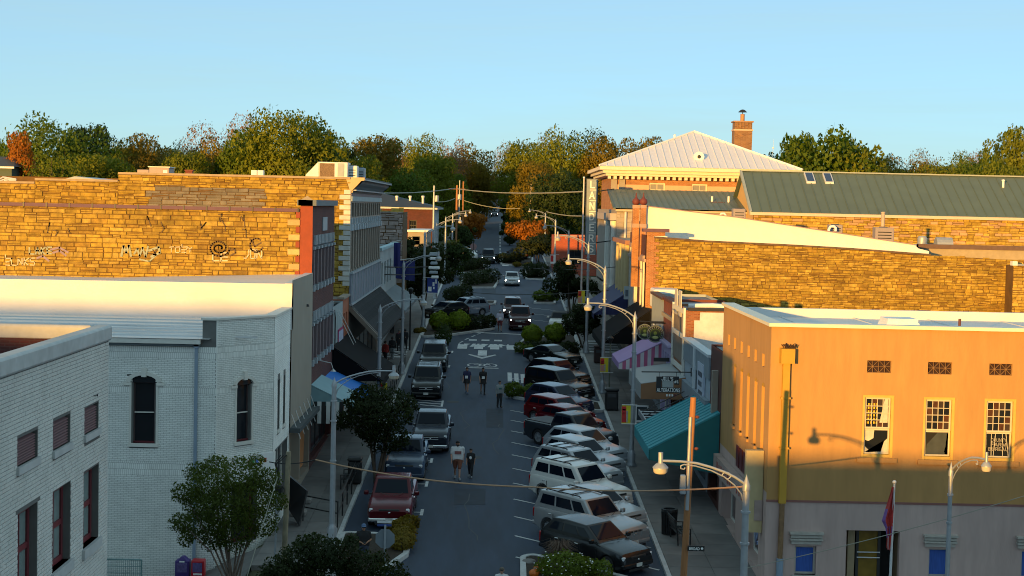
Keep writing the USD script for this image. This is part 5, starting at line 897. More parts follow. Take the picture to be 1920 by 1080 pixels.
    mb = WR.holed(MB(), -yb, -ya, g(88) - .2, zt, lo, .4); block(mb, XR, 12.5, ya, yb, g(88), zt, 'frb'); mb.build('wall', GP, b); window(WR, b, lo[0], WTRIM, GLASS, 4, 1, .09, .3); mb = MB(); block(mb, XR + .2, 12.5, ya, yb, 0, zt - .15, 't'); mb.build('roof', GRAVEL, b); rear(b, ya, yb, zt - 2.5); wr(b, ya, yb, zt, zt + .13, -.35, .12, 'coping', mat('dark_coping', (.08, .04, .03), vary=.1))
    q = random.Random(5)
    for k in range(11): y, z = q.uniform(ya + .6, yb - 1), zt - q.uniform(1.5, 3.6); WR.box(MB(), -y - .16, -y + .16, z - .16, z + .16, .01, .04, .06).build('star_mark', WHITEP, b)
    mb = MB(); p = P(1226, 553, 97.5); mb.rbox((XR + .2, 96.5, zt - 1), (p[0] + 1.4, 99.0, P(1226, 541, 97.5)[2]), .1); mb.build('roof_corner', WHITEP, b)
middle()

def right_stone():
    b = thing('stone_building', 'long yellow rubble stone building with a brick corner and a sloping cream wall above', 'building', (20, 104, g(104)), world=True); y0 = 100.0; W = Wall((0, y0), (1, 0)); zl = W.px(1230, 444)[1]; xk = W.px(1226, 500)[0]
    prof = [(W.px(x, y)) for x, y in ((1226, 444), (1330, 452), (1480, 459), (1600, 466), (1745, 477), (1850, 483), (1990, 490))]
    z0 = g(98); mb = MB()
    for (a, za), (c, zc) in zip(prof, prof[1:]): mb.quad(W.at(a, z0), W.at(c, z0), W.at(c, zc - .06), W.at(a, za - .06))
    block(mb, XR, 45, y0, 112, z0, 12, 'b'); mb.build('wall', MORTAR, b); r2 = random.Random(17)
    top = lambda u: float(np.interp(u, [p[0] for p in prof], [p[1] for p in prof]))
    cs = [c for c in courses(r2, xk + .02, 36, 9.0, 14.2, (.12, .22), (.25, .75)) if c[3] < top((c[0] + c[1]) / 2) + .02]
    masonry(W, b, cs, 'stone', [STONE, STONE, STONE2, STONE3], r2, gap=.011, proud=(.02, .055), seen=lambda c: c[2] > 9.3 and c[0] < 32)
    mb = MB(); mb.box((XR, y0 - .08, z0), (xk, y0 + .5, zl + .05)); mb.build('corner_pier', ORANGEB, b); z = 8.0; k = 0
    while z < zl - .3: W.box(MB(), xk - .02, xk + (.3 if k % 2 else .12), z, z + .2, .02, .07, .01).build('quoin', ORANGEB, b); z += .23; k += 1
    MB().box((XR - .25, y0 - .25, zl + .3), (xk + .9, y0 + .8, zl + .5)).build('coping', mat('plum_coping', (.115, .055, .085)), b); MB().box((XR, y0 - .06, zl + .05), (xk + .65, y0 + .5, zl + .3)).build('corner_block', ORANGEB, b)
    mb = MB()
    for (a, za), (c, zc) in zip(prof[:5], prof[1:5]): mb.hexa([W.at(a, za - .08, -.4), W.at(c, zc - .08, -.4), W.at(c, zc - .08, .1), W.at(a, za - .08, .1), W.at(a, za + .03, -.4), W.at(c, zc + .03, -.4), W.at(c, zc + .03, .08), W.at(a, za + .03, .08)])
    mb.build('coping', mat('weathered_cap', (.10, .06, .035), vary=.4, scale=4), b)
    # sloping cream wall a little further back
    yw = 104.0; V = Wall((0, yw), (1, 0)); up = [V.px(x, y) for x, y in ((1211, 387), (1380, 408), (1600, 442), (1716, 460), (1722, 466), (1742, 471))]; mb = MB(); CRM = mat('cream_stucco', (.70, .66, .58), vary=.06, scale=1.5, bump=.4, bscale=3)
    for (a, za), (c, zc) in zip(up, up[1:]): mb.hexa([V.at(a, 11, -.4), V.at(c, 11, -.4), V.at(c, 11, 0), V.at(a, 11, 0), V.at(a, za, -.4), V.at(c, zc, -.4), V.at(c, zc, 0), V.at(a, za, 0)])
    mb.build('sloping_wall', CRM, b); mb = MB()
    for (a, za), (c, zc) in zip(up[:4], up[1:4]): mb.hexa([V.at(a, za, -.45), V.at(c, zc, -.45), V.at(c, zc, .06), V.at(a, za, .06), V.at(a, za + .06, -.45), V.at(c, zc + .06, -.45), V.at(c, zc + .06, .06), V.at(a, za + .06, .06)])
    mb.build('wall_cap', mat('mauve_cap', (.25, .17, .2), vary=.1), b)
    mb = MB(); mb.quad((xk, y0 + .4, zl - .35), (40, y0 + .4, top(33) - .45), (40, yw, top(33) - .45), (xk, yw, zl - .35)); mb.build('roof', MEMB, b)
    # brick street front with two finialled piers
    ya, yb = 100.0, 112.5; zf = V.px(1207, 430)[1]; hs = [(-102.6, -100.9, 8.4, 11.8), (-110.9, -109.9, 8.4, 12.4), (-108.9, -107.9, 8.4, 12.4), (-106.9, -105.9, 8.4, 12.4), (-111.5, -100.8, g(104) + .4, g(104) + 3.0)]
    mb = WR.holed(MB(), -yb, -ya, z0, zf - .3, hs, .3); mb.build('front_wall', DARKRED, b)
    for h in hs: window(WR, b, h, WTRIM, GLASS, 3 if h[1] - h[0] > 5 else 1, 1 if h[1] - h[0] > 5 else 2, .1, .2)
    for h in hs[:4]:
        for u in (h[0] - .12, h[1] - .02): WR.box(MB(), u, u + .14, h[2], h[3], .01, .12).build('pale_colonnette', WTRIM, b)
        WR.box(MB(), h[0] - .25, h[1] + .25, h[3], h[3] + .35, .01, .16, .03).build('lintel', mat('pink_stone', (.36, .24, .19), vary=.12), b); WR.box(MB(), h[0] - .2, h[1] + .2, h[2] - .2, h[2], .01, .15).build('sill', _mats['pink_stone'], b)
    wr(b, ya, yb, zf - 2.0, zf - 1.8, .01, .15, 'string_course', _mats['pink_stone']); wr(b, 104.2, yb - 1, zf - .3, zf + .5, -.4, .02, 'parapet', ORANGEB)
    for px0, px1 in ((1186, 1199.5), (1199.5, 1211)):
        pa, pb = P(px0, 420, 104.0), P(px1, 420, 104.0); zz = P(px1, 385, 104)[2]; cx = (pa[0] + pb[0]) / 2; hw = (pb[0] - pa[0]) / 2 - .02; yy = 103.9 if px0 > 1190 else 104.4
        MB().box((cx - hw, yy - hw, 10), (cx + hw, yy + hw, zz - .2)).build('pier', ORANGEB, b); MB().box((cx - hw - .02, yy - hw - .02, zz - .2), (cx + hw + .02, yy + hw + .02, zz + .02)).build('pier_cap', mat('pink_stone', (.36, .24, .19)), b)
        MB().box((cx - hw - .03, yy - hw - .03, zz - 1.45), (cx + hw + .03, yy + hw + .03, zz - 1.2)).build('pier_band', _mats['pink_stone'], b)
        MB().lathe([(.12, 0), (.22, .06), (.27, .2), (.22, .36), (.1, .44), (.05, .58), (.03, .78), (0, .82)], 12, (cx, yy, zz + .02)).build('finial', mat('maroon_finial', (.14, .03, .025), vary=.1), b, smooth=50)
    mb = MB(); mb.quad((XR + .3, yw + .4, 12.6), (45, yw + .4, 11.4), (45, 120, 11.4), (XR + .3, 120, 12.6)); mb.build('roof', GRAVEL, b)
    R = mat('brown_flat_parapet', (.36, .28, .17), vary=.12, stain=.2); p = [V.px(x, y) for x, y in ((1722, 459), (1990, 472))]
    mb = MB(); D = Wall((0, 108), (1, 0)); a, c = D.px(1722, 458), D.px(1990, 471); mb.hexa([D.at(a[0], 11, -.4), D.at(c[0], 11, -.4), D.at(c[0], 11, 0), D.at(a[0], 11, 0), D.at(a[0], a[1], -.4), D.at(c[0], c[1], -.4), D.at(c[0], c[1], 0), D.at(a[0], a[1], 0)]); mb.build('rear_parapet', R, b); D.box(MB(), a[0], c[0], c[1] - .02, a[1] + .02, -.45, .06).build('parapet_cap', mat('dark_cap', (.12, .07, .05), vary=.2), b)
    # far right corner block of the same terrace
    t = thing('stone_building', 'small stone wall with a grey metal edge cut off by the right picture edge', 'building', (33, 98, g(98)), world=True); U = Wall((0, 98.5), (1, 0)); a = U.px(1899, 520); mb = MB(); U.rect(mb, a[0], 46, g(97), U.px(1910, 498)[1]); block(mb, a[0], 46, 98.5, 99.9, g(97), U.px(1910, 498)[1], 'lt'); mb.build('wall', MORTAR, t); masonry(U, t, courses(r2, a[0] + .02, 37, 9, U.px(1910, 498)[1] - .02, (.16, .24), (.35, .7)), 'stone', [STONE2, STONE], r2, limit=60, gap=.011); U.box(MB(), a[0] - .05, 46, U.px(1910, 498)[1], U.px(1910, 495)[1], -.3, .15).build('edge', GALV, t); MB().box((a[0] - .1, 98.3, U.px(1910, 498)[1]), (a[0] + .2, 98.8, U.px(1910, 490)[1])).build('post', WHITEP, t)
    # roof plant
    for (x0, x1, yt, yb_, d, lab) in ((1553, 1577, 421, 437, 106, 'small grey roof unit beside a white elbow pipe on the cream wall'), (1638, 1673, 426, 452, 106.5, 'large mauve grey roof unit with a flue behind it'), (1373, 1396, 391, 410, 108, 'grey roof unit near the end of the green roof')):
        a, c = P(x0, yb_, d), P(x1, yb_, d); zz = P(x0, yt, d)[2]; zb = min(a[2], c[2]) - .6; ac_unit(((a[0] + c[0]) / 2, d, zb), (c[0] - a[0], .9, zz - zb), lab, m=mat('mauve_metal', (.27, .23, .24), vary=.06))
    p = P(1655, 425, 108); t = thing('flue_pipe', 'thin pale flue pipe rising behind the large mauve grey roof unit', 'flue', (p[0], 108, 12)); MB().lathe([(.13, 0), (.13, p[2] - 12 + .9), (.15, p[2] - 12 + .92), (.15, p[2] - 12 + 1.0), (0, p[2] - 11)], 10).build('pipe', mat('rose_pipe', (.42, .33, .28), vary=.08), t, smooth=40)
    p = P(1729, 458, 109); t = thing('roof_fan', 'shiny mushroom shaped exhaust fan on the flat roof', 'exhaust fan', (p[0], 109, p[2] - .5)); MB().lathe([(.55, 0), (.55, .45), (.32, .55), (.34, .9), (.25, 1.05), (0, 1.08)], 16).build('hood', GALV, t, smooth=40); MB().lathe([(.6, .38), (.6, .46), (.54, .5)], 16).build('skirt', GALV, t)
    p = P(1769, 456, 110); t = thing('roof_vent', 'barrel shaped grey roof vent right of the mushroom fan', 'roof vent', (p[0], 110, p[2] - .4)); mb = MB(); th = np.linspace(0, np.pi, 9); mb.add([(x, -.5 * math.cos(q), .25 + .55 * math.sin(q)) for x in (-.55, .55) for q in th], [[i, i + 1, i + 10, i + 9] for i in range(8)]); flat(mb, [(-.55, -.5 * math.cos(q), .25 + .55 * math.sin(q)) for q in th]); flat(mb, [(.55, -.5 * math.cos(q), .25 + .55 * math.sin(q)) for q in th[::-1]]); mb.build('hood', GALV, t); MB().box((-.55, -.5, 0), (.55, .5, .26)).build('curb', GALV, t)
    p = P(1561, 436, 105); t = thing('elbow_pipe', 'white curved vent elbow beside the small grey roof unit', 'pipe', (p[0], 105, p[2] - .3)); MB().tube([(-.25, 0, 0), (-.25, 0, .5), (-.15, 0, .68), (.05, 0, .72), (.2, 0, .6), (.2, 0, .4)], .09, 8).build('pipe', WHITEP, t, smooth=60)
    p = P(1355, 405, 108); t = thing('elbow_pipe', 'white hooked vent pipe near the left end of the cream wall', 'pipe', (p[0], 108, p[2] - .7)); MB().tube([(-.2, 0, 0), (-.2, 0, .7), (-.1, 0, .85), (.1, 0, .87), (.22, 0, .72)], .07, 8).build('pipe', WHITEP, t, smooth=60)
right_stone()

def theatre():
    b = thing('theatre_building', 'stone and brick theatre with a white hipped metal roof above a deep cornice', 'theatre', (16, 136, g(136)), world=True); y0 = 126.0; W = Wall((0, y0), (1, 0)); z0 = g(124); ze = W.px(1300, 396)[1]; xe = 46
    mb = MB(); W.rect(mb, XR, 20, z0, ze); block(mb, XR, 20, y0, 136, z0, ze, 'r'); WR.holed(mb, -150, -y0, z0, ze, [(-149.5, -127, g(138) + .4, g(138) + 3.2)], .4); mb.build('lower_wall', mat('theatre_stone', (.30, .25, .21), vary=.15, scale=2, bump=.3, bscale=8), b); r2 = random.Random(4)
    masonry(W, b, courses(r2, XR + .02, 12.5, 8.5, ze - .02, (.35, .45), (.6, 1.2)), 'stone', [mat('ashlar_stone', (.33, .27, .22), vary=.15, island=.15)], r2, gap=.012, proud=(.01, .03), jit=.004, limit=70)
    window(WR, b, (-149.5, -127, g(138) + .4, g(138) + 3.2), BLACKP, GLASS, 6, 1, .15, .3)
    for y in (127, 131.5, 134.2): MB().lathe([(.34, 0), (.34, .3), (.27, .35), (.23, 5.0), (.33, 5.2), (.33, 5.5)], 12, (XR - .1, y, ze - 6.4)).build('column', WTRIM, b, smooth=40)
    wr(b, 126, 150, ze - .85, ze - .3, .01, .5, 'capital_course', mat('pink_capital', (.40, .33, .30), vary=.1)); wr(b, 126, 150, ze - 6.9, ze - 6.4, .01, .5, 'base_course', TAN)
    W.box(MB(), XR - .1, 20, ze - .12, ze + .12, .01, .3).build('eaves', mat('buff_eaves', (.50, .37, .24), vary=.1), b); p = W.px(1172, 430); tube_part([W.at(p[0], ze - .15, .12), W.at(p[0], ze - 3.2, .12), W.at(p[0], ze - 6.3, .12)], .1, 'downpipe', mat('pale_pipe', (.5, .5, .52)), b, 8)
    GR = mat('green_metal_roof', (.11, .14, .105), rough=.5, vary=.08, scale=.8, metallic=.1, stain=.12); yr = 133.5; zr = P(1300, 358, yr)[2]; x1 = P(1405, 396, y0)[0]
    def roof(name, xa, xb, ya, za, yb, zb, pitch, m, rib=.05):
        r = MB(); r.hexa([(xa, ya, za - .1), (xb, ya, za - .1), (xb, yb, zb - .1), (xa, yb, zb - .1), (xa, ya, za), (xb, ya, za), (xb, yb, zb), (xa, yb, zb)]); r = r.build(name, m, b); x = xa + .05
        while x < xb: MB().hexa([(x, ya - .01, za - .02), (x + rib, ya - .01, za - .02), (x + rib, yb, zb - .02), (x, yb, zb - .02), (x, ya - .01, za + .05), (x + rib, ya - .01, za + .05), (x + rib, yb, zb + .05), (x, yb, zb + .05)]).build('roof_seam', m, r); x += pitch
        return r
    lr = roof('green_roof', XR - .3, x1, y0 - .3, ze + .13, yr, zr, .5, GR)
    for x, y in ((1335, 380), (1366, 380)):
        p = P(x, y, 129); MB().lathe([(.09, 0), (.09, .95), (0, .97)], 8, (p[0], 129, p[2] - .45)).build('vent_pipe', WHITEP, b)
    p = P(1347, 382, 129); MB().box((p[0] - .7, 128.8, p[2] - .2), (p[0] + .5, 129.1, p[2] + .15)).build('fallen_vent', mat('rust_pipe', (.12, .04, .03)), b)
    # big green roofed hall
    xg = P(1407, 398, 122)[0]; yg = 127.5; zg0, zg1 = P(1500, 399, 122)[2], P(1500, 323, yg)[2]; U = Wall((0, 122), (1, 0)); mb = MB(); U.rect(mb, xg + .2, 60, z0, zg0 - .12); mb.build('hall_wall', MORTAR, b); r3 = random.Random(8); u2 = P(1930, 420, 122)[0]
    masonry(U, b, courses(r3, xg + .25, u2, zg0 - 3.0, zg0 - .14, (.17, .26), (.4, .9)), 'stone', [STONE2, STONE2, STONE, mat('rose_stone', (.45, .27, .14), vary=.2, island=.2)], r3, gap=.011, proud=(.015, .045), limit=230)
    mb = MB(); mb.add([(xg + .3, 122, zg0 - .1), (xg + .3, 133, zg0 - .1), (xg + .3, yg, zg1 - .1), (xg + .3, 122, z0), (xg + .3, 133, z0)], [[1, 0, 2], [0, 1, 4], [0, 4, 3]]); mb.build('gable_wall', mat('orange_render', (.55, .34, .13), vary=.08), b)
    roof('green_roof', xg, 60, 121.8, zg0, yg, zg1, .75, GR); mb = MB(); mb.quad((xg, yg, zg1), (60, yg, zg1), (60, 133.4, zg0), (xg, 133.4, zg0)); mb.build('rear_slope', GR, b); MB().box((xg, yg - .12, zg1), (60, yg + .12, zg1 + .1)).build('ridge_cap', mat('pale_ridge', (.3, .33, .31), vary=.08), b); U.box(MB(), xg - .05, 60, zg0 - .24, zg0 - .02, .01, .32).build('gutter', mat('buff_gutter', (.55, .44, .36), vary=.06), b)
    mb = MB(); mb.hexa([(xg - .08, 121.8, zg0 - .2), (xg + .1, 121.8, zg0 - .2), (xg + .1, yg, zg1 - .2), (xg - .08, yg, zg1 - .2), (xg - .08, 121.8, zg0 + .08), (xg + .1, 121.8, zg0 + .08), (xg + .1, yg, zg1 + .08), (xg - .08, yg, zg1 + .08)]); mb.build('verge', mat('pale_ridge', (.3, .33, .31)), b)
    sl = (zg1 - zg0) / (yg - 121.8)
    for x0, x1_ in ((1510, 1527), (1545, 1561)):
        ya, yb = 125.9, 127.2; a, c = P(x0, 332, 126.5)[0], P(x1_, 332, 126.5)[0]; f = lambda y: zg0 + sl * (y - 121.8); fr = MB().hexa([(a, ya, f(ya)), (c, ya, f(ya)), (c, yb, f(yb)), (a, yb, f(yb)), (a, ya, f(ya) + .16), (c, ya, f(ya) + .16), (c, yb, f(yb) + .16), (a, yb, f(yb) + .16)]).build('skylight', ALU, b)
        MB().quad((a + .08, ya + .06, f(ya + .06) + .17), (c - .08, ya + .06, f(ya + .06) + .17), (c - .08, yb - .06, f(yb - .06) + .17), (a + .08, yb - .06, f(yb - .06) + .17)).build('skylight_pane', mat('skylight_glass', (.03, .05, .12), rough=.08, vary=0), fr)
    p = P(1881, 348, 126); MB().lathe([(.09, -.3), (.09, .45), (.13, .47), (.13, .55), (0, .6)], 8, (p[0], 126, p[2] - .1)).build('vent_pipe', WHITEP, b)
    # white roofed block
    ym = 136.5; V = Wall((0, ym), (1, 0)); zc0, zc1 = V.px(1300, 333)[1], V.px(1300, 316)[1]; xa, xb = V.px(1150, 345)[0], V.px(1470, 345)[0]
    hs = [hole(V, 1217, 1247, 343, 358), hole(V, 1297, 1326, 345, 360)]; mb = V.holed(MB(), xa, xb, ze - 1, zc0, hs, .15); block(mb, xa, xb, ym, 152, ze - 1, zc0, 'lrb'); mb.build('upper_wall', ORANGEB, b)
    for h in hs: window(V, b, h, mat('cream_frame', (.62, .54, .42), vary=.06), mat('roller_blind', (.22, .21, .2), vary=.1), 2, 1, .12, .08)
    zb = V.px(1200, 350)[1]; edges = [xa] + [e for h in hs for e in h[:2]] + [xb]
    for a, c in zip(edges[::2], edges[1::2]): V.box(MB(), a, c, zb - .25, zb + .15, .005, .06).build('band', mat('peach_band', (.55, .34, .22), vary=.08), b)
    for x in (1150, 1165): a = V.px(x, 345)[0]; V.box(MB(), a - .2, a + .3, zb - 1.5, zc0, .01, .16).build('pilaster', TAN, b)
    CC = mat('cornice_cream', (.66, .57, .44), vary=.06); mb = MB()
    for k, (z_a, z_b, o) in enumerate(((zc0 + .003, zc0 + .22, .7), (zc0 + .22, zc0 + .48, .95), (zc0 + .48, zc1 + .02, 1.25))): mb.box((xa - o, ym - o, z_a), (xb + o, 153 + o, z_b - .003))
    mb.build('cornice', CC, b); x = xa - .5
    while x < xb: V.box(MB(), x, x + .25, zc0 - .26, zc0, .005, .55).build('modillion', CC, b); x += .5
    ap = P(1302, 247, 144.5); e = zc1 + .03; c = [(xa - 1.3, ym - 1.3, e), (xb + 1.3, ym - 1.3, e), (xb + 1.3, 154.3, e), (xa - 1.3, 154.3, e)]; apx = tuple(ap); WM = mat('white_metal_roof', (.74, .70, .72), rough=.45, vary=.06, metallic=.1)
    mb = MB()
    for i in range(4): mb.add([c[i], c[(i + 1) % 4], apx], [[0, 1, 2]])
    r = mb.build('white_roof', WM, b); n = 27
    for k in range(1, n):
        x = c[0][0] + (c[1][0] - c[0][0]) * k / n; t = (x - c[0][0]) / (ap[0] - c[0][0]) if x < ap[0] else (c[1][0] - x) / (c[1][0] - ap[0]); q0 = np.array([x, c[0][1], e + .03]); q1 = q0 + (np.array([ap[0], ap[1], ap[2]]) - np.array([ap[0], c[0][1], e])) * t
        MB().hexa([q0 + [-.02, 0, -.05], q0 + [.03, 0, -.05], q1 + [.03, 0, -.05], q1 + [-.02, 0, -.05], q0 + [-.02, 0, .03], q0 + [.03, 0, .03], q1 + [.03, 0, .03], q1 + [-.02, 0, .03]]).build('roof_seam', WM, r)
    for i in range(2): MB().tube([np.array(c[i]) + [0, 0, .05], np.array(apx) + [0, 0, .05]], .09, 6).build('hip_cap', WHITEP, r)
    fz = lambda y: e + (ap[2] - e) * (y - c[0][1]) / (ap[1] - c[0][1]); d = next(d for d in np.arange(136, 145, .02) if P(1310, 292, d)[2] < fz(d) + .25); p = P(1310, 292, d); v = MB().tube([p + [0, .6, -.1], p + [0, -.35, -.1]], .44, 14).build('round_vent', WHITEP, b, smooth=50); MB().tube([p + [0, -.34, -.1], p + [0, -.37, -.1]], .16, 10).build('vent_opening', BLACKP, v)
    for x, y, d in ((1353, 270, 142), (1417, 298, 140), (1265, 258, 146)):
        p = P(x, y, d); MB().lathe([(.1, -.8), (.1, .25), (.13, .27), (0, .32)], 8, p).build('vent_pipe', WHITEP, b)
    for k, x in enumerate((1178, 1184, 1190)): p = P(x, 296, 146); MB().box((p[0] - .12, 146, p[2] - 1.5), (p[0] + .12, 146.3, p[2] + .4)).build('vent_post', WHITEP, b)
    a, d = P(1190, 290, 146), P(1212, 290, 146); MB().box((a[0], 145.8, a[2] - 2), (d[0], 147, a[2] + .2)).build('dormer', WHITEP, b)
    # chimney
    yc = 145.0; a, d = P(1374, 280, yc), P(1407, 280, yc); zt, zs = P(1390, 230, yc)[2], P(1390, 246, yc)[2]; cx = (a[0] + d[0]) / 2; hw = (d[0] - a[0]) / 2
    t = thing('chimney', 'tall square brick chimney with a metal flue above the white roof', 'chimney', (cx, yc, P(1390, 292, yc)[2]), world=True); MB().box((cx - hw, yc - hw, 15), (cx + hw, yc + hw, zs)).build('stack', CHIMB, t); MB().box((cx - hw - .06, yc - hw - .06, zs), (cx + hw + .06, yc + hw + .06, zs + .15)).build('band', mat('peach_band', (.55, .34, .22)), t); MB().box((cx - hw + .02, yc - hw + .02, zs + .15), (cx + hw - .02, yc + hw - .02, zt)).build('neck', CHIMB, t)
    for k in range(5): x = cx - hw + .12 + k * (2 * hw - .4) / 4; MB().box((x, yc - hw - .05, zs + .2), (x + .16, yc - hw + .05, zt - .03)).build('corbel', CHIMB, t)
    MB().box((cx - hw - .1, yc - hw - .1, zt), (cx + hw + .1, yc + hw + .1, zt + .12)).build('cap', mat('chimney_cap', (.3, .17, .1), vary=.15), t); MB().lathe([(.2, 0), (.2, .62), (.24, .64)], 10, (cx, yc, zt + .12)).build('flue', mat('copper_flue', (.42, .22, .11), vary=.1, metallic=.3), t, smooth=40); MB().lathe([(.42, .82), (.2, 1.02), (0, 1.08)], 10, (cx, yc, zt + .12)).build('cowl', BLACKP, t)
    MB().tube([(cx, yc, zt + .7), (cx, yc, zt + 1.0)], .04, 6).build('cowl_rod', BLACKP, t); MB().box((cx - hw - .25, yc - hw - .25, P(1390, 293, yc)[2] - 2), (cx + hw + .25, yc + hw + .25, P(1390, 293, yc)[2])).build('flashing', WHITEP, t)
    # infill front between the theatre and the finialled front
    b2 = thing('narrow_shop', 'narrow front with yellow lit half columns left of the finialled brick piers', 'building', (12, 119, g(119)), world=True); zz = WR.px(1180, 452)[1]; mb = MB(); WR.rect(mb, -125.9, -112.6, z0 - 1, zz); block(mb, XR, 20, 112.6, 125.9, z0 - 1, zz, 'fbt'); mb.build('wall', mat('ochre_front', (.33, .25, .17), vary=.12), b2)
    for k in range(4): y = 113.6 + 2.6 * k; MB().tube([(XR - .05, y, zz - 4.8), (XR - .05, y, zz - .3)], .28, 10).build('half_column', mat('yellow_column', (.50, .37, .18), vary=.1), b2, smooth=50)
    wr(b2, 112.6, 125.9, zz - .25, zz + .05, .01, .35, 'cornice', mat('rose_cornice', (.3, .14, .1), vary=.1)); awning(b2, WR, -125.5, -113, g(118) + 4.4, g(118) + 2.8, 2.4, mat('navy_canvas', (.02, .025, .10), vary=.15), front=.3)
    # blade sign
    d = 129.5; t = thing('blade_sign', 'tall grey vertical theatre sign reading LANDERS', 'sign', (P(1108, 400, d)[0], d, P(1108, 465, d)[2]), world=True); S = Wall((0, d), (1, 0)); a, c = S.px(1098, 400)[0], S.px(1120, 400)[0]; zb_, zt_ = S.px(1108, 478)[1], S.px(1109, 335)[1]
    S.box(MB(), a, c, zb_, zt_, -.5, 0).build('cabinet', mat('sign_dark_side', (.05, .05, .06), vary=.1), t); S.box(MB(), a + .06, c - .06, zb_ + .05, zt_ - .05, .0, .02).build('face', mat('sign_face', (.24, .28, .29), vary=.12, stain=.15), t); hgt = (zt_ - zb_ - .1) / 7
    for k, ch in enumerate('LANDERS'):
        z = zt_ - .05 - hgt * (k + 1); obj('letter', S.text(ch, a + .24, z + .16, hgt * .66, .022, .05, True, (c - a) * .5), mat('sign_letter', (.78, .74, .66), vary=.05), t); S.box(MB(), a + .3, c - .1, z - .02, z + .03, .02, .03).build('divider', mat('sign_letter', (.7, .66, .58)), t)
        tube_part([S.at(a - .02, z + .5, -.2), S.at(a - .3, z + .5, -.2)], .04, 'bracket', BLACKP, t)
    for z in (zt_ - 1, zb_ + 1): tube_part([S.at(c, z, -.25), (XR, d + .2, z + .2)], .05, 'arm', BLACKP, t)
    b3 = thing('brick_building', 'low orange red brick building behind the right hand lamp posts', 'building', (11, 190, g(190)), world=True); N = Wall((0, 186), (1, 0)); a, c = N.px(1042, 450), N.px(1150, 450); z = N.px(1080, 444)[1]; hh = [(a[0] + 1.5, a[0] + 3, z - 3.2, z - 1.5)]; mb = N.holed(MB(), a[0], c[0] + 8, g(185), z, hh, .15); block(mb, a[0], c[0] + 8, 186, 200, g(185), z, 'lrb'); mb.build('wall', brick_mat('bright_brick', (.42, .07, .03), (.32, .05, .025), (.3, .1, .06)), b3); mb = MB(); block(mb, a[0], c[0] + 8, 186, 200, 0, z - .3, 't'); mb.build('roof', GRAVEL, b3); N.box(MB(), a[0], c[0] + 8, z, z + .2, -.3, .1).build('coping', mat('rose_coping', (.35, .18, .15), vary=.1), b3); window(N, b3, hh[0], BLACKP, GLASS, 2, 2, .1, .12)
theatre()

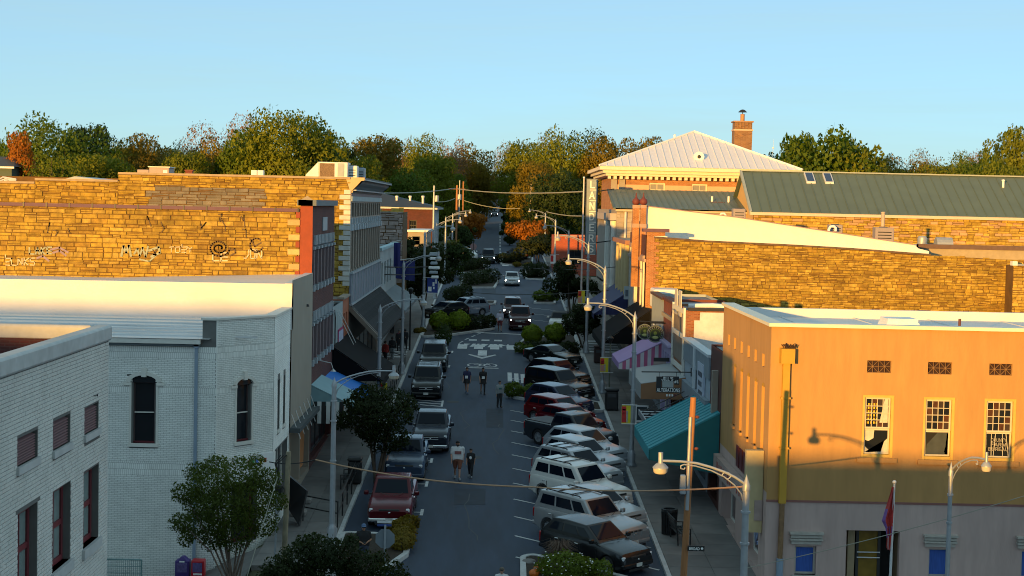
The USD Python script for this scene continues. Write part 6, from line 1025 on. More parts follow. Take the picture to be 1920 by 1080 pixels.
def shop_awnings():
    b = thing('shop_awning', 'large teal canvas awning beside the coral building', 'awning', (8, 67, g(67) + 3), world=True); y0, y1 = 65.4, 72.4; zt = WR.px(1330, 755)[1]; zb = zt - 1.55; TE = mat('teal_canvas', (.02, .25, .30), vary=.06); out = 2.9
    awning(b, WR, -y1, -y0, zt, zb, out, TE, front=.0, ends=False); mb = MB()
    for y in (y0, y1): mb = flat(MB(), [WR.at(-y, zt - .05, .02), WR.at(-y, zb - .05, out), WR.at(-y, zb - .45, out), WR.at(-y, zb - 1.0, .02)][::-1]); mb.build('side_panel', mat('dark_teal_canvas', (.008, .13, .14), vary=.06), b)
    WR.box(MB(), -y1, -y0, zb - .45, zb - .05, out - .02, out).build('valance', TE, b)
    for k in range(12): u = -y1 + (y1 - y0) * k / 11; tube_part([WR.at(u, zt + .01, .03), WR.at(u, zb + .015, out)], .012, 'rib', mat('teal_rib', (.015, .2, .25)), b, 4)
    b = thing('metal_canopy', 'white corrugated canopy with dark rods in front of the pale blue shop', 'canopy', (8, 74, g(74) + 3), world=True); z = WR.px(1290, 765)[1] - .2; r = MB(); WR.box(r, -76.6, -72.6, z - .08, z, .03, 2.3); r.build('deck', mat('pale_canopy', (.50, .54, .6), vary=.08), b)
    for k in range(5): WR.box(MB(), -76.6 + .95 * k, -76.5 + .95 * k, z, z + .07, .03, 2.3).build('canopy_rib', BLACKP, b)
    WR.box(MB(), -76.65, -72.55, z - .2, z + .05, 2.3, 2.36).build('front_edge', GALV, b)
    for k in range(3): tube_part([WR.at(-76.2 + 1.7 * k, z + .02, 2.2), WR.at(-76.2 + 1.7 * k, z + 1.1, .05)], .025, 'tie_rod', BLACKP, b)
    b = thing('shop_awning', 'boxy awning with a pale top and brown side below the alterations sign', 'awning', (8, 80, g(80) + 3), world=True); zt = g(80) + 3.6 + .15; y0, y1 = 77.4, 84.5; out = 2.2; mb = MB(); mb.hexa([WR.at(-y1, zt - .4, .03), WR.at(-y0, zt - .4, .03), WR.at(-y0, zt - .7, out), WR.at(-y1, zt - .7, out), WR.at(-y1, zt, .03), WR.at(-y0, zt, .03), WR.at(-y0, zt - .35, out), WR.at(-y1, zt - .35, out)]); mb.build('top', mat('grey_canvas_top', (.30, .32, .33), vary=.06), b)  # pale sky light is put into the colour of the top
    WR.box(MB(), -y1, -y0, zt - 1.1, zt - .71, out - .03, out).build('valance', mat('grey_canvas_top', (.3, .32, .33)), b); mb = MB(); flat(mb, [WR.at(-y0 + .01, zt - .02, .03), WR.at(-y0 + .01, zt - .37, out), WR.at(-y0 + .01, zt - 1.1, out), WR.at(-y0 + .01, zt - 1.1, .03)][::-1]); mb.build('side_panel', mat('brown_canvas', (.27, .13, .06), vary=.08), b)
    b = thing('shop_awning', 'lilac awning with pink and white striped end panel', 'awning', (8, 93, g(93) + 3), world=True); y0, y1 = 89.0, 94.5; zt = g(91) + 4.0; zb = zt - 1.2; out = 2.4; awning(b, WR, -y1, -y0, zt, zb, out, mat('lilac_canvas', (.34, .22, .46), vary=.06), front=.3, ends=False, front_m=mat('lilac_canvas', (.34, .22, .46)))
    n = 12
    for k in range(n):
        w0, w1 = out * k / n, out * (k + 1) / n; f = lambda w: zt - .06 - (zt - zb) * w / out; mb = MB(); mb.hexa([WR.at(-y0 - s, zb - .35, w) for s in (0, .02) for w in (w0, w1)][:2][::-1] + [WR.at(-y0, f(w1), w1), WR.at(-y0, f(w0), w0)] + [WR.at(-y0 - .02, zb - .35, w1), WR.at(-y0 - .02, zb - .35, w0), WR.at(-y0 - .02, f(w1), w1), WR.at(-y0 - .02, f(w0), w0)]) if False else mb.quad(WR.at(-y0 + .005, zb - .35, w1), WR.at(-y0 + .005, zb - .35, w0), WR.at(-y0 + .005, f(w0), w0), WR.at(-y0 + .005, f(w1), w1)); mb.build('stripe', [mat('rose_stripe', (.48, .12, .24), vary=.06), mat('white_stripe', (.6, .58, .62), vary=.06)][k % 2], b)
    b = thing('shop_awning', 'big black canvas awning beyond the lilac one', 'awning', (8, 101, g(101) + 3), world=True); awning(b, WR, -106, -96.5, g(100) + 4.9, g(100) + 2.9, 2.9, BLACKC, front=.35)
shop_awnings()
# ------------------------------------------------------------------ trees and hedges
def leaves(rs, pts, size, flat_=0.0):          # leaf cards whose shading follows the tuft they sit on
    pts, out = pts; n = len(pts); nrm = rs.normal(size=(n, 3)) + out * .6; nrm[:, 2] += flat_; nrm /= np.linalg.norm(nrm, axis=1, keepdims=True); nrm *= np.where((nrm * out).sum(1) < 0, -1, 1)[:, None]
    a = np.cross(nrm, rs.normal(size=(n, 3))); a /= np.linalg.norm(a, axis=1, keepdims=True); b = np.cross(nrm, a)
    s = size * rs.uniform(.55, 1.25, (n, 1)); a *= s; b *= s * rs.uniform(.45, .8, (n, 1))
    v = np.stack([pts - a, pts + b * .9, pts + a, pts - b * .9], 1).reshape(-1, 3); i = np.arange(n) * 4; k = out * 1.1 + nrm * .6
    return v, np.vstack([np.stack([i, i + 2, i + 1], 1), np.stack([i, i + 3, i + 2], 1)]), np.repeat(k / np.linalg.norm(k, axis=1, keepdims=True), 4, 0)
def foliage(path, c, m):
    p = usdkit.mesh(stage, path, c[:2], m); p.CreateNormalsAttr(Vt.Vec3fArray.FromNumpy(c[2].astype(np.float32))); p.SetNormalsInterpolation('vertex'); return p
def crown_points(rs, blobs, n, shell=.55):    # blobs: (centre, radii); leaves sit mostly near each blob's skin, in tufts
    w = np.array([np.prod(r) ** (2 / 3) for _, r in blobs]); k = rs.choice(len(blobs), n, p=w / w.sum())
    c = np.array([b[0] for b in blobs])[k]; r = np.array([b[1] for b in blobs])[k]; d = rs.normal(size=(n, 3)); d /= np.linalg.norm(d, axis=1, keepdims=True)
    t = shell + (1.02 - shell) * rs.uniform(0, 1, (n, 1)) ** .6
    t *= .80 + .42 * meshkit.noise(d * 3.3 + k[:, None] * 7.7)[:, None]
    m = np.average([b[0] for b in blobs], axis=0); o = d + .7 * (c - m) / (np.linalg.norm(c - m, axis=1, keepdims=True) + .3 * r.mean()); return c + d * r * t, o / np.linalg.norm(o, axis=1, keepdims=True)
def make_crown(seed, h, w, n, size, nb=9, low=.25, top=.0, sparse=0.0):
    rs = np.random.default_rng(seed); bl = []
    for i in range(nb):
        t = rs.uniform(0, 1); z = h * (low + (1 - low) * (.08 + .84 * t)); rr = w * .5 * math.sqrt(max(.05, 1 - (abs(t - .42) / (.75 if t > .42 else .6)) ** 2)); a = rs.uniform(0, 2 * np.pi); q = rs.uniform(.15, .72)
        s = rs.uniform(.17, .30) * w; bl.append(((rr * q * math.cos(a), rr * q * math.sin(a), z), (s, s, s * rs.uniform(.6, .9))))
    for i in range(int(nb * .9)):   # small outer tufts make the outline ragged
        t = rs.uniform(.25, 1); z = h * (low + (1 - low) * t); rr = w * .5 * math.sqrt(max(.03, 1 - (abs(t - .42) / .62) ** 2)); a = rs.uniform(0, 2 * np.pi); s = rs.uniform(.08, .15) * w
        bl.append(((rr * 1.0 * math.cos(a), rr * 1.0 * math.sin(a), z), (s, s, s * .8)))
    v, f, nn = leaves(rs, crown_points(rs, bl, n), size, .25); k = np.array([w * .5 / np.percentile(np.hypot(v[:, 0], v[:, 1]), 98.5)] * 2 + [h / np.percentile(v[:, 2], 99.9)])
    return (v * k, f, nn), [(tuple(np.array(c) * k), tuple(np.array(r) * k)) for c, r in bl]
def make_trunk(seed, h, bl, r, low=.25, n=7):
    rs = np.random.default_rng(seed); mb = MB(); f = h * low
    mb.tube([(0, 0, -.4), (.03 * h * rs.uniform(-.3, .3), 0, f * .6), (.02 * h * rs.uniform(-1, 1), .02 * h * rs.uniform(-1, 1), f * 1.1), (0, 0, h * .72)], [r * 1.25, r, r * .8, r * .25], 8)
    for i in range(n):
        c, s = bl[i % len(bl)]; b = np.array([0, 0, f * rs.uniform(.7, 1.3)]); c = np.array(c); m = (b + c) / 2 + rs.normal(size=3) * .04 * h; mb.tube([b, m, c + [0, 0, s[2] * .5]], [r * .5, r * .3, r * .08], 5)
    return mb.out()
BARK = mat('tree_bark', (.075, .055, .04), rough=.95, vary=.3, scale=5); BARKL = mat('pale_bark', (.30, .25, .20), rough=.9, vary=.3, scale=4)
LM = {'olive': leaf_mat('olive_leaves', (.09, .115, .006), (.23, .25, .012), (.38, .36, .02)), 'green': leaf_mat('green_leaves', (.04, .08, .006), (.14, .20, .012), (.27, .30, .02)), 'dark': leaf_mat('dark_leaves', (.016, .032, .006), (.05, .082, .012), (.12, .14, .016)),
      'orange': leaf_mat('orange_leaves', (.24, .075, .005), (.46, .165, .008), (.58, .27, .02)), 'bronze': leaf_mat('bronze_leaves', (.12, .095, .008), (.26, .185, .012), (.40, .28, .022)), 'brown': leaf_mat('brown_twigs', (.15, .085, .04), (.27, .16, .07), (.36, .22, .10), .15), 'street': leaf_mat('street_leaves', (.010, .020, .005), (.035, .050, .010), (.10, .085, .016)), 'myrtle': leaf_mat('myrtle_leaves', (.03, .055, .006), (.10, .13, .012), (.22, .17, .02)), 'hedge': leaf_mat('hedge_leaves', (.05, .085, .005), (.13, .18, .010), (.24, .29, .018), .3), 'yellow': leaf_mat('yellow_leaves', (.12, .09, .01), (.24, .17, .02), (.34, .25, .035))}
LM['bush'] = leaf_mat('bush_leaves', (.10, .15, .005), (.24, .31, .012), (.38, .43, .02), .3)
_tk = {}
def tree_kind(kind, seed):
    spec = dict(round=(1.0, .95, 15000, .019, 24, .12), wide=(1.0, 1.25, 18000, .018, 30, .10), tall=(1.0, .62, 11000, .018, 20, .10), sparse=(1.0, .85, 5000, .014, 16, .2), fine=(1.0, .9, 11000, .016, 18, .2), magnolia=(1.0, .95, 8000, .029, 30, .08), pine=(1.0, .75, 7000, .018, 9, .4))[kind]
    (cv, bl) = make_crown(seed, spec[0], spec[1], spec[2], spec[3], spec[4], spec[5]); return cv, make_trunk(seed + 1, 1.0, bl, .022, spec[5], 12 if kind == 'sparse' else 7)
def tree_proto(kind, seed, col, bark=None):
    k = (kind, seed, col)
    if k not in _tk:
        c, t = tree_kind(kind, seed); p = stage.CreateClassPrim(f'/tree_{kind}_{seed}_{col}'); usdkit.mesh(stage, f'{p.GetPath()}/trunk', t, bark or BARK, smooth=True); foliage(f'{p.GetPath()}/crown', c, LM[col]); _tk[k] = p
    return _tk[k]
def bg_tree(px, ytop, d, wpx, kind, col, label, seed, group=None, bark=None, rz=None, base=None):
    p = P(px, ytop, d); gz = g(d) if base is None else base; h = p[2] - gz; w0 = dict(round=.95, wide=1.25, tall=.62, sparse=.85, fine=.9, magnolia=.95, pine=.75)[kind]; w = 1.3 * wpx * d / F
    return copy(tree_proto(kind, seed, col, bark), 'tree', label, 'tree', (p[0], d, gz - .1), (px * 37) % 360 if rz is None else rz, group, scale=(w / w0, w / w0, h))
# named trees along the skyline, from left to right
for a in [
    (110, 217, 235, 190, 'wide', 'green', 'broad dark green tree with the highest top at the left side of the skyline', 1), (165, 232, 240, 100, 'round', 'dark', 'dark rounded tree forming the right shoulder of the broad left tree', 2), (40, 245, 214, 62, 'tall', 'orange', 'narrow bright orange tree near the left picture edge', 3),
    (5, 262, 250, 60, 'round', 'green', 'green tree cut by the left picture edge behind the orange tree', 4), (95, 285, 205, 110, 'sparse', 'olive', 'thin tree with bare pale branches below the broad left tree', 5), (190, 288, 215, 120, 'round', 'olive', 'low olive tree between the pale bare branches and the rooftop shed', 6), (268, 251, 245, 95, 'round', 'bronze', 'bronze tipped tree behind the pinkish rooftop shed', 7),
    (225, 266, 260, 60, 'fine', 'olive', 'small hazy tree left of the bronze tipped tree', 8), (330, 262, 270, 70, 'sparse', 'dark', 'thin dark topped tree showing sky through it left of the brown trees', 9), (350, 283, 225, 90, 'round', 'olive', 'yellowish low tree right of the pinkish rooftop shed', 10), (390, 228, 265, 95, 'sparse', 'brown', 'brown half bare tree behind the yellow green trees', 11),
    (455, 211, 262, 70, 'sparse', 'brown', 'taller brown half bare treetop left of the great green tree', 12), (415, 258, 232, 110, 'round', 'bronze', 'bronze green tree below the brown bare treetops', 13), (540, 206, 225, 190, 'wide', 'olive', 'great yellow green tree, the tallest on the skyline left of the street', 14), (478, 240, 228, 120, 'round', 'green', 'green tree leaning on the left of the great yellow green tree', 15), (600, 240, 230, 90, 'round', 'green', 'green tree on the right flank of the great yellow green tree', 16),
    (640, 268, 250, 50, 'tall', 'dark', 'small dark pointed tree right of the great yellow green tree', 17), (708, 254, 255, 120, 'round', 'bronze', 'orange bronze tree above the projecting dark cornice', 18), (680, 290, 235, 80, 'round', 'olive', 'low yellow green tree behind the roof boxes', 19), (752, 258, 290, 60, 'sparse', 'brown', 'thin reddish treetop between the orange bronze tree and the ivy clad tree', 20), (798, 250, 285, 85, 'fine', 'olive', 'open crowned ivy clad tree left of the street', 21),
    (815, 290, 262, 100, 'round', 'olive', 'yellow green tree below the open crowned ivy clad tree', 22), (770, 315, 250, 90, 'round', 'green', 'shaded green tree behind the dark hipped roof', 23), (845, 258, 300, 70, 'sparse', 'brown', 'bare topped brown tree left of the sky gap above the street', 24), (885, 271, 310, 95, 'round', 'bronze', 'round bronze tree just left of the sky gap above the street', 25), (915, 300, 340, 40, 'sparse', 'dark', 'dark ragged tree on the left of the sky gap above the street', 26),
    (948, 266, 330, 45, 'sparse', 'brown', 'pinkish brown ragged tree on the right of the sky gap', 27), (985, 262, 300, 90, 'round', 'olive', 'yellow olive tree right of the sky gap above the street', 28), (1062, 240, 285, 120, 'wide', 'olive', 'broad yellow olive tree, highest right of the street', 29), (1105, 238, 292, 90, 'sparse', 'dark', 'thin topped tree with dark twigs above the theatre sign', 30), (1150, 255, 280, 100, 'round', 'bronze', 'bronze olive tree behind the left slope of the white roof', 31),
    (1030, 254, 310, 50, 'sparse', 'brown', 'thin greyish treetop behind the broad yellow olive tree', 32), (1045, 315, 240, 110, 'round', 'dark', 'large shaded dark green tree left of the theatre sign', 33), (1005, 300, 262, 80, 'round', 'bronze', 'bronze tree beside the uphill road, above the orange street tree', 34), (1215, 256, 300, 80, 'round', 'bronze', 'brownish tree peeping over the left slope of the white roof', 35), (1440, 288, 260, 80, 'magnolia', 'dark', 'low dark tree right of the brick chimney', 36),
    (1545, 238, 225, 150, 'magnolia', 'green', 'tall magnolia like tree with glossy leaves behind the green roof', 37), (1500, 250, 228, 90, 'magnolia', 'green', 'left shoulder tree of the glossy leaved magnolia clump', 38), (1600, 258, 226, 110, 'magnolia', 'olive', 'right shoulder tree of the glossy leaved magnolia clump', 39), (1470, 300, 230, 110, 'magnolia', 'dark', 'shaded lower tree left under the magnolia clump', 40), (1735, 278, 290, 60, 'sparse', 'bronze', 'thin bronze treetop in the middle of the right skyline', 41),
    (1665, 288, 280, 60, 'fine', 'dark', 'small hazy treetop right of the magnolia clump', 42), (1700, 297, 250, 110, 'wide', 'bronze', 'low reddish bronze tree right of the magnolia clump', 43), (1780, 295, 245, 150, 'wide', 'olive', 'low wide olive tree behind the right end of the green roof', 44), (1805, 283, 290, 60, 'fine', 'olive', 'small flat topped treetop left of the tall pine', 45), (1835, 281, 285, 55, 'sparse', 'brown', 'pinkish brown thin treetop left of the tall pine', 46), (1893, 236, 250, 85, 'pine', 'olive', 'tall pine with a rounded top at the right picture edge', 47), (1870, 268, 255, 60, 'pine', 'green', 'lower pine branch clump left of the tall pine', 48),
    (1880, 290, 235, 110, 'wide', 'olive', 'low olive tree under the tall pine at the right edge', 49), (1830, 300, 240, 100, 'wide', 'green', 'low green tree left under the tall pine', 50), (935, 330, 560, 60, 'round', 'bronze', 'small far reddish tree closing the end of the street', 51)]:
    bg_tree(*a[:7], a[7] % 4)
rs = np.random.default_rng(77)     # the wood that fills in behind them, read as one mass
pi_pts = []
for k in range(270):
    d = rs.uniform(290, 560); x = rs.uniform(-240, 260)
    if abs(x - .01 * d) < 9 + (0 if d < 500 else -3): continue
    pi_pts.append((x, d, g(d), rs.uniform(10, 13.5), rs.uniform(0, 360)))
pi = UsdGeom.PointInstancer.Define(stage, '/World/distant_wood'); tag(pi, 'distant wood of mixed green and bronze trees behind the skyline trees', 'wood', None, 'stuff')
pr = []
for k, (kd, cl, sd) in enumerate((('round', 'bronze', 61), ('wide', 'olive', 62), ('round', 'green', 63))):
    c, t = tree_kind(kd, sd); q = UsdGeom.Xform.Define(stage, f'/World/distant_wood/tree_form_{k:03d}'); foliage(f'{q.GetPath()}/crown', c, LM[cl]); usdkit.mesh(stage, f'{q.GetPath()}/trunk', t, BARK); pr.append(q.GetPath())
pi.CreatePrototypesRel().SetTargets(pr); n = len(pi_pts); pi.CreateProtoIndicesAttr([int(x) for x in rs.integers(0, 3, n)]); pi.CreatePositionsAttr([Gf.Vec3f(*map(float, p[:3])) for p in pi_pts]); pi.CreateScalesAttr([Gf.Vec3f(float(p[3]) * .95, float(p[3]) * .95, float(p[3])) for p in pi_pts]); pi.CreateOrientationsAttr([Gf.Quath(float(math.cos(math.radians(p[4] / 2))), 0, 0, float(math.sin(math.radians(p[4] / 2)))) for p in pi_pts])

# street trees, hedges, bushes
def leafy(name, label, cat, loc, blobs, n, size, m, stems=None, stem_m=None, seed=1, shell=.6, group=None, flat_=.2):
    t = thing(name, label, cat, loc, group=group); rs = np.random.default_rng(seed)
    foliage(f"{t.GetPath()}/{'crown' if cat == 'tree' else 'foliage'}", leaves(rs, crown_points(rs, blobs, n, shell), size, flat_), m)
    if stems:
        for s in stems: MB().tube(s[0], s[1], 7).build('trunk' if cat == 'tree' else 'stem', stem_m or BARK, t, smooth=60)
    return t
def street_tree(px, ybase, ytop, wpx, col, label, seed, n=3800, size=.17, multi=4, X=None, d=None, low=.32, trunk=BARK, blobs=10):
    p = G(px, ybase) if d is None else P(px, ybase, d); d = p[1]; z0 = g(d) + .1; h = P(px, ytop, d)[2] - z0; w = wpx * d / F; rs = np.random.default_rng(seed)
    c, bl = make_crown(seed, h, w, n, size, blobs, low); t = thing('street_tree', label, 'tree', (p[0], d, z0)); foliage(f'{t.GetPath()}/crown', c, LM[col])
    for k in range(multi):
        a = rs.uniform(0, 2 * np.pi); b = bl[k % len(bl)][0]; q = np.array([.12 * math.cos(a), .12 * math.sin(a), -.15]); m = np.array([b[0] * .35 + .15 * math.cos(a), b[1] * .35 + .15 * math.sin(a), h * low * .8]); MB().tube([q, m, np.array(b) * [.8, .8, 1]], [.075 if multi > 1 else .14, .06 if multi > 1 else .1, .02], 7).build('trunk', trunk, t, smooth=60)
    return t
# near crepe myrtle by the white corner, many pale stems
p = P(437, 1110, 52.5); z0 = g(52.5); t = thing('street_tree', 'multi stemmed crepe myrtle in front of the white corner building', 'tree', (p[0], 52.5, z0)); rs = np.random.default_rng(5); q = lambda x, y: P(x, y, 52.5 + rs.uniform(-.6, .6)) - np.array([p[0], 52.5, z0])
bl = [(q(x, y), (r / 57, r / 57, r / 70)) for x, y, r in ((370, 885, 26), (405, 870, 24), (345, 925, 26), (395, 915, 46), (450, 890, 44), (500, 900, 30), (470, 935, 50), (420, 960, 52), (340, 980, 24), (370, 985, 34), (490, 980, 36), (440, 1000, 42), (400, 1010, 28), (520, 940, 22), (480, 865, 18), (385, 945, 44), (350, 1010, 18))]
foliage(f'{t.GetPath()}/crown', leaves(rs, crown_points(rs, bl, 17000, .4), .05, .2), LM['myrtle'])
for k in range(11):
    a = k / 11 * 2 * np.pi; c = np.array(bl[k % 12][0]); MB().tube([(.1 * math.cos(a), .1 * math.sin(a), -.1), np.array([c[0] * .42, c[1] * .4 + .12 * math.sin(a), 1.6 + .2 * math.sin(k * 3)]), c], [.038, .03, .012], 6).build('trunk', mat('myrtle_bark', (.16, .11, .08), vary=.25), t, smooth=60)
# foliage at the bottom edge, nearer still
p = P(610, 1160, 47); z0 = g(47); t = thing('street_tree', 'dark spreading tree top at the bottom edge in front of the left pavement', 'tree', (p[0], 47, z0)); q = lambda x, y: P(x, y, 47 + rs.uniform(-.7, .7)) - np.array([p[0], 47, z0])
bl = [(q(x, y), (r / 63, r / 63, r / 76)) for x, y, r in ((560, 1050, 40), (600, 1035, 40), (640, 1040, 40), (520, 1070, 34), (690, 1060, 36), (735, 1075, 30), (585, 1010, 16), (660, 1015, 16), (610, 1080, 60), (680, 1095, 50), (545, 1095, 50), (755, 1090, 24), (570, 1020, 20), (715, 1045, 16), (500, 1085, 22))]
foliage(f'{t.GetPath()}/crown', leaves(rs, crown_points(rs, bl, 13000, .35), .058, .2), LM['street'])
for k in range(6): c = np.array(bl[k * 2][0]); MB().tube([(.05 * k - .12, 0, -.1), np.array([c[0] * .4, c[1] * .4, 1.0]), c], [.06, .045, .012], 6).build('trunk', BARK, t, smooth=60)
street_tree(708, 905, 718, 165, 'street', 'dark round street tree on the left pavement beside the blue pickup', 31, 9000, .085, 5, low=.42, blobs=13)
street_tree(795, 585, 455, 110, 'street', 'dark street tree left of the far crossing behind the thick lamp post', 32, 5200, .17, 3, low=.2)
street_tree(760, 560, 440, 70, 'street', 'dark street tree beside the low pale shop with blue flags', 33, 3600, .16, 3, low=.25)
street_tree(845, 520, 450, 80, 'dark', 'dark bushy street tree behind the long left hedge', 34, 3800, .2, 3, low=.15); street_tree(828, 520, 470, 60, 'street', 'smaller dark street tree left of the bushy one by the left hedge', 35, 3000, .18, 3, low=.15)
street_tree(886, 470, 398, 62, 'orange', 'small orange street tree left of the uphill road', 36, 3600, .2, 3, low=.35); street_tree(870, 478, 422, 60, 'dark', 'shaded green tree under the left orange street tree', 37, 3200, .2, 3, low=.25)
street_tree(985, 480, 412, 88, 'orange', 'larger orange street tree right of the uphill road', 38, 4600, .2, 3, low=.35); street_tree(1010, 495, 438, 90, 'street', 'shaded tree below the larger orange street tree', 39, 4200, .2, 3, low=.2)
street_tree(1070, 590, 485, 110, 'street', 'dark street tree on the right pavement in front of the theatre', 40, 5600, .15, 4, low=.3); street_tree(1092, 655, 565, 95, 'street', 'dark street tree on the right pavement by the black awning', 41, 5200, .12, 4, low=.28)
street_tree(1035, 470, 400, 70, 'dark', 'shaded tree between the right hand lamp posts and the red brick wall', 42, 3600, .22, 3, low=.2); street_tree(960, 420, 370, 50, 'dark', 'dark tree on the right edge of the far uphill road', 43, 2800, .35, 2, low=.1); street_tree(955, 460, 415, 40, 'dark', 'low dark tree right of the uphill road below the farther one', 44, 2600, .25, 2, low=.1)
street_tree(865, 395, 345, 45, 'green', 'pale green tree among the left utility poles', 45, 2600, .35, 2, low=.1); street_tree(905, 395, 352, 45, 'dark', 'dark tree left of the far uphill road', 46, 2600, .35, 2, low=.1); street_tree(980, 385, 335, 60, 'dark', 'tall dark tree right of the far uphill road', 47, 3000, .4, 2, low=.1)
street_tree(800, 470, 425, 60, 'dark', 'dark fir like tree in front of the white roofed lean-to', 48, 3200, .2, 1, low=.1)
def ball_bush(px, yb, r, label, seed, col='bush'):
    p = G(px, yb); leafy('round_bush', label, 'bush', (p[0], p[1], g(p[1]) + .12), [((0, 0, r * .92), (r, r, r * .95))], int(9000 * r * r), .075, LM[col], [([(0, 0, -.05), (0, 0, r * .6)], [.06, .03])], seed=seed, shell=.86)
ball_bush(825, 622, .78, 'left one of the two clipped round bushes left of the crossing', 1); ball_bush(861, 622, .82, 'right one of the two clipped round bushes left of the crossing', 2); ball_bush(998, 646, .72, 'left one of the two clipped round bushes right of the crossing', 3); ball_bush(1041, 645, .76, 'right one of the two clipped round bushes right of the crossing', 4)
def hedge(label, pa, pb, h, w, n, seed, col='street', size=.1, name='hedge', cat='hedge'):
    a, b = G(*pa), G(*pb); c = (a + b) / 2; L = np.linalg.norm((b - a)[:2]) / 2; k = max(2, int(L * 2 / w) + 1); rs = np.random.default_rng(seed)
    bl = [((*((a + (b - a) * t)[:2] - c[:2] + rs.normal(size=2) * .1), h * .45 + g((a + (b - a) * t)[1]) - g(c[1])), (w * .62, w * .62, h * rs.uniform(.48, .62))) for t in np.linspace(.06, .94, k)]
    st = [([(float(bl[i][0][0]), float(bl[i][0][1]), -.05), (float(bl[i][0][0]), float(bl[i][0][1]), h * .5)], [.03, .02]) for i in range(0, k, 2)]
    return leafy(name, label, cat, (c[0], c[1], g(c[1]) + .12), bl, n, size, LM[col], st, seed=seed, shell=.6)
hedge('long dark hedge on the kerbed bed left of the silver car', (872, 538), (928, 530), 1.5, 1.5, 3800, 1); hedge('dark reddish shrub row beside the round bushes left of the crossing', (868, 622), (922, 617), 1.1, 1.0, 3200, 2, 'street', .09); hedge('dark shrub row under the round bushes right of the crossing', (985, 662), (1080, 665), .8, .9, 3000, 3, 'street', .08)
hedge('low leafy bush at the tip of the bed right of the road arrow', (975, 662), (990, 664), .65, .7, 1400, 4, 'hedge', .07); hedge('low green bush on the small bed between the slanted bays', (963, 746), (998, 750), .85, .9, 2600, 5, 'hedge', .07); hedge('green bush on the bed right of the moving cars', (1008, 566), (1038, 566), 1.0, 1.1, 2000, 6, 'hedge', .1)
hedge('dark hedge right of the silver car near the far crossing', (992, 522), (1016, 522), 1.6, 1.6, 2600, 7, 'street', .12); hedge('dark hedge left of the oncoming far SUV', (866, 510), (905, 505), 1.4, 1.5, 3000, 8, 'street', .12); hedge('low green mound beside the far dark parked car', (943, 494), (965, 494), 1.2, 1.8, 2400, 9, 'street', .12); hedge('flowering bed with orange blooms by the far crossing', (970, 501), (992, 501), .5, .9, 1400, 10, 'bronze', .09, 'flower_bed', 'flowers')
hedge('grey green spiky shrub above the parked SUV', (845, 566), (872, 560), 1.2, 1.3, 2200, 11, 'street', .12, 'shrub', 'shrub'); hedge('yellow green planting on the corner build-out by the stop sign', (752, 1040), (757, 995), .5, .7, 6000, 12, 'yellow', .06, 'planting', 'plants'); hedge('low yellow plant at the foot of the left lamp post near the crossing', (778, 626), (792, 626), .35, .5, 900, 13, 'yellow', .08, 'planting', 'plants'); hedge('dark upright hedge block right of the farthest parked black SUV on the left', (832, 652), (836, 645), 1.5, .75, 1800, 14, 'dark', .07)
# planter in the right foreground
p = G(1048, 1068); t = thing('ornamental_shrub', 'dry brownish ornamental grass clump in the near right planter', 'shrub', (p[0], p[1], g(p[1]) + .1)); rs = np.random.default_rng(3); mb = MB()
for k in range(260): a, r = rs.uniform(0, 2 * np.pi), rs.uniform(.3, .75); hh = rs.uniform(.5, 1.0); mb.tube([(0.1 * math.cos(a), .1 * math.sin(a), 0), (r * .5 * math.cos(a), r * .5 * math.sin(a), hh), (r * math.cos(a), r * math.sin(a), hh * .85)], [.012, .009, .003], 3, False)
mb.build('grass_blades', mat('dry_grass', (.13, .085, .06), vary=.4, scale=12), t)
p = G(1058, 1088); t = leafy('flower_shrub', 'white flowering shrub in the near right planter', 'flowers', (p[0], p[1], g(p[1]) + .1), [((0, 0, .4), (.95, .7, .5)), ((.5, .1, .35), (.5, .5, .4))], 5200, .045, LM['hedge'], [([(0, 0, 0), (0, 0, .4)], [.03, .02])], seed=4); pts = crown_points(np.random.default_rng(6), [((0, -.05, .45), (.95, .7, .52)), ((.5, .1, .4), (.5, .5, .42))], 110, .97)[0]
mb = MB()
for c in pts[pts[:, 1] < .3]: mb.ball(c, .028, 1, (1, 1, .6))
mb.build('white_blossom', WHITEP, t, kind='stuff')
for k, (x, y, r) in enumerate(((1103, 1085, .30), (1118, 1088, .28), (1131, 1092, .32))):
    p = G(x, y); leafy('round_bush', ['left', 'middle', 'right'][k] + 'most of three small clipped green bushes beside the white flowering shrub', 'bush', (p[0], p[1], g(p[1]) + .1), [((0, 0, r), (r, r, r * 1.15))], 900, .04, LM['hedge'], [([(0, 0, -.05), (0, 0, r)], [.03, .02])], seed=20 + k, shell=.85)
for k, (x, y, r) in enumerate(((1001, 1080, .17), (1011, 1073, .20))):
    p = G(x, y + 8); t = thing('pumpkin', ('smaller left' if k == 0 else 'larger right') + ' orange pumpkin in the near right planter', 'pumpkin', (p[0], p[1], g(p[1]) + .12)); th = np.linspace(0, 2 * np.pi, 40, endpoint=False); ph = np.linspace(.02, np.pi - .02, 12)
    v = [(r * math.sin(f) * (1 + .07 * math.cos(10 * q)) * math.cos(q), r * math.sin(f) * (1 + .07 * math.cos(10 * q)) * math.sin(q), r * .82 * (1 + math.cos(f)) - .05 * r) for f in ph for q in th]; MB().add(v, [[i * 40 + j, i * 40 + (j + 1) % 40, (i + 1) * 40 + (j + 1) % 40, (i + 1) * 40 + j] for i in range(11) for j in range(40)]).build('rind', mat('pumpkin_orange', (.55, .12, .008), vary=.1, rough=.5), t, smooth=True); MB().tube([(0, 0, r * 1.5), (.02, 0, r * 1.8), (.05, .01, r * 1.95)], [.03, .022, .02], 6).build('stalk', BARKL, t)
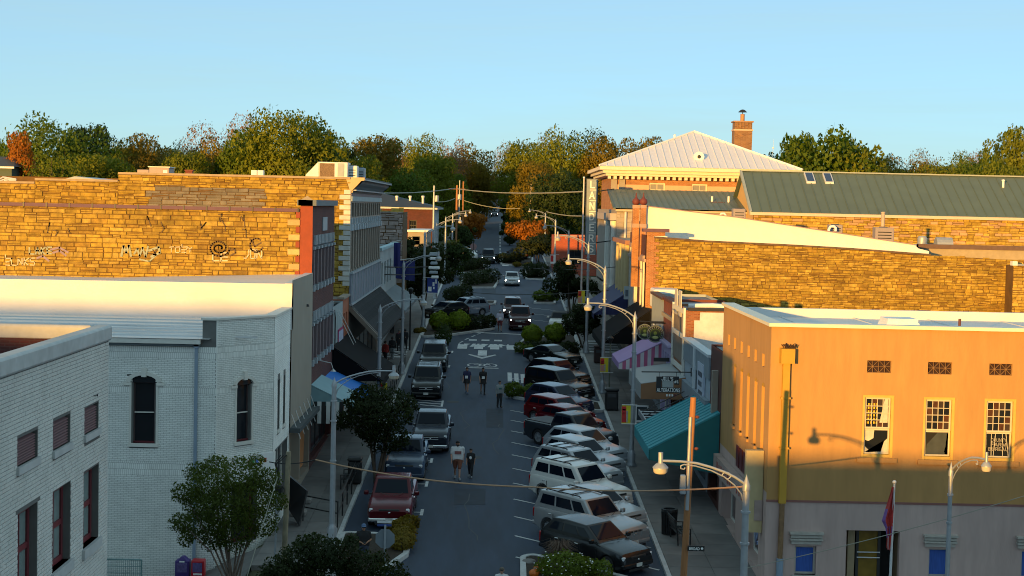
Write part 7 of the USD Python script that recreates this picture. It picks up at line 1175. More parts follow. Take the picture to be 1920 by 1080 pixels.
p = G(985, 1060); t = thing('stone', 'pale rock lying in the near right planter', 'rock', (p[0] + .15, p[1], g(p[1]) + .1)); b = trimesh.creation.icosphere(2, .2); v = np.array(b.vertices); v *= (.8 + .5 * meshkit.noise(v * 6))[:, None] * [1.3, .9, .7]; MB().add(v, b.faces).build('rock', CONCRETE, t)
# ------------------------------------------------------------------ cars (local: x forward, y left, z up)
CS = .89
TYRE = mat('tyre_rubber', (.012, .012, .013), rough=.8, vary=.1); RIM = mat('alloy_rim', (.42, .43, .45), rough=.35, metallic=.7, vary=.05); TINT = mat('car_glass', (.004, .008, .016), rough=.04, vary=0, spec=.16); TRIM = mat('car_trim', (.016, .016, .017), rough=.55, vary=.05)
LAMP = mat('lamp_lens', (.55, .57, .60), rough=.12, vary=.1, scale=20, spec=.8); TAIL = mat('tail_lens', (.28, .008, .010), rough=.2, vary=0); CHROME = mat('chrome', (.62, .63, .65), rough=.2, metallic=.9, vary=0); LIT = mat('lit_headlamp', (.8, .8, .8), vary=0, emit=(1.0, .95, .85, 14.0)); PLATE = mat('number_plate', (.55, .55, .52), vary=.15, scale=30)
def paintm(name, c, metallic=.25): return mat('car_paint_' + name, c, rough=.22, metallic=metallic, vary=.04, scale=1.5, coat=.2, spec=.35)
WHEELS = {}
def wheel(t, x, y, r, side):
    if r not in WHEELS:
        w = .24; ty = MB().lathe([(r * .66, -w / 2), (r * .93, -w / 2), (r, -w / 2 + .04), (r, w / 2 - .04), (r * .93, w / 2), (r * .66, w / 2), (r * .66, -w / 2)], 22).out(); rm = MB().lathe([(r * .67, .10), (r * .62, .105), (r * .60, .05), (0, .05)], 20); 
        for k in range(5):
            a = k * 2 * np.pi / 5; c, s = math.cos(a), math.sin(a); q = lambda u, v, z: (c * u - s * v, s * u + c * v, z)
            rm.hexa([q(0.02, -.05, .05), q(r * .62, -.035, .06), q(r * .62, .035, .06), q(.02, .05, .05), q(.02, -.04, .10), q(r * .62, -.03, .105), q(r * .62, .03, .105), q(.02, .04, .10)])
        rm.lathe([(.06, .05), (.06, .115), (0, .12)], 10); WHEELS[r] = (ty, rm.out())
    R = np.array([[1, 0, 0], [0, 0, 1], [0, -1, 0]]) if side > 0 else np.array([[1, 0, 0], [0, 0, -1], [0, 1, 0]])   # local z -> outward y
    ty, rm = WHEELS[r]; f = lambda m: (m[0] @ R.T + np.array([x, y, r]), m[1]); w = obj('wheel', f(ty), TYRE, t, 35); obj('rim', f(rm), RIM, w)
def car(name, label, cat, loc, rz, paint, L=4.8, W=1.9, H=1.7, hood=1.05, belt=1.12, cab=(-.46, .14, -.36, .0), rw=.37, kind='suv', rails=False, lit=False, group=None, roof=None, glass=TINT, bumper=None, grille='bars', handle=None, pillars=(.36, .70)):
    # cab: rear base, front base, rear roof, front roof, as shares of L from the middle (front is +)
    t = thing(name, label, cat, loc, rz, group, scale=(CS,) * 3, tilt=math.degrees(math.atan((g(loc[1] + 3) - g(loc[1] - 3)) / 6))); hl, hw = L / 2, W / 2; gc = .2 if kind != 'sedan' else .16
    xs = np.array([-1, -.985, -.94, -.8, -.5, -.2, cab[1] * 2 - .02, cab[1] * 2 + .06, .62, .82, .93, .98, 1.0]) * hl
    nose = hood - .1; deck = {'suv': belt, 'pickup': belt - .02, 'sedan': belt + .02}[kind]
    secs = []
    for x in xs:
        f = abs(x) / hl; w = hw * (1 - .10 * max(0, (f - .82) / .18) ** 2 - (.03 if f > .97 else 0)); fr = x / hl
        top = deck if fr < cab[1] * 2 else np.interp(fr, [cab[1] * 2, cab[1] * 2 + .08, .9, .97, 1.0], [belt, hood, nose, nose - .12, nose - .26])
        if fr < -.93: top = deck - (.05 if kind != 'pickup' else 0) * (-.93 - fr) / .07 - (.12 if fr < -.99 else 0)
        zb = gc + (.22 * max(0, (f - .86) / .14)); mid = min(.62 * top, top - .3)
        half = [(0, zb), (w * .86, zb), (w * .97, zb + .10), (w, mid), (w * .985, top - .16), (w * .93, top - .035), (w * .80, top + .012), (0, top + .03)]
        secs.append([(x, y, z) for y, z in half] + [(x, -y, z) for y, z in half[-2:0:-1]])
    n = len(secs[0]); v = np.array(secs).reshape(-1, 3); k = len(xs); f = []
    for i in range(k - 1):
        for j in range(n): a, b = i * n + j, i * n + (j + 1) % n; f += [[a, b, b + n], [a, b + n, a + n]]
    for base, o in ((0, 1), ((k - 1) * n, -1)): f += [[base, base + j + 1, base + j][::o] if o > 0 else [base, base + j, base + j + 1] for j in range(1, n - 1)]
    body = m3.Manifold(m3.Mesh(v.astype(np.float32), np.array(f, np.uint32)))
    if body.volume() < 0: body = m3.Manifold(m3.Mesh(v.astype(np.float32), np.array(f, np.uint32)[:, ::-1]))
    ax = (-.60 * hl if kind != 'pickup' else -.56 * hl, .64 * hl)
    for x in ax:
        for s in (-1, 1): body -= m3.Manifold.cylinder(.42, rw * 1.16, rw * 1.16, 24).rotate([90, 0, 0]).translate([x, s * hw + .21 + (.06 if s > 0 else -.06) - (.0 if s > 0 else .0), rw])
    bedx = None
    if kind == 'pickup':
        bedx = (cab[0] * L - .04); bl = bedx + hl - .16; body -= m3.Manifold.cube([bl - .06, W * .80, 1.0]).translate([-hl + .10, -W * .40, deck - .48])
    obj('body', body, paint, t, 28)
    # greenhouse
    r = .085; zb, zt = belt - .06, H - r; tw = hw * .735; bw = hw * .91 - r; X = [c * L for c in cab]
    bot = [(X[0] + r, bw), (X[1] - r, bw)]; top = [(X[2] + r, tw - r * .3), (X[3] - r, tw - r * .3)]
    sp = m3.Manifold.sphere(r, 14); parts = []
    for (x, y), z in [(bot[0], zb), (bot[1], zb), (top[0], zt), (top[1], zt)]:
        for s in (-1, 1): parts.append(sp.translate([x, s * y, z]))
    for x in ((top[0][0] * .6 + top[1][0] * .4),): parts += [sp.translate([x, s * (tw - r * .3), zt + .035]) for s in (-1, 1)] + [sp.translate([x, 0, zt + .06])]
    pass
    obj('cabin', m3.Manifold.batch_hull(parts), roof or paint, t, 35)
    def panel(nm, c, m=glass, off=.012, lab=None):   # c: four corners on sphere-centre plane -> pushed out along the normal
        c = [np.array(q, float) for q in c]; nr = np.cross(c[1] - c[0], c[3] - c[0]); nr /= np.linalg.norm(nr); c = [q + nr * (r + off) for q in c]; i = [q - nr * .03 for q in c]; return MB().hexa(i + c).build(nm, m, t, label=lab)
    for s in (1, -1):
        B0, B1, T0, T1 = [np.array([q[0], s * q[1], z]) for q, z in ((bot[0], zb), (bot[1], zb), (top[0], zt), (top[1], zt))]
        cuts = [0.05, *pillars, .94] if kind != 'pickup' else [.04, .47, .95]
        for a, b in zip(cuts, cuts[1:]):
            a, b = a + .018, b - .018; e = lambda u, w: (B0 + (B1 - B0) * u) * (1 - w) + (T0 + (T1 - T0) * u) * w
            c = [e(a, .30), e(b, .30), e(b, .90), e(a, .90)]; panel('side_window', c if s < 0 else [c[1], c[0], c[3], c[2]])
    e = lambda A, B, y, w: np.array([A[0] * (1 - w) + B[0] * w, y * (A[1] * (1 - w) + B[1] * w), zb * (1 - w) + zt * w])
    panel('windscreen', [e(bot[1], top[1], -.93, .16), e(bot[1], top[1], .93, .16), e(bot[1], top[1], .90, .93), e(bot[1], top[1], -.90, .93)], off=.012)
    panel('rear_window', [e(bot[0], top[0], .86, .34), e(bot[0], top[0], -.86, .34), e(bot[0], top[0], -.86, .88), e(bot[0], top[0], .86, .88)])
    for x in ax:
        for s in (-1, 1): wheel(t, x, s * (hw - .135), rw, s)
    zh = nose - .30; hx = hl - .16
    for s in (-1, 1):
        y = s * hw * .70; MB().rbox((hx - .18, y - .2, zh), (hx + .115, y + .2, zh + .17), .05).build('headlight', LIT if lit else LAMP, t, 30); MB().rbox((-hl + .0, s * hw * .80 - .12, deck - .52), (-hl + .2, s * hw * .80 + .12, deck - .1), .04).build('taillight', TAIL, t, 30)
        m = MB().rbox((X[1] - .30, s * (hw + .13) - .12, belt + .0), (X[1] - .12, s * (hw + .13) + .10, belt + .19), .05).build('mirror', paint if handle is None else TRIM, t, 30); MB().box((X[1] - .26, min(s * hw * .88, s * (hw + .02)), belt + .02), (X[1] - .18, max(s * hw * .88, s * (hw + .02)), belt + .07)).build('mirror_arm', TRIM, m)
        for u in ((.30, .64) if kind != 'pickup' else (.2, .66)): x = X[0] + (X[1] - X[0]) * u; MB().rbox((x - .1, s * hw * .985 - .02, belt - .22), (x + .1, s * hw * .985 + .035, belt - .175), .015).build('door_handle', handle or CHROME, t)
        for u in pillars[-2:] + (.97,): x = X[0] + (X[1] - X[0]) * u; MB().box((x - .009, s * hw * .995 - .02, gc + .25), (x + .009, s * hw * .995 + .012, belt - .18)).build('door_seam', TRIM, t)
        if rails: MB().tube([(X[2] + .25, s * tw * .92, H - .03), (X[2] + .4, s * tw * .92, H + .065), (X[3] - .45, s * tw * .90, H + .065), (X[3] - .3, s * tw * .90, H - .03)], .028, 6).build('roof_rail', TRIM, t, 50)
        MB().box((ax[0] + rw * 1.2, s * hw * .93 - .03, gc), (ax[1] - rw * 1.2, s * hw * .93 + .03, gc + .1)).build('sill_panel', TRIM, t)
    if rails:
        for u in (.35, .65): x = X[2] + (X[3] - X[2]) * u; MB().box((x - .03, -tw * .9, H + .05), (x + .03, tw * .9, H + .075)).build('roof_bar', TRIM, t)
    gm = MB().rbox((hl - .14, -hw * .46, zh - .17), (hl - .005, hw * .46, zh + .15), .03).build('grille', TRIM, t, 30)
    if grille == 'bars':
        for z in (-.06, .06): MB().rbox((hl - .08, -hw * .44, zh + z - .018), (hl + .006, hw * .44, zh + z + .018), .012).build('grille_bar', CHROME, gm)
    elif grille == 'slots':
        for y in (-.3, -.1, .1, .3): MB().rbox((hl - .08, y * hw * 1.3 - .03, zh - .15), (hl + .006, y * hw * 1.3 + .03, zh + .13), .012).build('grille_bar', CHROME, gm)
    MB().ball((hl + .0, 0, zh), .05, 1, (.3, 1.2, .8)).build('badge', CHROME, gm)
    MB().rbox((hl - .24, -hw * .93, gc + .12), (hl + .035, hw * .93, gc + .34), .07).build('front_bumper', bumper or paint, t, 30); MB().rbox((-hl - .04, -hw * .92, gc + .14), (-hl + .2, hw * .92, gc + .36), .07).build('rear_bumper', bumper or paint, t, 30); MB().box((hl + .0, -hw * .62, gc + .02), (hl + .03, hw * .62, gc + .12)).build('air_dam', TRIM, t)
    for x, s in ((hl + .036, 1), (-hl - .041, -1)): MB().box((min(x, x + .012 * s), -.16, gc + .17), (max(x, x + .012 * s), .16, gc + .32)).build('number_plate', PLATE, t)
    for s in (-1, 1): mb = MB(); mb.tube([(X[1] + .10, s * .08, belt + .05), (X[1] - .08, s * .5, belt + .14)], .012, 4); mb.build('wiper', TRIM, t)
    if kind == 'pickup': MB().box((-hl + .05, -W * .40, deck - .46), (-hl + .1, W * .40, deck - .01)).build('tailgate', paint, t); MB().box((-hl + .12, -W * .39, deck - .475), (bedx - .1, W * .39, deck - .45)).build('bed_floor', TRIM, t)
    return t
SUVC = (-.485, .20, -.40, .055); BOXC = (-.49, .20, -.445, .075); XOVC = (-.48, .215, -.36, .045); SEDC = (-.36, .205, -.20, .02); PICKC = (-.13, .255, -.09, .135)
BAYS = 'cars parked nose in at a slant along the right kerb'
def slant(px, py, H, ang=-47, X=None):
    p = G(px, py, H * CS); return (P(X, py + 34, p[1])[0], p[1], g(p[1]) + .005), ang
def slope_tag(t, y, ang):
    return t
def park(a, name, label, cat, H, px, py, paint, X=1100, ang=-47, **k):
    loc, rz = slant(px, py, H, ang, X); return car(name, label, cat, loc, rz, paint, H=H, group=BAYS, **k)
park(0, 'parked_suv', 'dark grey crossover, the nearest car of the slanted row', 'car', 1.69, 1097, 978, paintm('graphite', (.009, .010, .012), 0), X=1116, L=4.78, W=1.89, cab=XOVC, grille='plain', hood=1.06)
park(0, 'parked_suv', 'silver SUV with black roof rails and a slotted grille beside the nearest dark crossover', 'car', 1.93, 1080, 929, paintm('silver', (.34, .34, .35), .4), X=1107, L=5.25, W=2.0, cab=BOXC, rails=True, grille='slots', hood=1.18, belt=1.22, rw=.40)
park(0, 'parked_car', 'pale hatchback mostly hidden between the white SUV and the silver railed SUV', 'car', 1.52, 1098, 917, paintm('pale_grey', (.45, .46, .48)), X=1125, L=4.3, W=1.78, cab=XOVC, hood=1.0, belt=1.02, rw=.33)
park(0, 'parked_suv', 'white SUV with black side windows and a sunroof in the slanted row', 'car', 1.93, 1062, 868, paintm('white', (.62, .61, .58), 0), X=1088, L=5.15, W=2.0, cab=BOXC, rails=True, hood=1.16, belt=1.2, rw=.40)
park(0, 'parked_suv', 'silver off-road SUV with a hood scoop behind the white SUV', 'car', 1.80, 1060, 841, paintm('cool_silver', (.40, .42, .45), .35), X=1082, L=4.8, W=1.9, cab=SUVC, rails=True, grille='plain', hood=1.14, belt=1.16)
park(0, 'parked_suv', 'pale silver crossover with a swept roof, second behind the white SUV', 'car', 1.70, 1072, 823, paintm('light_silver', (.42, .44, .47), .35), X=1092, L=4.7, W=1.85, cab=XOVC)
park(0, 'parked_suv', 'light grey crossover parked next to the dark pickup', 'car', 1.72, 1080, 804, paintm('light_grey', (.38, .41, .45), .3), X=1097, L=4.85, W=1.9, cab=XOVC, grille='plain')
t = park(0, 'parked_pickup', 'dark grey pickup truck with big wheels and a dark bed cover in the slanted row', 'pickup', 1.96, 1082, 773, paintm('dark_slate', (.024, .029, .036), .1), X=1070, L=5.75, W=2.0, cab=PICKC, kind='pickup', hood=1.26, belt=1.28, rw=.43, grille='plain')
MB().box((-2.75, -.8, 1.262), (-.9, .8, 1.30)).build('bed_cover', TRIM, t)
park(0, 'parked_car', 'dark red hatchback almost hidden behind the dark pickup', 'car', 1.52, 1055, 762, paintm('dark_red', (.10, .006, .012)), X=1070, L=4.3, W=1.78, cab=XOVC, hood=1.0, belt=1.0, rw=.33)
park(0, 'parked_suv', 'red SUV in the slanted row next to the hidden dark red hatchback', 'car', 1.68, 1033, 744, paintm('red', (.13, .006, .010)), X=1050, L=4.6, W=1.84, cab=SUVC)
park(0, 'parked_suv', 'dark blue crossover between the red SUV and the black SUVs', 'car', 1.68, 1032, 722, paintm('navy', (.02, .027, .06)), X=1048, L=4.6, W=1.85, cab=XOVC)
park(0, 'parked_suv', 'boxy black SUV with its front plate showing in the slanted row', 'car', 1.9, 1036, 692, paintm('black', (.006, .006, .007), 0), X=1048, L=5.0, W=1.95, cab=BOXC, hood=1.16, belt=1.2, rw=.39)
park(0, 'parked_suv', 'black rounded SUV one bay beyond the boxy black one', 'car', 1.78, 1034, 675, paintm('soft_black', (.012, .012, .014)), X=1046, L=4.9, W=1.92, cab=XOVC, hood=1.1)
park(0, 'parked_car', 'black coupe at the far end of the slanted row by the round bushes', 'car', 1.38, 1036, 648, paintm('deep_black', (.010, .013, .013)), X=1036, L=4.8, W=1.88, cab=SEDC, kind='sedan', hood=.92, belt=.96, rw=.35)
# parallel row on the left, noses towards the camera
def front(px, py, L): p = G(px, py); L = L * CS; return (p[0], p[1] + L / 2, g(p[1] + L / 2) + .005)
ROW = 'cars parked along the left kerb'
def nose(name, label, cat, px, py, paint, L, rz=-90, group=ROW, **k):
    p = front(px, py, L); q = math.degrees(math.atan(.04)); return car(name, label, cat, p, rz, paint, L=L, group=group, **k)
nose('parked_pickup', 'maroon red pickup with a chrome bumper, the nearest car on the left kerb', 'pickup', 729, 994, paintm('maroon', (.075, .004, .010)), 5.6, W=1.98, H=1.88, cab=PICKC, kind='pickup', hood=1.16, belt=1.2, rw=.39, bumper=CHROME, grille='plain')
nose('parked_pickup', 'blue grey pickup parked behind the maroon red pickup', 'pickup', 757, 908, paintm('steel_blue', (.03, .048, .085), .1), 5.7, W=2.0, H=1.9, cab=PICKC, kind='pickup', hood=1.2, belt=1.24, rw=.4, grille='plain')
nose('parked_pickup', 'dark blue truck with a bright chrome grille half hidden by the street tree', 'pickup', 806, 852, paintm('ink_blue', (.02, .026, .04)), 5.7, W=2.02, H=1.95, cab=PICKC, kind='pickup', hood=1.26, belt=1.28, rw=.42, bumper=CHROME)
nose('parked_suv', 'black SUV with a chrome grille standing behind the hatched road marking', 'car', 798, 751, paintm('jet', (.006, .007, .009), 0), 5.2, W=2.02, H=1.92, cab=BOXC, hood=1.18, belt=1.2, rw=.4, rails=True)
nose('parked_suv', 'black SUV farthest along the left kerb, by the black railings', 'car', 811, 700, paintm('jet', (.006, .007, .009), 0), 5.1, W=2.02, H=1.9, cab=BOXC, hood=1.17, belt=1.2, rw=.4)
# traffic
nose('oncoming_truck', 'dark red pickup with its headlights on waiting at the stop line', 'pickup', 975, 621, paintm('oxblood', (.035, .006, .007)), 5.7, W=2.04, H=1.98, cab=PICKC, kind='pickup', hood=1.28, belt=1.3, rw=.43, lit=True, group='cars driving towards the camera')
nose('oncoming_car', 'dark SUV with one headlight visible behind the waiting dark red pickup', 'car', 961, 597, paintm('dusk_red', (.04, .014, .016)), 4.7, W=1.9, H=1.75, cab=SUVC, lit=True, group='cars driving towards the camera')
nose('oncoming_car', 'silver sedan with lit headlights passing between the hedges', 'car', 960, 537, paintm('silver', (.34, .34, .35)), 4.8, W=1.84, H=1.5, cab=SEDC, kind='sedan', hood=.98, belt=1.0, rw=.34, lit=True, group='cars driving towards the camera')
nose('oncoming_car', 'dark SUV with lit headlights crossing the far junction', 'car', 915, 495, paintm('jet', (.006, .007, .009), 0), 4.9, W=2.0, H=1.95, cab=BOXC, hood=1.16, belt=1.2, lit=True, group='cars driving towards the camera')
nose('oncoming_car', 'tiny far dark car with two bright headlights on the uphill road', 'car', 927, 406, paintm('jet', (.006, .007, .009), 0), 4.7, W=1.85, H=1.5, cab=SEDC, kind='sedan', hood=.98, belt=1.0, rw=.34, lit=True, group='cars driving towards the camera')
def plain(name, label, px, py, rz, paint, L, **k): p = G(px, py); return car(name, label, 'car', (p[0], p[1], g(p[1])), rz, paint, L=L, **k)
plain('parked_suv', 'silver blue SUV parked slantwise behind the left round bushes', 872, 592, 215, paintm('ice_blue', (.22, .27, .34)), 4.7, W=1.88, H=1.75, cab=SUVC, rails=True)
plain('parked_car', 'dark car with a bright hood edge tucked beside the silver blue SUV', 836, 597, 225, paintm('jet', (.006, .007, .009), 0), 4.6, W=1.85, H=1.55, cab=XOVC)
plain('parked_car', 'small white and black car facing the camera behind the right round bushes', 1049, 616, -97, paintm('white', (.62, .61, .58), 0), 3.9, W=1.75, H=1.5, cab=XOVC, hood=.98, belt=1.0, rw=.33, roof=TRIM, grille='plain')
plain('parked_car', 'white car parked at the far left junction near the round sign', 878, 486, -75, paintm('white', (.62, .61, .58), 0), 4.6, W=1.85, H=1.55, cab=XOVC); plain('parked_car', 'pale car just left of the white one at the far left junction', 868, 483, -75, paintm('pale_grey', (.45, .46, .48)), 4.6, W=1.85, H=1.6, cab=XOVC)
plain('parked_suv', 'dark SUV seen from the side under the larger orange street tree', 964, 487, 160, paintm('jet', (.006, .007, .009), 0), 4.8, W=1.9, H=1.75, cab=SUVC); plain('parked_car', 'white car by the utility poles at the left of the uphill road', 896, 404, -90, paintm('white', (.62, .61, .58), 0), 4.8, W=1.9, H=1.7, cab=XOVC)
# ------------------------------------------------------------------ lamp posts, poles, wires, signs, bins
LAMPGLASS = mat('lamp_globe', (.48, .42, .33), rough=.25, vary=.08)
LPROTO = proto('lamp_post'); 
def lamp_parts(path):
    def part(nm, mb, m): usdkit.mesh(stage, f'{path}/{nm}', mb.out(), m, smooth=40)
    part('base', MB().lathe([(.24, 0), (.24, .12), (.18, .2), (.2, .55), (.13, .7), (.12, .8)], 12), GALV); part('pole', MB().lathe([(.105, .75), (.10, 3), (.085, 6.9), (.085, 6.95)], 10), GALV); part('finial', MB().lathe([(.1, 6.95), (.1, 7.1), (.07, 7.18), (0, 7.42)], 10), GALV)
    arc = [(-.06, 0, 7.16), (-.3, 0, 7.33), (-.57, 0, 7.47), (-.92, 0, 7.6), (-1.27, 0, 7.70), (-1.7, 0, 7.745), (-2.16, 0, 7.75)]; part('arm', MB().tube(arc, .036, 8), GALV)
    br = [(-.07, 0, 6.62), (-.12, 0, 6.85), (-.3, 0, 7.1), (-.57, 0, 7.33), (-.9, 0, 7.5), (-1.3, 0, 7.62), (-1.6, 0, 7.66), (-1.68, 0, 7.62), (-1.68, 0, 7.54), (-1.6, 0, 7.52), (-1.57, 0, 7.57)]; part('brace', MB().tube(br, .02, 6), GALV)
    t = np.linspace(0, 1.6 * np.pi, 14); part('scroll', MB().tube([(-.50 - (.13 - .012 * a) * math.cos(a), 0, 7.27 + (.13 - .012 * a) * math.sin(a) + .08) for a in t], .016, 6), GALV)
    part('lamp_neck', MB().lathe([(.03, 8.0), (.06, 7.99), (.065, 7.7), (.1, 7.66)], 10, (-2.2, 0, 0)), GALV); part('lamp_hood', MB().lathe([(.1, 7.68), (.14, 7.64), (.2, 7.57), (.2, 7.54)], 14, (-2.2, 0, 0)), GALV); part('lamp_globe', MB().lathe([(.19, 7.54), (.175, 7.43), (.14, 7.39), (0, 7.38)], 14, (-2.2, 0, 0)), LAMPGLASS)
    for k, z in enumerate((6.3, 5.4, 3.6)): part(f'clamp_{k:03d}', MB().lathe([(.1, z), (.125, z + .01), (.125, z + .07), (.1, z + .08)], 10), GALV)
lamp_parts(str(LPROTO.GetPath()))
def lamp(label, px, py, X, rz, h=7.42):    # (px, py): the finial; X: the kerb line it stands on
    p = PX(px, py, X); z0 = g(p[1]) + .13; s = (p[2] - z0) / h; return copy(LPROTO, 'lamp_post', label, 'lamp post', (X, p[1], z0), rz, 'curved arm lamp posts along the street', (1, 1, s)), p
lamp('nearest lamp post on the right, its sunlit arm reaching left over the pavement', 1400, 889, 6.45, 0); lamp('lamp post on the right beside the round hanging signs', 1191, 583, 6.45, 0); lamp('lamp post on the right with a flared foot beside the black bin', 1135, 497, 6.45, 0)
lamp('lamp post on the right just in front of the theatre sign', 1104, 452, 6.45, 0); lamp('lamp post on the right standing before the red brick wall, left of the theatre sign', 1067, 430, 6.45, 0); lamp('lamp post on the right rising from the red brick wall, second from the theatre sign', 1042, 410, 6.45, 0); lamp('farthest lamp post on the right beside the larger orange tree', 1023, 398, 6.45, 0)
lamp('nearest lamp post on the left, tall and grey by the maroon pickup', 627, 707, -5.95, 180); lamp('lamp post on the left before the shingled awning', 713, 570, -5.95, 180); lamp('lamp post on the left beyond the shingled awning', 757, 487, -5.95, 180)
_, p4 = lamp('thick lamp post on the left carrying the blue banner', 797, 431, -5.8, 180); lamp('lamp post on the left just right of the one with the blue banner', 819, 417, -5.8, 180); lamp('lamp post on the left with a pink lit arm before the utility poles', 836, 405, -5.8, 180); lamp('farthest lamp post on the left among the utility poles', 849, 399, -5.8, 180)
copy(LPROTO, 'lamp_post', 'lamp post in front of the coral building, its lamp turned to the wall', 'lamp post', (P(1776, 1080, 44)[0], 44, g(44) + .1), 110, 'curved arm lamp posts along the street', (.7, .7, (P(1778, 865, 44)[2] - g(44) - .1) / 7.42))
def pole(label, px, ytop, d, r0, r1, m, name='utility_pole', cat='utility pole', extra=None, xb=None):
    p = P(px, ytop, d); z0 = g(d); t = thing(name, label, cat, (p[0], d, z0)); h = p[2] - z0; MB().tube([(0 if xb is None else xb, 0, -.3), (0, 0, h)], [r0, r1], 10).build('shaft', m, t, smooth=50)
    return t, h, p
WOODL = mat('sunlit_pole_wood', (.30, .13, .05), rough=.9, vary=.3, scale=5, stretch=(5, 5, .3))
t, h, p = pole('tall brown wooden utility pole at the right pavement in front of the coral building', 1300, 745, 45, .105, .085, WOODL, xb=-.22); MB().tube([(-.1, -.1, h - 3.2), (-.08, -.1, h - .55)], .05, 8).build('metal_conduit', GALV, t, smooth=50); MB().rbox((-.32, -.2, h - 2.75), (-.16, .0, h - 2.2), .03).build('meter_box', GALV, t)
for k in range(2): MB().ball((.12, -.05, h - .55 - .9 * k), .06, 1, (1, 1, .8)).build('insulator', mat('brown_insulator', (.12, .03, .02)), t)
t2 = thing('street_name_sign', 'black street name sign reading BROAD on the brown pole', 'street sign', (p[0] - .1, 44.86, 0), world=True); S = Wall((0, 44.82), (1, 0)); a, c = S.px(1289, 1028), S.px(1321, 1021); S.box(MB(), a[0], c[0], S.px(1305, 1033)[1], S.px(1305, 1023)[1], 0, .02).build('plate', BLACKP, t2); obj('sign_lettering', S.text('BROAD', a[0] + .04, S.px(1305, 1031)[1], .075, .021, .003, True, (c[0] - a[0]) * .62), WHITEP, t2); MB().tube([S.at(c[0] - .07, (S.px(1305, 1033)[1] + S.px(1305, 1023)[1]) / 2, .02), S.at(c[0] - .07, (S.px(1305, 1033)[1] + S.px(1305, 1023)[1]) / 2, .024)], .035, 10).build('emblem', WHITEP, t2)
p = P(1288, 1020, 47); t = thing('sign_back', 'thin tilted sign seen edge on beside the brown pole', 'sign', (p[0], 47, g(47)), world=True); MB().tube([(P(1283, 1080, 47)), P(1289, 1020, 47)], .03, 6).build('post', GALV, t); MB().box((p[0] - .025, 46.9, p[2] - .35), (p[0] + .03, 47.3, p[2] + .3)).build('plate', mat('rose_sign_edge', (.3, .12, .1), vary=.1), t)
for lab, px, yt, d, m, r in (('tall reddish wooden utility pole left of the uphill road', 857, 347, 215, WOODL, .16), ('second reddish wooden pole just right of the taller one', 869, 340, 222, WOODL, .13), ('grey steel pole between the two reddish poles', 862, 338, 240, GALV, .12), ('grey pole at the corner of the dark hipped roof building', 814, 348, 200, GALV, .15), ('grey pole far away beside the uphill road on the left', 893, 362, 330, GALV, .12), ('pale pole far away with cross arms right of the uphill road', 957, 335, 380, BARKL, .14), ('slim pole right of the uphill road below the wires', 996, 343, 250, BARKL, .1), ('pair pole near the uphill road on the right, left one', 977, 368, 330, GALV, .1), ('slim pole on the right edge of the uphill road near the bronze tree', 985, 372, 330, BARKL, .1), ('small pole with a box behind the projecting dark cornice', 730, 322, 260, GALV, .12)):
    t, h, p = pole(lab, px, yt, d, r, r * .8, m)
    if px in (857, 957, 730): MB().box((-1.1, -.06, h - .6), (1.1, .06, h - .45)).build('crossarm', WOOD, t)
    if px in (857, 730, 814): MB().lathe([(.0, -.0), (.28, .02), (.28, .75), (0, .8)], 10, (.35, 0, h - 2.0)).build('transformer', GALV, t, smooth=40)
t, h, p = pole('thin white flagless mast beside the theatre sign', 1095, 333, 127, .085, .06, mat('rose_white_mast', (.55, .45, .42), vary=.05), 'mast', 'mast'); MB().ball((0, 0, h), .09, 1).build('ball', ALU, t)
t, h, p = pole('thin far radio mast above the trees right of the brick chimney', 1450, 262, 420, .08, .03, ALU, 'mast', 'mast'); MB().ball((0, 0, h - 2.1), .25, 1).build('beacon', WHITEP, t)
p = P(1675, 903, 46); z0 = g(46); t = thing('flagpole', 'thin silver flagpole before the coral building', 'flagpole', (p[0], 46, z0), world=True); MB().tube([P(1668, 1095, 46) - [0, 0, .8], P(1677, 907, 46)], [.045, .03], 8).build('pole', ALU, t, smooth=50); MB().ball(P(1677, 904, 46), .06, 1).build('ball', ALU, t)
f = thing('flag', 'limp red, violet and white striped flag hanging on the thin silver flagpole', 'flag', tuple(P(1673, 915, 46)), world=True)
out = [((1673, 913), (1676, 913)), ((1667, 935), (1675, 932)), ((1661, 955), (1675, 950)), ((1654, 977), (1674, 968)), ((1660, 990), (1674, 985)), ((1662, 1008), (1673, 1003)), ((1661, 1025), (1672, 1020)), ((1664, 1032), (1670, 1030))]
FC = [mat('flag_red', (.42, .035, .03), vary=.1), mat('flag_violet', (.16, .07, .24), vary=.1), mat('flag_white', (.55, .42, .42), vary=.1)]; n = 9
rows = []
for k, (a, b) in enumerate(out): A, B = P(*a, 46), P(*b, 46); rows.append([A + (B - A) * u + np.array([0, .07 * math.sin(u * 9 + k * .8), 0]) for u in np.linspace(0, 1, n)])
for c in range(3):
    mb = MB()
    for k in range(len(rows) - 1):
        for j in range(n - 1):
            ci = (0 if j > 1 or k < 2 else 1) if k < 4 else ((0, 2)[(j // 2) % 2] if k > 4 else (1, 0)[j % 2])
            if ci == c: mb.quad(rows[k][j], rows[k + 1][j], rows[k + 1][j + 1], rows[k][j + 1])
    if mb.n: mb.build('cloth', FC[c], f, smooth=True)
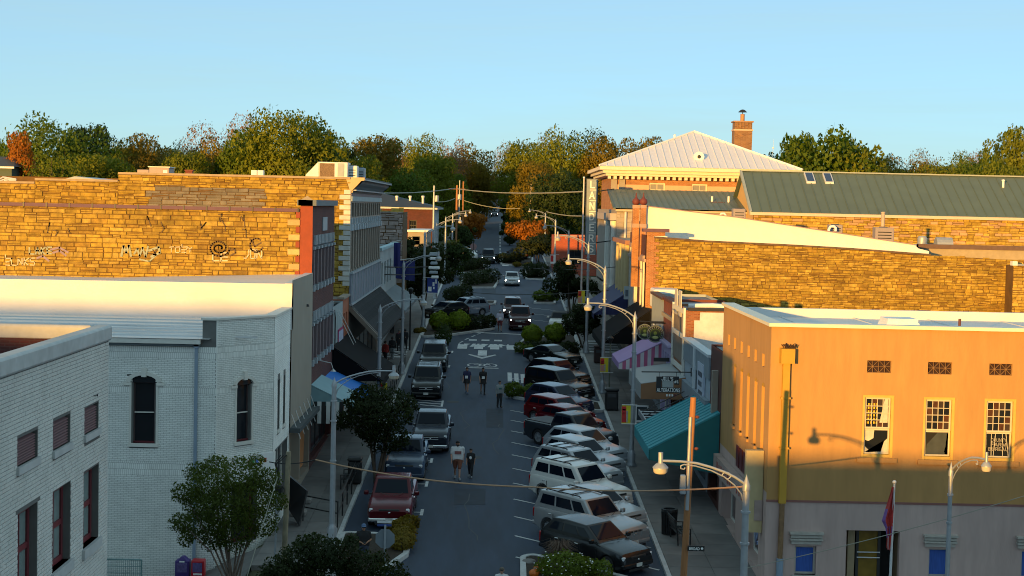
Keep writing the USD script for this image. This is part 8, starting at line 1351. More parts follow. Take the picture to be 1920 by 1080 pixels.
# wires
def wire(label, a, b, sag, r, m=None, name='overhead_wire'):
    a, b = np.array(a), np.array(b); t = np.linspace(0, 1, 17)[:, None]; p = a + (b - a) * t; p[:, 2] -= (sag * 4 * t * (1 - t))[:, 0]; tag(MB().tube(p, r, 5).build(name, m or GREYW, None, smooth=60), label, 'wire')
GREYW = mat('grey_wire', (.28, .27, .22), vary=.1); BLKW = mat('black_wire', (.02, .02, .02), vary=.1)
wire('thick pale cable from the reddish pole left to the dark cornice', P(714, 362, 160), P(853, 353, 214), .2, .06); wire('thick pale cable from the reddish pole right across the street to the theatre sign', P(857, 354, 214), P(1094, 359, 150), .35, .06); wire('pale cable far up the street beside the pale pole', P(893, 341, 330), P(972, 337, 380), .3, .05); wire('thin yellowish wire between the corner pole and the reddish pole', P(816, 378, 201), P(853, 372, 214), .2, .05)
wire('thin wire crossing the uphill road below the thick cable', P(870, 376, 240), P(975, 391, 240), .4, .05); wire('thin wire from the right lamp posts towards the theatre', P(1025, 397, 180), P(1130, 402, 150), .3, .05); wire('dark wire across the street at the low pale shop', P(714, 500, 118), P(806, 500, 125), .05, .045, BLKW); wire('second dark wire across the street below it', P(714, 514, 118), P(790, 514, 125), .05, .045, BLKW); wire('dark wire over the left hedge to the far right', P(880, 548, 150), P(1180, 540, 120), .35, .03, BLKW); wire('dark wire over the silver car to the theatre front', P(1000, 503, 150), P(1190, 496, 118), .25, .03, BLKW)
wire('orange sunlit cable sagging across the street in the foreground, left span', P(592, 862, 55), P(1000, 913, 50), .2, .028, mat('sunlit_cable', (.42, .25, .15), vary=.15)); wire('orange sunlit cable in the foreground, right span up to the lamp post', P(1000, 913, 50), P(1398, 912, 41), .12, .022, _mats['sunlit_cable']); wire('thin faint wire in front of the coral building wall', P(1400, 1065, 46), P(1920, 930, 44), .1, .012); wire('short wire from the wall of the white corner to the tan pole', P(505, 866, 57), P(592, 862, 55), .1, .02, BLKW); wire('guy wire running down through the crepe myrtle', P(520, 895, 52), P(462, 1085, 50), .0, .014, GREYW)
t, h, p = pole('weathered tan post with dangling black cables beside the white corner', 541, 847, 55, .10, .09, mat('tan_post', (.24, .20, .13), vary=.3, scale=4), 'cable_post', 'post', xb=-.12)
mb = MB()
for k in range(3): mb.tube([(-.05 - .1 * k, -.1, h - .1), (-.35 - .05 * k, -.1, h - .4), (-.3, -.1, h - 1.0), (-.12 - .1 * k, -.1, h - 1.3)], .02, 5)
mb.build('cable_loops', BLACKP, t); MB().tube([(-.36, -.05, h - 1.2), (-.42, -.05, .3)], .035, 6).build('conduit', GALV, t); MB().rbox((-.42, -.2, h - 1.45), (-.18, 0, h - 1.15), .03).build('splice_box', BLACKP, t)
# banners on lamp posts
def banner(label, px, yt, yb, w, d, cols, side, marks, name='pole_banner'):
    S = Wall((0, d), (1, 0)); a, b = S.px(px - w / 2, (yt + yb) / 2)[0], S.px(px + w / 2, (yt + yb) / 2)[0]; z0, z1 = S.px(px, yb)[1], S.px(px, yt)[1]; t = thing(name, label, 'banner', ((a + b) / 2, d, z0), world=True)
    S.box(MB(), a, b, z0, z1, -.01, .01).build('cloth', cols[0], t)
    for z in (z0 - .02, z1 + .02): MB().tube([S.at(a if side > 0 else b, z), S.at((b if side > 0 else a) + .3 * side, z)], .02, 6).build('rod', ALU, t)
    for m, u0, u1, v0, v1 in marks: S.box(MB(), a + (b - a) * u0, a + (b - a) * u1, z0 + (z1 - z0) * v0, z0 + (z1 - z0) * v1, .011, .016, .004).build('printed_shape', m, t)
YEL = mat('banner_yellow', (.60, .50, .015), vary=.06); RED = mat('banner_red', (.50, .02, .02), vary=.06); PNK = mat('banner_pink', (.50, .22, .16), vary=.1); GRYP = mat('banner_grey', (.35, .33, .28), vary=.2, scale=10)
MK = [(RED, .02, .5, .55, .97), (WHITEP, .1, .42, .68, .76), (WHITEP, .1, .38, .58, .63), (PNK, .02, .48, .06, .5), (GRYP, .45, .66, .06, .55)]
banner('yellow and red banner on the lamp post with the flared foot', 1133, 671, 698, 15, 95.2, [YEL], 1, MK); banner('yellow and red banner standing low beside the second lamp post', 1174, 760, 794, 17, 73.0, [YEL], 1, [(RED, .02, .5, .05, .95), (WHITEP, .08, .45, .72, .8), (WHITEP, .08, .4, .55, .6), (GRYP, .5, .7, .06, .7)]); banner('small yellow green banner before the dark theatre tree', 1090, 545, 569, 13, 110, [YEL], 1, MK); banner('small faded red and white banner by the far right lamp posts', 1037, 478, 494, 10, 150, [WHITEP], 1, [(RED, .05, .55, .2, .95)])
banner('blue banner with white figures on the thick left lamp post', 811, 521, 549, 20, 124.5, [mat('banner_blue', (.015, .04, .22), vary=.08)], -1, [(WHITEP, .08, .42, .1, .4), (WHITEP, .5, .68, .45, .72), (WHITEP, .74, .9, .62, .9), (WHITEP, .55, .7, .25, .4)]); banner('yellow and red pennant above the dark left street tree', 719, 718, 732, 14, 86, [YEL], -1, [(RED, .05, .5, .1, .9)])
p = P(815, 495, 124); t = thing('hanging_ornament', 'bundle of pale ribbons tied to the thick left lamp post', 'ornament', (p[0], 124, p[2]), world=True); q = random.Random(3)
for k in range(6): z = p[2] + .8 - .36 * k; MB().rbox((p[0] - .35 + q.uniform(-.12, .1), 123.9, z - .13), (p[0] + .3 + q.uniform(-.1, .15), 124.15, z + .1), .06).build('ribbon', WHITEP if k % 2 else BGREY, t)
# hanging shop signs
t = thing('hanging_sign', 'black sewing machine shaped sign reading JILLS ALTERATIONS on a long bar', 'sign', (8.2, 76, 9), world=True); S = Wall((0, 73.4), (1, 0)); f = lambda x, y: S.px(x, y); BK = mat('sign_black', (.012, .014, .018), rough=.5, vary=0)
MB().tube([S.at(f(1203, 697)[0], f(1203, 697)[1]), S.at(f(1296, 698)[0], f(1296, 698)[1])], .03, 6).build('bar', BLACKP, t); MB().tube([S.at(f(1296, 690)[0], f(1296, 690)[1]), S.at(f(1296, 706)[0], f(1296, 706)[1])], .03, 6).build('wall_plate', BLACKP, t)
mb = MB()
for x0, x1, y0, y1 in ((1230, 1241, 706, 735), (1241, 1273, 706, 714), (1264, 1273, 714, 721), (1241, 1262, 727, 735)): a, b = f(x0, y1), f(x1, y0); S.box(mb, a[0], b[0], a[1], b[1], -.03, .03)
mb.build('board', BK, t); a, b = f(1241.2, 727), f(1263, 714); S.box(MB(), a[0], b[0], a[1] + .01, b[1] - .01, -.02, .02, .01).build('cutout_plate', mat('sign_pale', (.34, .36, .36), vary=.05), t); a, b = f(1230, 735.5), f(1276, 727); S.box(MB(), a[0], b[0], a[1], b[1], .031, .04).build('lower_board', BK, t)
obj('sign_lettering', S.text("JILL'S", f(1240, 713)[0], f(1240, 713)[1], .16, .034, .01, True, f(1262, 713)[0] - f(1240, 713)[0]), WHITEP, t); obj('sign_lettering', S.text('ALTERATIONS', f(1231, 734)[0], f(1231, 734)[1], .16, .042, .01, True, f(1275, 734)[0] - f(1231, 734)[0]), WHITEP, t); obj('sign_lettering', S.text('#1', f(1264, 718)[0], f(1264, 718)[1], .12, .034, .01, True), WHITEP, t)
for x in (1236, 1268): MB().tube([S.at(f(x, 698)[0], f(x, 698)[1]), S.at(f(x, 706)[0], f(x, 706)[1])], .012, 5).build('hanger', BLACKP, t)
q = random.Random(2); mb = MB()
for k in range(4): a = f(1249 + 5 * k, 743); S.box(MB(), a[0], a[0] + .07, a[1], a[1] + .1, .0, .02).build('pendant_letter', WHITEP if k < 3 else MAROON, t)
for k, (px, py, r, d, lab) in enumerate(((1228.5, 626, 16.5, 87.6, 'nearer, larger looking round green and black hanging shop sign'), (1209, 622, 15, 88.4, 'farther round green and black hanging shop sign, partly covered'))):
    c = P(px, py, d); R = r * d / F; t = thing('round_sign', lab, 'sign', tuple(c), world=True); disc = lambda r0, r1, y0, y1, m, nm: MB().lathe([(r0, 0), (r1, 0), (r1, y1 - y0), (r0, y1 - y0), (r0, 0)], 32).xf(np.array([[1, 0, 0, c[0]], [0, 0, -1, d - y0], [0, 1, 0, c[2]], [0, 0, 0, 1]])).build(nm, m, t, smooth=40)
    GRN = mat('sign_green', (.16, .24, .05), vary=.1); disc(0, R, -.06, .06, BK, 'disc'); disc(R * .88, R * .96, .061, .07, mat('sign_rim', (.26, .30, .26), vary=.1), 'rim_ring'); disc(0, R * .55, .061, .068, mat('sign_inner', (.03, .05, .025)), 'inner_disc'); disc(R * .55, R * .6, .061, .07, GRN, 'inner_ring')
    for q in range(14): a = math.radians(-30 + 240 * q / 13); MB().box((c[0] + R * .74 * math.cos(a) - .02, d - .072, c[2] + R * .74 * math.sin(a) - .04), (c[0] + R * .74 * math.cos(a) + .03, d - .06, c[2] + R * .74 * math.sin(a) + .04)).build('ring_mark', mat('sign_mark_pale', (.22, .25, .22)), t)
    MB().ball((c[0], d - .07, c[2] + R * .08), R * .2, 1, (1, .12, 1.1)).build('emblem', GRN, t); MB().ball((c[0], d - .07, c[2] - R * .38), R * .34, 1, (1, .1, .5)).build('emblem', mat('emblem_pale', (.5, .52, .2)), t); MB().tube([(c[0] - .3, d, c[2] + R + .12), (XR + .05, d, c[2] + R + .12)], .04, 6).build('bracket', BLACKP, t); MB().tube([(c[0], d, c[2] + R), (c[0], d, c[2] + R + .12)], .02, 5).build('hanger', BLACKP, t)
p = PX(1170, 528, 8.0); t = thing('box_sign', 'pale rectangular shop sign box hanging near the navy awning', 'sign', tuple(P(1176, 548, 111)), world=True); S = Wall((0, 111), (1, 0)); a, b = S.px(1170, 561), S.px(1181, 537); S.box(MB(), a[0], b[0], a[1], b[1], -.2, 0).build('cabinet', mat('sign_cabinet', (.42, .47, .5), vary=.05), t); S.box(MB(), a[0] + .08, b[0] - .1, a[1] + .2, b[1] - .25, .0, .01).build('printed_shape', mat('sign_ink_grey', (.12, .14, .17), vary=.4, scale=9), t); MB().tube([S.at(b[0], b[1] - .1, -.1), (XR + .05, 111.1, b[1])], .03, 6).build('arm', BLACKP, t)
# stop sign, bins, benches, railings
d = 50.5; S = Wall((0, d), (1, 0)); t = thing('stop_sign', 'octagonal stop sign seen from behind at the corner', 'stop sign', (P(723, 1060, d)[0], d, g(d)), world=True); c = P(722, 1010, d); R = 19.5 * d / F; th = (np.arange(8) + .5) * np.pi / 4; mb = MB(); v = [(c[0] + R * math.cos(a), d + y, c[2] + R * math.sin(a)) for y in (-.004, .004) for a in th]; mb.add(v, [[8, 8 + i, 9 + i] for i in range(1, 7)] + [[0, i + 1, i] for i in range(1, 7)] + [[i, (i + 1) % 8, 8 + (i + 1) % 8] for i in range(8)] + [[i, 8 + (i + 1) % 8, 8 + i] for i in range(8)]); mb.build('plate', mat('sign_back_grey', (.19, .22, .25), rough=.5, metallic=.3, vary=.1), t); MB().box((c[0] - .03, d - .07, g(d) - .1), (c[0] + .03, d - .01, c[2] + R + .12)).build('post', GALV, t); z = P(722, 983, d)[2]
for k in range(2): MB().box((c[0] - .26, d - .02, z - .06 + .1 * k), (c[0] + .2, d, z + .01 + .1 * k)).build('name_plate', ALU if k else mat('sign_blue', (.02, .05, .2)), t)
def bin_(label, px, py, h, w, m, slats=False, X=None):
    p = G(px, py); t = thing('litter_bin', label, 'bin', (p[0], p[1], g(p[1]) + .13)); r = w / 2
    if slats:
        MB().lathe([(r * .8, .02), (r * .8, h * .9)], 14).build('liner', BLACKP, t); mb = MB()
        for k in range(22): a = k * 2 * np.pi / 22; MB().tube([(r * .86 * math.cos(a), r * .86 * math.sin(a), .02), (r * .9 * math.cos(a), r * .9 * math.sin(a), h * .5), (r * .98 * math.cos(a), r * .98 * math.sin(a), h * .92)], .022, 4).build('slat', m, t)
        MB().lathe([(r * .8, h * .9), (r * 1.05, h * .9), (r * 1.05, h), (r * .75, h), (r * .8, h * .9)], 18).build('rim', m, t)
    else:
        MB().rbox((-r * .92, -r * .92, .02), (r * .92, r * .92, h * .86), .06).build('body', m, t, smooth=30); MB().rbox((-r, -r, h * .87), (r, r, h), .05).build('lid', m, t, smooth=30); MB().rbox((-r * .6, -r * .94, h * .6), (r * .6, -r * .9, h * .76), .02).build('opening', mat('bin_opening', (.05, .05, .055)), t)
    return t
bin_('big square black bin on the right pavement below the yellow banner', 1146, 773, 1.25, .78, BLACKP); bin_('round slatted black bin beside the bench on the right pavement', 1254, 1008, 1.0, .62, BLACKP, True); bin_('tall black bin on the left pavement behind the nearest left lamp post', 665, 912, 1.15, .62, BLACKP); bin_('dark reddish bin far along the right pavement near the street tree', 1122, 684, 1.2, .7, mat('dark_red_bin', (.04, .02, .018))); bin_('tall black cabinet under the lilac awning', 1205, 736, 1.9, .9, BLACKP)
def bench(label, px, py, rz):
    p = G(px, py); t = thing('bench', label, 'bench', (p[0], p[1], g(p[1]) + .13), rz)
    for k in range(4): MB().box((-.75, -.22 + .13 * k, .43), (.75, -.12 + .13 * k, .47)).build('seat_slat', BLACKP, t)
    for k in range(4): MB().box((-.75, .26 + .03 * k, .55 + .12 * k), (.75, .29 + .03 * k, .63 + .12 * k)).build('back_slat', BLACKP, t)
    for x in (-.7, .7): mb = MB(); mb.tube([(x, -.24, 0), (x, -.24, .62), (x, .22, .64)], .03, 6); mb.tube([(x, .22, 0), (x, .26, .5), (x, .38, 1.0)], .03, 6); mb.build('end_frame', BLACKP, t)
bench('black bench beside the round slatted bin on the right pavement', 1275, 1022, 95); bench('black bench on the left pavement beside the nearest left lamp post', 652, 918, -90)
p = G(1203, 803); t = thing('sandwich_board', 'white framed sandwich board on the right pavement', 'sandwich board', (p[0], p[1], g(p[1]) + .13), -8)
for s in (-1, 1):
    mb = MB(); q = lambda x, z, o=0: (x, s * (.28 - .24 * z / 1.1) + s * o, z); fr = MB()
    for x0, x1, z0, z1 in ((-.34, -.27, 0, 1.1), (.27, .34, 0, 1.1), (-.27, .27, 1.02, 1.1), (-.27, .27, .24, .32)): fr.hexa([q(x0, z0, -.015), q(x1, z0, -.015), q(x1, z1, -.015), q(x0, z1, -.015), q(x0, z0, .015), q(x1, z0, .015), q(x1, z1, .015), q(x0, z1, .015)])
    f = fr.build('frame', WHITEP, t); MB().hexa([q(-.27, .32, -.01), q(.27, .32, -.01), q(.27, 1.02, -.01), q(-.27, 1.02, -.01), q(-.27, .32, .008), q(.27, .32, .008), q(.27, 1.02, .008), q(-.27, 1.02, .008)]).build('chalk_panel', mat('chalkboard', (.03, .045, .055), vary=.3, scale=14), f)
def rail(label, pts, h=1.0):
    P3 = [np.array([x, y, g(y) + .13]) for x, y in pts]; c = P3[0]; t = thing('railing', label, 'railing', tuple(c), world=True)
    for a, b in zip(P3, P3[1:]):
        for z in (h, h * .55): MB().tube([a + [0, 0, z], b + [0, 0, z]], .028, 6).build('rail', BLACKP, t)
    n = []
    for a, b in zip(P3, P3[1:]): k = max(1, int(np.linalg.norm(b - a) / 1.6)); n += [a + (b - a) * i / k for i in range(k)]
    for q in n + [P3[-1]]: MB().tube([q - [0, 0, .05], q + [0, 0, h]], .03, 6).build('post', BLACKP, t)
rail('black railing on the left pavement in front of the maroon pickup', [(-7.4, 62.2), (-5.95, 61.2), (-5.95, 69)]); rail('black railing along the left kerb beside the far parked black SUVs', [(-6.0, 92), (-6.0, 106), (-7.2, 108)])
p = G(768, 660); t = thing('lantern_post', 'thin black post on the left pavement near the striped crossing', 'post', (p[0], p[1], g(p[1]) + .12)); MB().tube([(0, 0, -.1), (0, 0, 4.0)], [.07, .045], 8).build('shaft', BLACKP, t, smooth=50); MB().lathe([(.1, 4.0), (.18, 4.3), (.2, 4.35), (0, 4.5)], 8).build('head', BLACKP, t)
p = G(1142, 742); t = thing('lantern_post', 'slender green post with a small black lantern beside the yellow banner', 'post', (p[0], p[1], g(p[1]) + .13)); MB().tube([(0, 0, 0), (0, 0, 3.0)], [.045, .035], 8).build('shaft', mat('green_post', (.12, .13, .10)), t, smooth=50); MB().lathe([(.05, 3.0), (.17, 3.3), (.2, 3.34), (.06, 3.45), (0, 3.6)], 8).build('lantern', BLACKP, t)
mb = MB()
for k in range(5): slab(mb, -8.2 + .0, -6.2, 109.2 + 1.3 * k, 109.75 + 1.3 * k, .145, .02)
mb.build('crossing_stripes', LINE, stage.GetPrimAtPath('/World/left_pavement')); mb = MB()
for k in range(5): slab(mb, 6.6, 9.0, 114.0 + 1.5 * k, 114.7 + 1.5 * k, .145, .02)
mb.build('crossing_stripes', LINE, stage.GetPrimAtPath('/World/right_pavement'))
# boxes by the white corner wall
for px, w, cl, lab, peak in ((343, 26, (.05, .025, .16), 'violet newspaper box with a peaked top against the white brick wall', True), (372, 24, (.42, .01, .02), 'red newspaper box with a window against the white brick wall', False)):
    d = 56.9; S = Wall((0, d), (1, 0)); a, b = S.px(px - w / 2, 1060)[0], S.px(px + w / 2, 1060)[0]; z1 = S.px(px, 1049)[1]; z0 = g(d) - 1.12; m = mat('box_paint_' + ('violet' if peak else 'red'), cl, rough=.4, vary=.08); t = thing('newspaper_box', lab, 'newspaper box', ((a + b) / 2, d, z0), world=True); MB().rbox((a, d - .2, z0 + .3), (b, d + .22, z1), .03).build('cabinet', m, t, smooth=30); S.box(MB(), a + .06, b - .06, z1 - .42, z1 - .08, .2, .215).build('window', mat('box_window', (.5, .5, .5) if not peak else (.1, .07, .2), vary=.4, scale=14), t); MB().box(((a + b) / 2 - .06, d - .05, z0), ((a + b) / 2 + .06, d + .05, z0 + .3)).build('pedestal', m, t)
    if peak: mb = MB(); mb.hexa([(a + .08, d - .19, z1), (b - .08, d - .19, z1), (b - .08, d + .2, z1), (a + .08, d + .2, z1), ((a + b) / 2 - .05, d - .15, z1 + .12), ((a + b) / 2 + .05, d - .15, z1 + .12), ((a + b) / 2 + .05, d + .15, z1 + .12), ((a + b) / 2 - .05, d + .15, z1 + .12)]); mb.build('peak', m, t); S.box(MB(), (a + b) / 2 - .09, (a + b) / 2 + .09, z1 - .06, z1 - .01, .2, .21).build('plate', WHITEP, t)
    else: S.box(MB(), a + .08, b - .06, z1 - .52, z1 - .46, .2, .21).build('plate', WHITEP, t)
d = 56.6; S = Wall((0, d), (1, 0)); a, b = S.px(199, 1060)[0], S.px(265, 1060)[0]; z1 = S.px(232, 1049)[1]; z0 = g(d) - 1.12; t = thing('grille_fence', 'low green metal grille fence panel by the white brick wall', 'fence', (a, d, z0), world=True); GM = mat('verdigris_metal', (.16, .27, .27), vary=.15)
for p0, p1 in (((a, z0), (a, z1)), ((b, z0), (b, z1)), ((a, z1), (b, z1)), ((a, z0 + .1), (b, z0 + .1))): MB().tube([S.at(*p0), S.at(*p1)], .03, 6).build('frame_bar', GM, t)
for k in range(1, 18): u = a + (b - a) * k / 18; MB().tube([S.at(u, z0 + .1), S.at(u, z1)], .01, 5).build('bar', GM, t)
for k in range(1, 4): z = z0 + .1 + (z1 - z0 - .1) * k / 4; MB().tube([S.at(a, z, .015), S.at(b, z, .015)], .01, 5).build('cross_bar', GM, t)
t = thing('leaning_panel', 'black wedge shaped panel leaning at the tan shop entrance', 'panel', (-7.9, 62.5, g(62)), world=True); q = lambda x, y, d: P(x, y, d); MB().hexa([q(541, 955, 61.5), q(560, 985, 61.0), q(563, 985, 61.4), q(544, 955, 61.9), q(541, 892, 61.5), q(575, 920, 61.0), q(578, 920, 61.4), q(544, 891, 61.9)]).build('board', BLACKP, t); MB().hexa([q(543, 955, 62.2), q(560, 985, 61.6), q(562, 985, 61.7), q(545, 955, 62.3), q(544, 900, 62.2), q(574, 925, 61.6), q(576, 925, 61.7), q(546, 900, 62.3)]).build('rear_board', BLACKP, t)
for k, (x, y) in enumerate(((570, 948), (560, 972))): p = G(x, y); tag(MB().rbox((p[0] - .3, p[1] - .3, g(p[1]) + .12), (p[0] + .3, p[1] + .3, g(p[1]) + .32), .04).build('step', CONCRETE), ('farther' if k == 0 else 'nearer') + ' low concrete step at the tan shop entrance', 'step')
p = G(887, 497); t = thing('round_sign', 'round pink sign seen from behind at the far left junction', 'sign', (p[0], p[1], g(p[1]))); MB().tube([(0, 0, 0), (0, 0, 2.9)], .05, 6).build('post', BLACKP, t); MB().tube([(0, -.02, 2.3), (0, .02, 2.3)], .42, 16).build('plate', mat('dull_pink_sign', (.25, .15, .15)), t)
# ------------------------------------------------------------------ people (local: facing -y, feet at z = 0)
SKIN = mat('skin', (.42, .22, .15), rough=.6, vary=.05); SKIN2 = mat('skin_tan', (.32, .16, .10), rough=.6, vary=.05)
def cloth(name, c): return mat('cloth_' + name, c, rough=.85, vary=.14, scale=9)
def sph(p, r): return m3.Manifold.sphere(float(r), 12).translate([float(q) for q in p])
def bone(a, ra, b, rb): return m3.Manifold.batch_hull([sph(a, ra), sph(b, rb)])
def smooth_body(m, le=.045, it=8):
    k = m.refine_to_length(le).to_mesh(); t = trimesh.Trimesh(np.array(k.vert_properties[:, :3]), np.array(k.tri_verts), process=True); trimesh.smoothing.filter_taubin(t, iterations=it); return t
def person(label, loc, H=1.75, face=0.0, stride=.2, skin=SKIN, top=None, top_sleeve=.5, bottom=None, legs='shorts', shoes=None, hair=None, long_hair=False, hat=None, bib=False, arms='swing', build=1.0, glasses=False, extra=None, ride=False):
    t = thing('person', label, 'person', loc, face, None, scale=(H / 1.75 * .93,) * 3); J = {}; b = build
    for s, nm in ((1, 'L'), (-1, 'R')):
        f = -stride * s; J['hip' + nm] = np.array([.09 * s * b, 0, .92]); J['knee' + nm] = np.array([.095 * s, f * .62 - .03, .50]); J['ank' + nm] = np.array([.09 * s, f * 1.15 + (.05 if f > 0 else 0), .085 + (.05 if f > .1 else 0)]); J['toe' + nm] = J['ank' + nm] + [.02 * s, -.17, -.045 - (.0 if f <= .1 else .03)]
        J['sh' + nm] = np.array([.185 * s * b, 0, 1.42])
        if arms == 'swing': J['el' + nm] = np.array([.235 * s * b, -f * .35 + .03, 1.14]); J['wr' + nm] = np.array([.225 * s * b, -f * .9 - .07, .90])
        elif arms == 'front': J['el' + nm] = np.array([.26 * s * b, .02, 1.15]); J['wr' + nm] = np.array([.08 * s, -.28, 1.08])
        else: J['el' + nm] = np.array([.24 * s * b, .03, 1.14]); J['wr' + nm] = np.array([.235 * s * b, -.04, .88])
    B = m3.Manifold.batch_hull([sph((.1 * b, 0, .93), .10 * b), sph((-.1 * b, 0, .93), .10 * b), sph((0, .01, 1.12), .115 * b), sph((.07, 0, 1.15), .09 * b), sph((-.07, 0, 1.15), .09 * b)])
    B += m3.Manifold.batch_hull([sph((.06, 0, 1.12), .095 * b), sph((-.06, 0, 1.12), .095 * b), sph((.12 * b, -.01, 1.33), .095), sph((-.12 * b, -.01, 1.33), .095), sph((.14 * b, 0, 1.42), .06), sph((-.14 * b, 0, 1.42), .06)]); B += bone((0, .005, 1.42), .065, (0, -.01, 1.55), .052)
    for n in 'LR': B += bone(J['hip' + n], .095 * b, J['knee' + n], .058) + bone(J['knee' + n], .058, J['ank' + n], .036) + bone(J['knee' + n] * .6 + J['ank' + n] * .4 + [0, .02, 0], .052, J['ank' + n], .036) + bone(J['ank' + n] + [0, .02, -.03], .04, J['toe' + n], .03) + bone(J['sh' + n], .058 * b, J['el' + n], .04) + bone(J['el' + n], .04, J['wr' + n], .027)
    hc = np.array([0, -.02, 1.635]); B += m3.Manifold.batch_hull([sph(hc + [0, .01, .03], .088), sph(hc + [0, -.035, -.05], .06), sph(hc + [0, .03, .0], .085), sph(hc + [0, -.045, -.085], .038)]); B += bone(hc + [0, -.095, .01], .012, hc + [0, -.108, -.022], .017)
    for s in (-1, 1): B += m3.Manifold.batch_hull([sph(hc + [.083 * s, .012, .015], .014), sph(hc + [.088 * s, .018, -.02], .010)])
    tm = smooth_body(B); Hn = m3.Manifold()
    for s, n in ((1, 'L'), (-1, 'R')):      # hands: palm, four fingers, thumb
        w = J['wr' + n]; d = w - J['el' + n]; d /= np.linalg.norm(d); side = np.array([0, -1.0, 0]); side -= d * side.dot(d); side /= np.linalg.norm(side); nr = np.cross(d, side); k = w + d * .085
        Hn += m3.Manifold.batch_hull([sph(w, .024), sph(k + side * .028, .015), sph(k - side * .028, .015)]) + bone(w + d * .02 + side * .02, .015, w + d * .07 + side * .055 + nr * .01, .011) + bone(w + d * .07 + side * .055 + nr * .01, .011, w + d * .105 + side * .05 + nr * .02, .009)
        for i, o in enumerate((.028, .01, -.009, -.027)): q = k + side * o; m = q + d * .038 * (1, 1.1, 1.05, .85)[i]; e = m + d * .03 + nr * (-.018 * s); Hn += bone(q, .0105, m, .0095) + bone(m, .0095, e, .0085)
    obj('body', trimesh.util.concatenate([tm, trimesh.Trimesh(*meshkit.arrays(Hn)[:2])]), skin, t, True)
    for s in (-1, 1): MB().ball(hc + [.033 * s, -.088, .02], .011, 1).build('eye', BLACKP, t)
    MB().ball(hc + [0, -.095, -.055], .016, 1, (1.3, .4, .35)).build('mouth', mat('lips', (.30, .10, .09), vary=0), t)
    if glasses: MB().rbox(hc + [-.08, -.115, .0], hc + [.08, -.095, .04], .01).build('sunglasses', BLACKP, t)
    C = m3.Manifold.batch_hull([sph((.10 * b, 0, .95), .125 * b), sph((-.10 * b, 0, .95), .125 * b), sph((.13 * b, -.01, 1.33), .115), sph((-.13 * b, -.01, 1.33), .115), sph((.15 * b, 0, 1.42), .075), sph((-.15 * b, 0, 1.42), .075), sph((0, 0, 1.46), .085)])
    for n in 'LR':
        e = J['sh' + n] + (J['el' + n] - J['sh' + n]) * min(1, top_sleeve * 1.7); C += bone(J['sh' + n], .078 * b, e, .062 * b)
        if top_sleeve > .6: C += bone(J['el' + n], .056, J['wr' + n] * .9 + J['el' + n] * .1, .042)
    obj('shirt', smooth_body(C, .06, 4), top, t, True)
    if bib: MB().rbox((-.10, -.165 * b, 1.02), (.10, -.150 * b, 1.20), .004).build('race_bib', WHITEP, t)
    if legs == 'skirt': MB().lathe([(.17, 1.0), (.19, .92), (.25, .70), (.235, .69), (.17, .9)], 16).build('skirt', bottom, t, smooth=50)
    else:
        K = m3.Manifold.batch_hull([sph((.09 * b, 0, .93), .125 * b), sph((-.09 * b, 0, .93), .125 * b), sph((0, 0, 1.0), .12 * b)])
        for n in 'LR':
            K += bone(J['hip' + n], .118 * b, J['knee' + n] if legs != 'shorts' else J['knee' + n] * .9 + J['hip' + n] * .1, .082)
            if legs == 'trousers': K += bone(J['knee' + n], .078, J['ank' + n], .062)
        obj('trousers' if legs == 'trousers' else 'shorts', smooth_body(K, .06, 4), bottom, t, True)
    for n in 'LR':
        a, o = J['ank' + n], J['toe' + n]; obj('shoe', m3.Manifold.batch_hull([sph(a + [0, .035, -.04], .046), sph(a, .045), sph(o, .042), sph(o + [0, -.03, -.008], .032)]), shoes or BLACKP, t, True)
    if hair is not None and not hat:
        Q = m3.Manifold.batch_hull([sph(hc + [0, .02, .045], .096), sph(hc + [0, .04, .0], .09), sph(hc + [0, -.03, .08], .07)])
        if long_hair: Q += m3.Manifold.batch_hull([sph(hc + [0, .06, .0], .08), sph(hc + [0, .085, -.2], .05)])
        obj('hair', Q, hair, t, True)
    if hat: obj('cap', m3.Manifold.batch_hull([sph(hc + [0, .015, .06], .098), sph(hc + [0, .015, .035], .098)]), hat, t, True); MB().rbox(hc + [-.075, -.19, .045], hc + [.075, -.06, .062], .008).build('cap_brim', hat, t)
    if extra: extra(t, J)
    return t
def stand(px, py): p = G(px, py); return (p[0], p[1], g(p[1]) + .01)
BLKC, GREYC, HAIR = cloth('black', (.012, .012, .014)), cloth('grey', (.22, .24, .25)), mat('dark_hair', (.015, .010, .008), rough=.6, vary=.1)
def red_hood(t, J): MB().rbox((-.13, -.02, .62), (.02, .14, .95), .04).build('red_bag', cloth('red', (.25, .02, .02)), t)
person('bearded man in a white print T-shirt and brown shorts walking down the street', stand(857, 899), 1.84, 4, .2, SKIN, cloth('white', (.55, .55, .56)), .42, cloth('rust', (.17, .06, .035)), 'shorts', mat('grey_shoe', (.2, .21, .23)), HAIR, build=1.22, extra=lambda t, J: (MB().rbox((-.14, -.182, 1.18), (.16, -.168, 1.32), .01).build('shirt_print', cloth('print', (.22, .08, .08)), t), obj('beard', m3.Manifold.batch_hull([sph((0, -.06, 1.56), .055), sph((0, -.05, 1.6), .07)]), HAIR, t, True)))
person('child in black with a white print on the chest walking beside the bearded man', stand(882, 895), 1.38, -6, .16, SKIN, BLKC, .4, BLKC, 'trousers', mat('grey_shoe', (.2, .21, .23)), HAIR, True, extra=lambda t, J: (MB().ball((0, -.15, 1.22), .085, 1, (1, .12, 1.1)).build('shirt_print', WHITEP, t), red_hood(t, J)))
person('woman in a dark blue top and skirt with race number, left of two women', stand(875, 738), 1.68, -10, .16, SKIN, cloth('dark_blue', (.02, .022, .07)), .35, BLKC, 'skirt', mat('blue_shoe', (.05, .08, .14)), HAIR, True, bib=True)
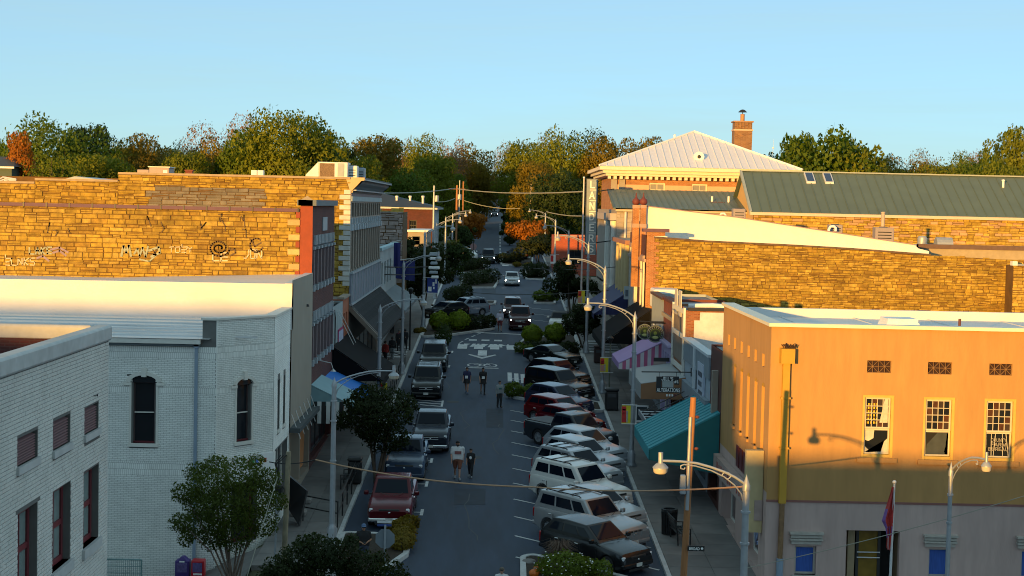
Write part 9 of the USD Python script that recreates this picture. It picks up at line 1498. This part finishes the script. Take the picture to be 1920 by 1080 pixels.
person('woman all in black with a race number, right of the two women', stand(905, 739), 1.68, 8, .14, SKIN, BLKC, .35, BLKC, 'skirt', BLACKP, HAIR, True, bib=True, extra=lambda t, J: obj('legging', smooth_body(bone(J['hipL'], .1, J['kneeL'], .066) + bone(J['kneeL'], .065, J['ankL'], .045), .06, 3), BLKC, t, True))
person('person in a grey sweatshirt and dark trousers standing in the road', stand(936, 764), 1.62, 20, .03, SKIN, GREYC, .9, cloth('charcoal', (.02, .022, .026)), 'trousers', BLACKP, HAIR, arms='down', extra=lambda t, J: MB().rbox((-.10, -.145, 1.2), (.10, -.13, 1.3), .008).build('shirt_print', cloth('teal', (.03, .12, .12)), t))
person('man in white top and dark red shorts walking beside the waiting pickup', stand(937, 622), 1.8, 5, .2, SKIN2, cloth('pale', (.42, .40, .50)), .5, cloth('wine', (.11, .015, .02)), 'shorts', BLACKP, HAIR, hat=cloth('pale_cap', (.35, .33, .4)), build=1.12, bib=True)
def camera_(t, J): MB().rbox((-.06, -.36, 1.05), (.06, -.28, 1.13), .015).build('camera', BLACKP, t); MB().lathe([(.03, 0), (.03, .06), (0, .06)], 10).xf([[1, 0, 0, 0], [0, 0, -1, -.35], [0, 1, 0, 1.09], [0, 0, 0, 1]]).build('lens', GLASS, t)
p = P(682, 985, 57.5) + [0, 0, .12]; person('photographer in a black T-shirt and blue cap holding a camera at the left corner', (p[0], 57.5, P(682, 983, 57.5)[2] - 1.64), 1.76, 12, .02, SKIN2, BLKC, .4, cloth('denim', (.04, .05, .08)), 'trousers', BLACKP, HAIR, hat=cloth('blue_cap', (.08, .14, .26)), arms='front', build=1.1, glasses=True, extra=camera_)
p = P(941, 1064, 55.0); person('person with sunglasses whose head shows at the bottom edge of the street', (p[0], 55.0, P(941, 1064, 55)[2] - 1.6), 1.72, -5, .12, SKIN, cloth('white', (.55, .55, .56)), .4, GREYC, 'shorts', BLACKP, mat('sandy_hair', (.12, .10, .08), vary=.1), glasses=True)
person('person in a red jacket on the left pavement by the black awning', stand(722, 684), 1.7, 150, .1, SKIN2, cloth('scarlet', (.30, .03, .025)), .9, BLKC, 'trousers', BLACKP, HAIR)
person('person in a dark coat with pale trousers on the left pavement beside the red jacket', stand(735, 676), 1.72, 170, .12, SKIN2, BLKC, .9, GREYC, 'trousers', BLACKP, HAIR); person('black clad person with pink scarf on the left pavement behind the lamp post', stand(748, 662), 1.75, 190, .1, SKIN2, BLKC, .9, BLKC, 'trousers', BLACKP, HAIR, hat=cloth('grey_hat', (.12, .11, .11)), extra=lambda t, J: MB().rbox((.0, -.14, 1.4), (.14, .08, 1.52), .03).build('scarf', cloth('pink', (.30, .05, .12)), t)); person('dark dressed person nearest the striped crossing on the left pavement', stand(759, 659), 1.72, 200, .1, SKIN2, BLKC, .9, BLKC, 'trousers', BLACKP, HAIR); person('grey haired person farther up the left pavement by the shingled awning', stand(735, 628), 1.7, 0, .12, SKIN2, GREYC, .9, BLKC, 'trousers', BLACKP, mat('grey_hair', (.25, .25, .26)))
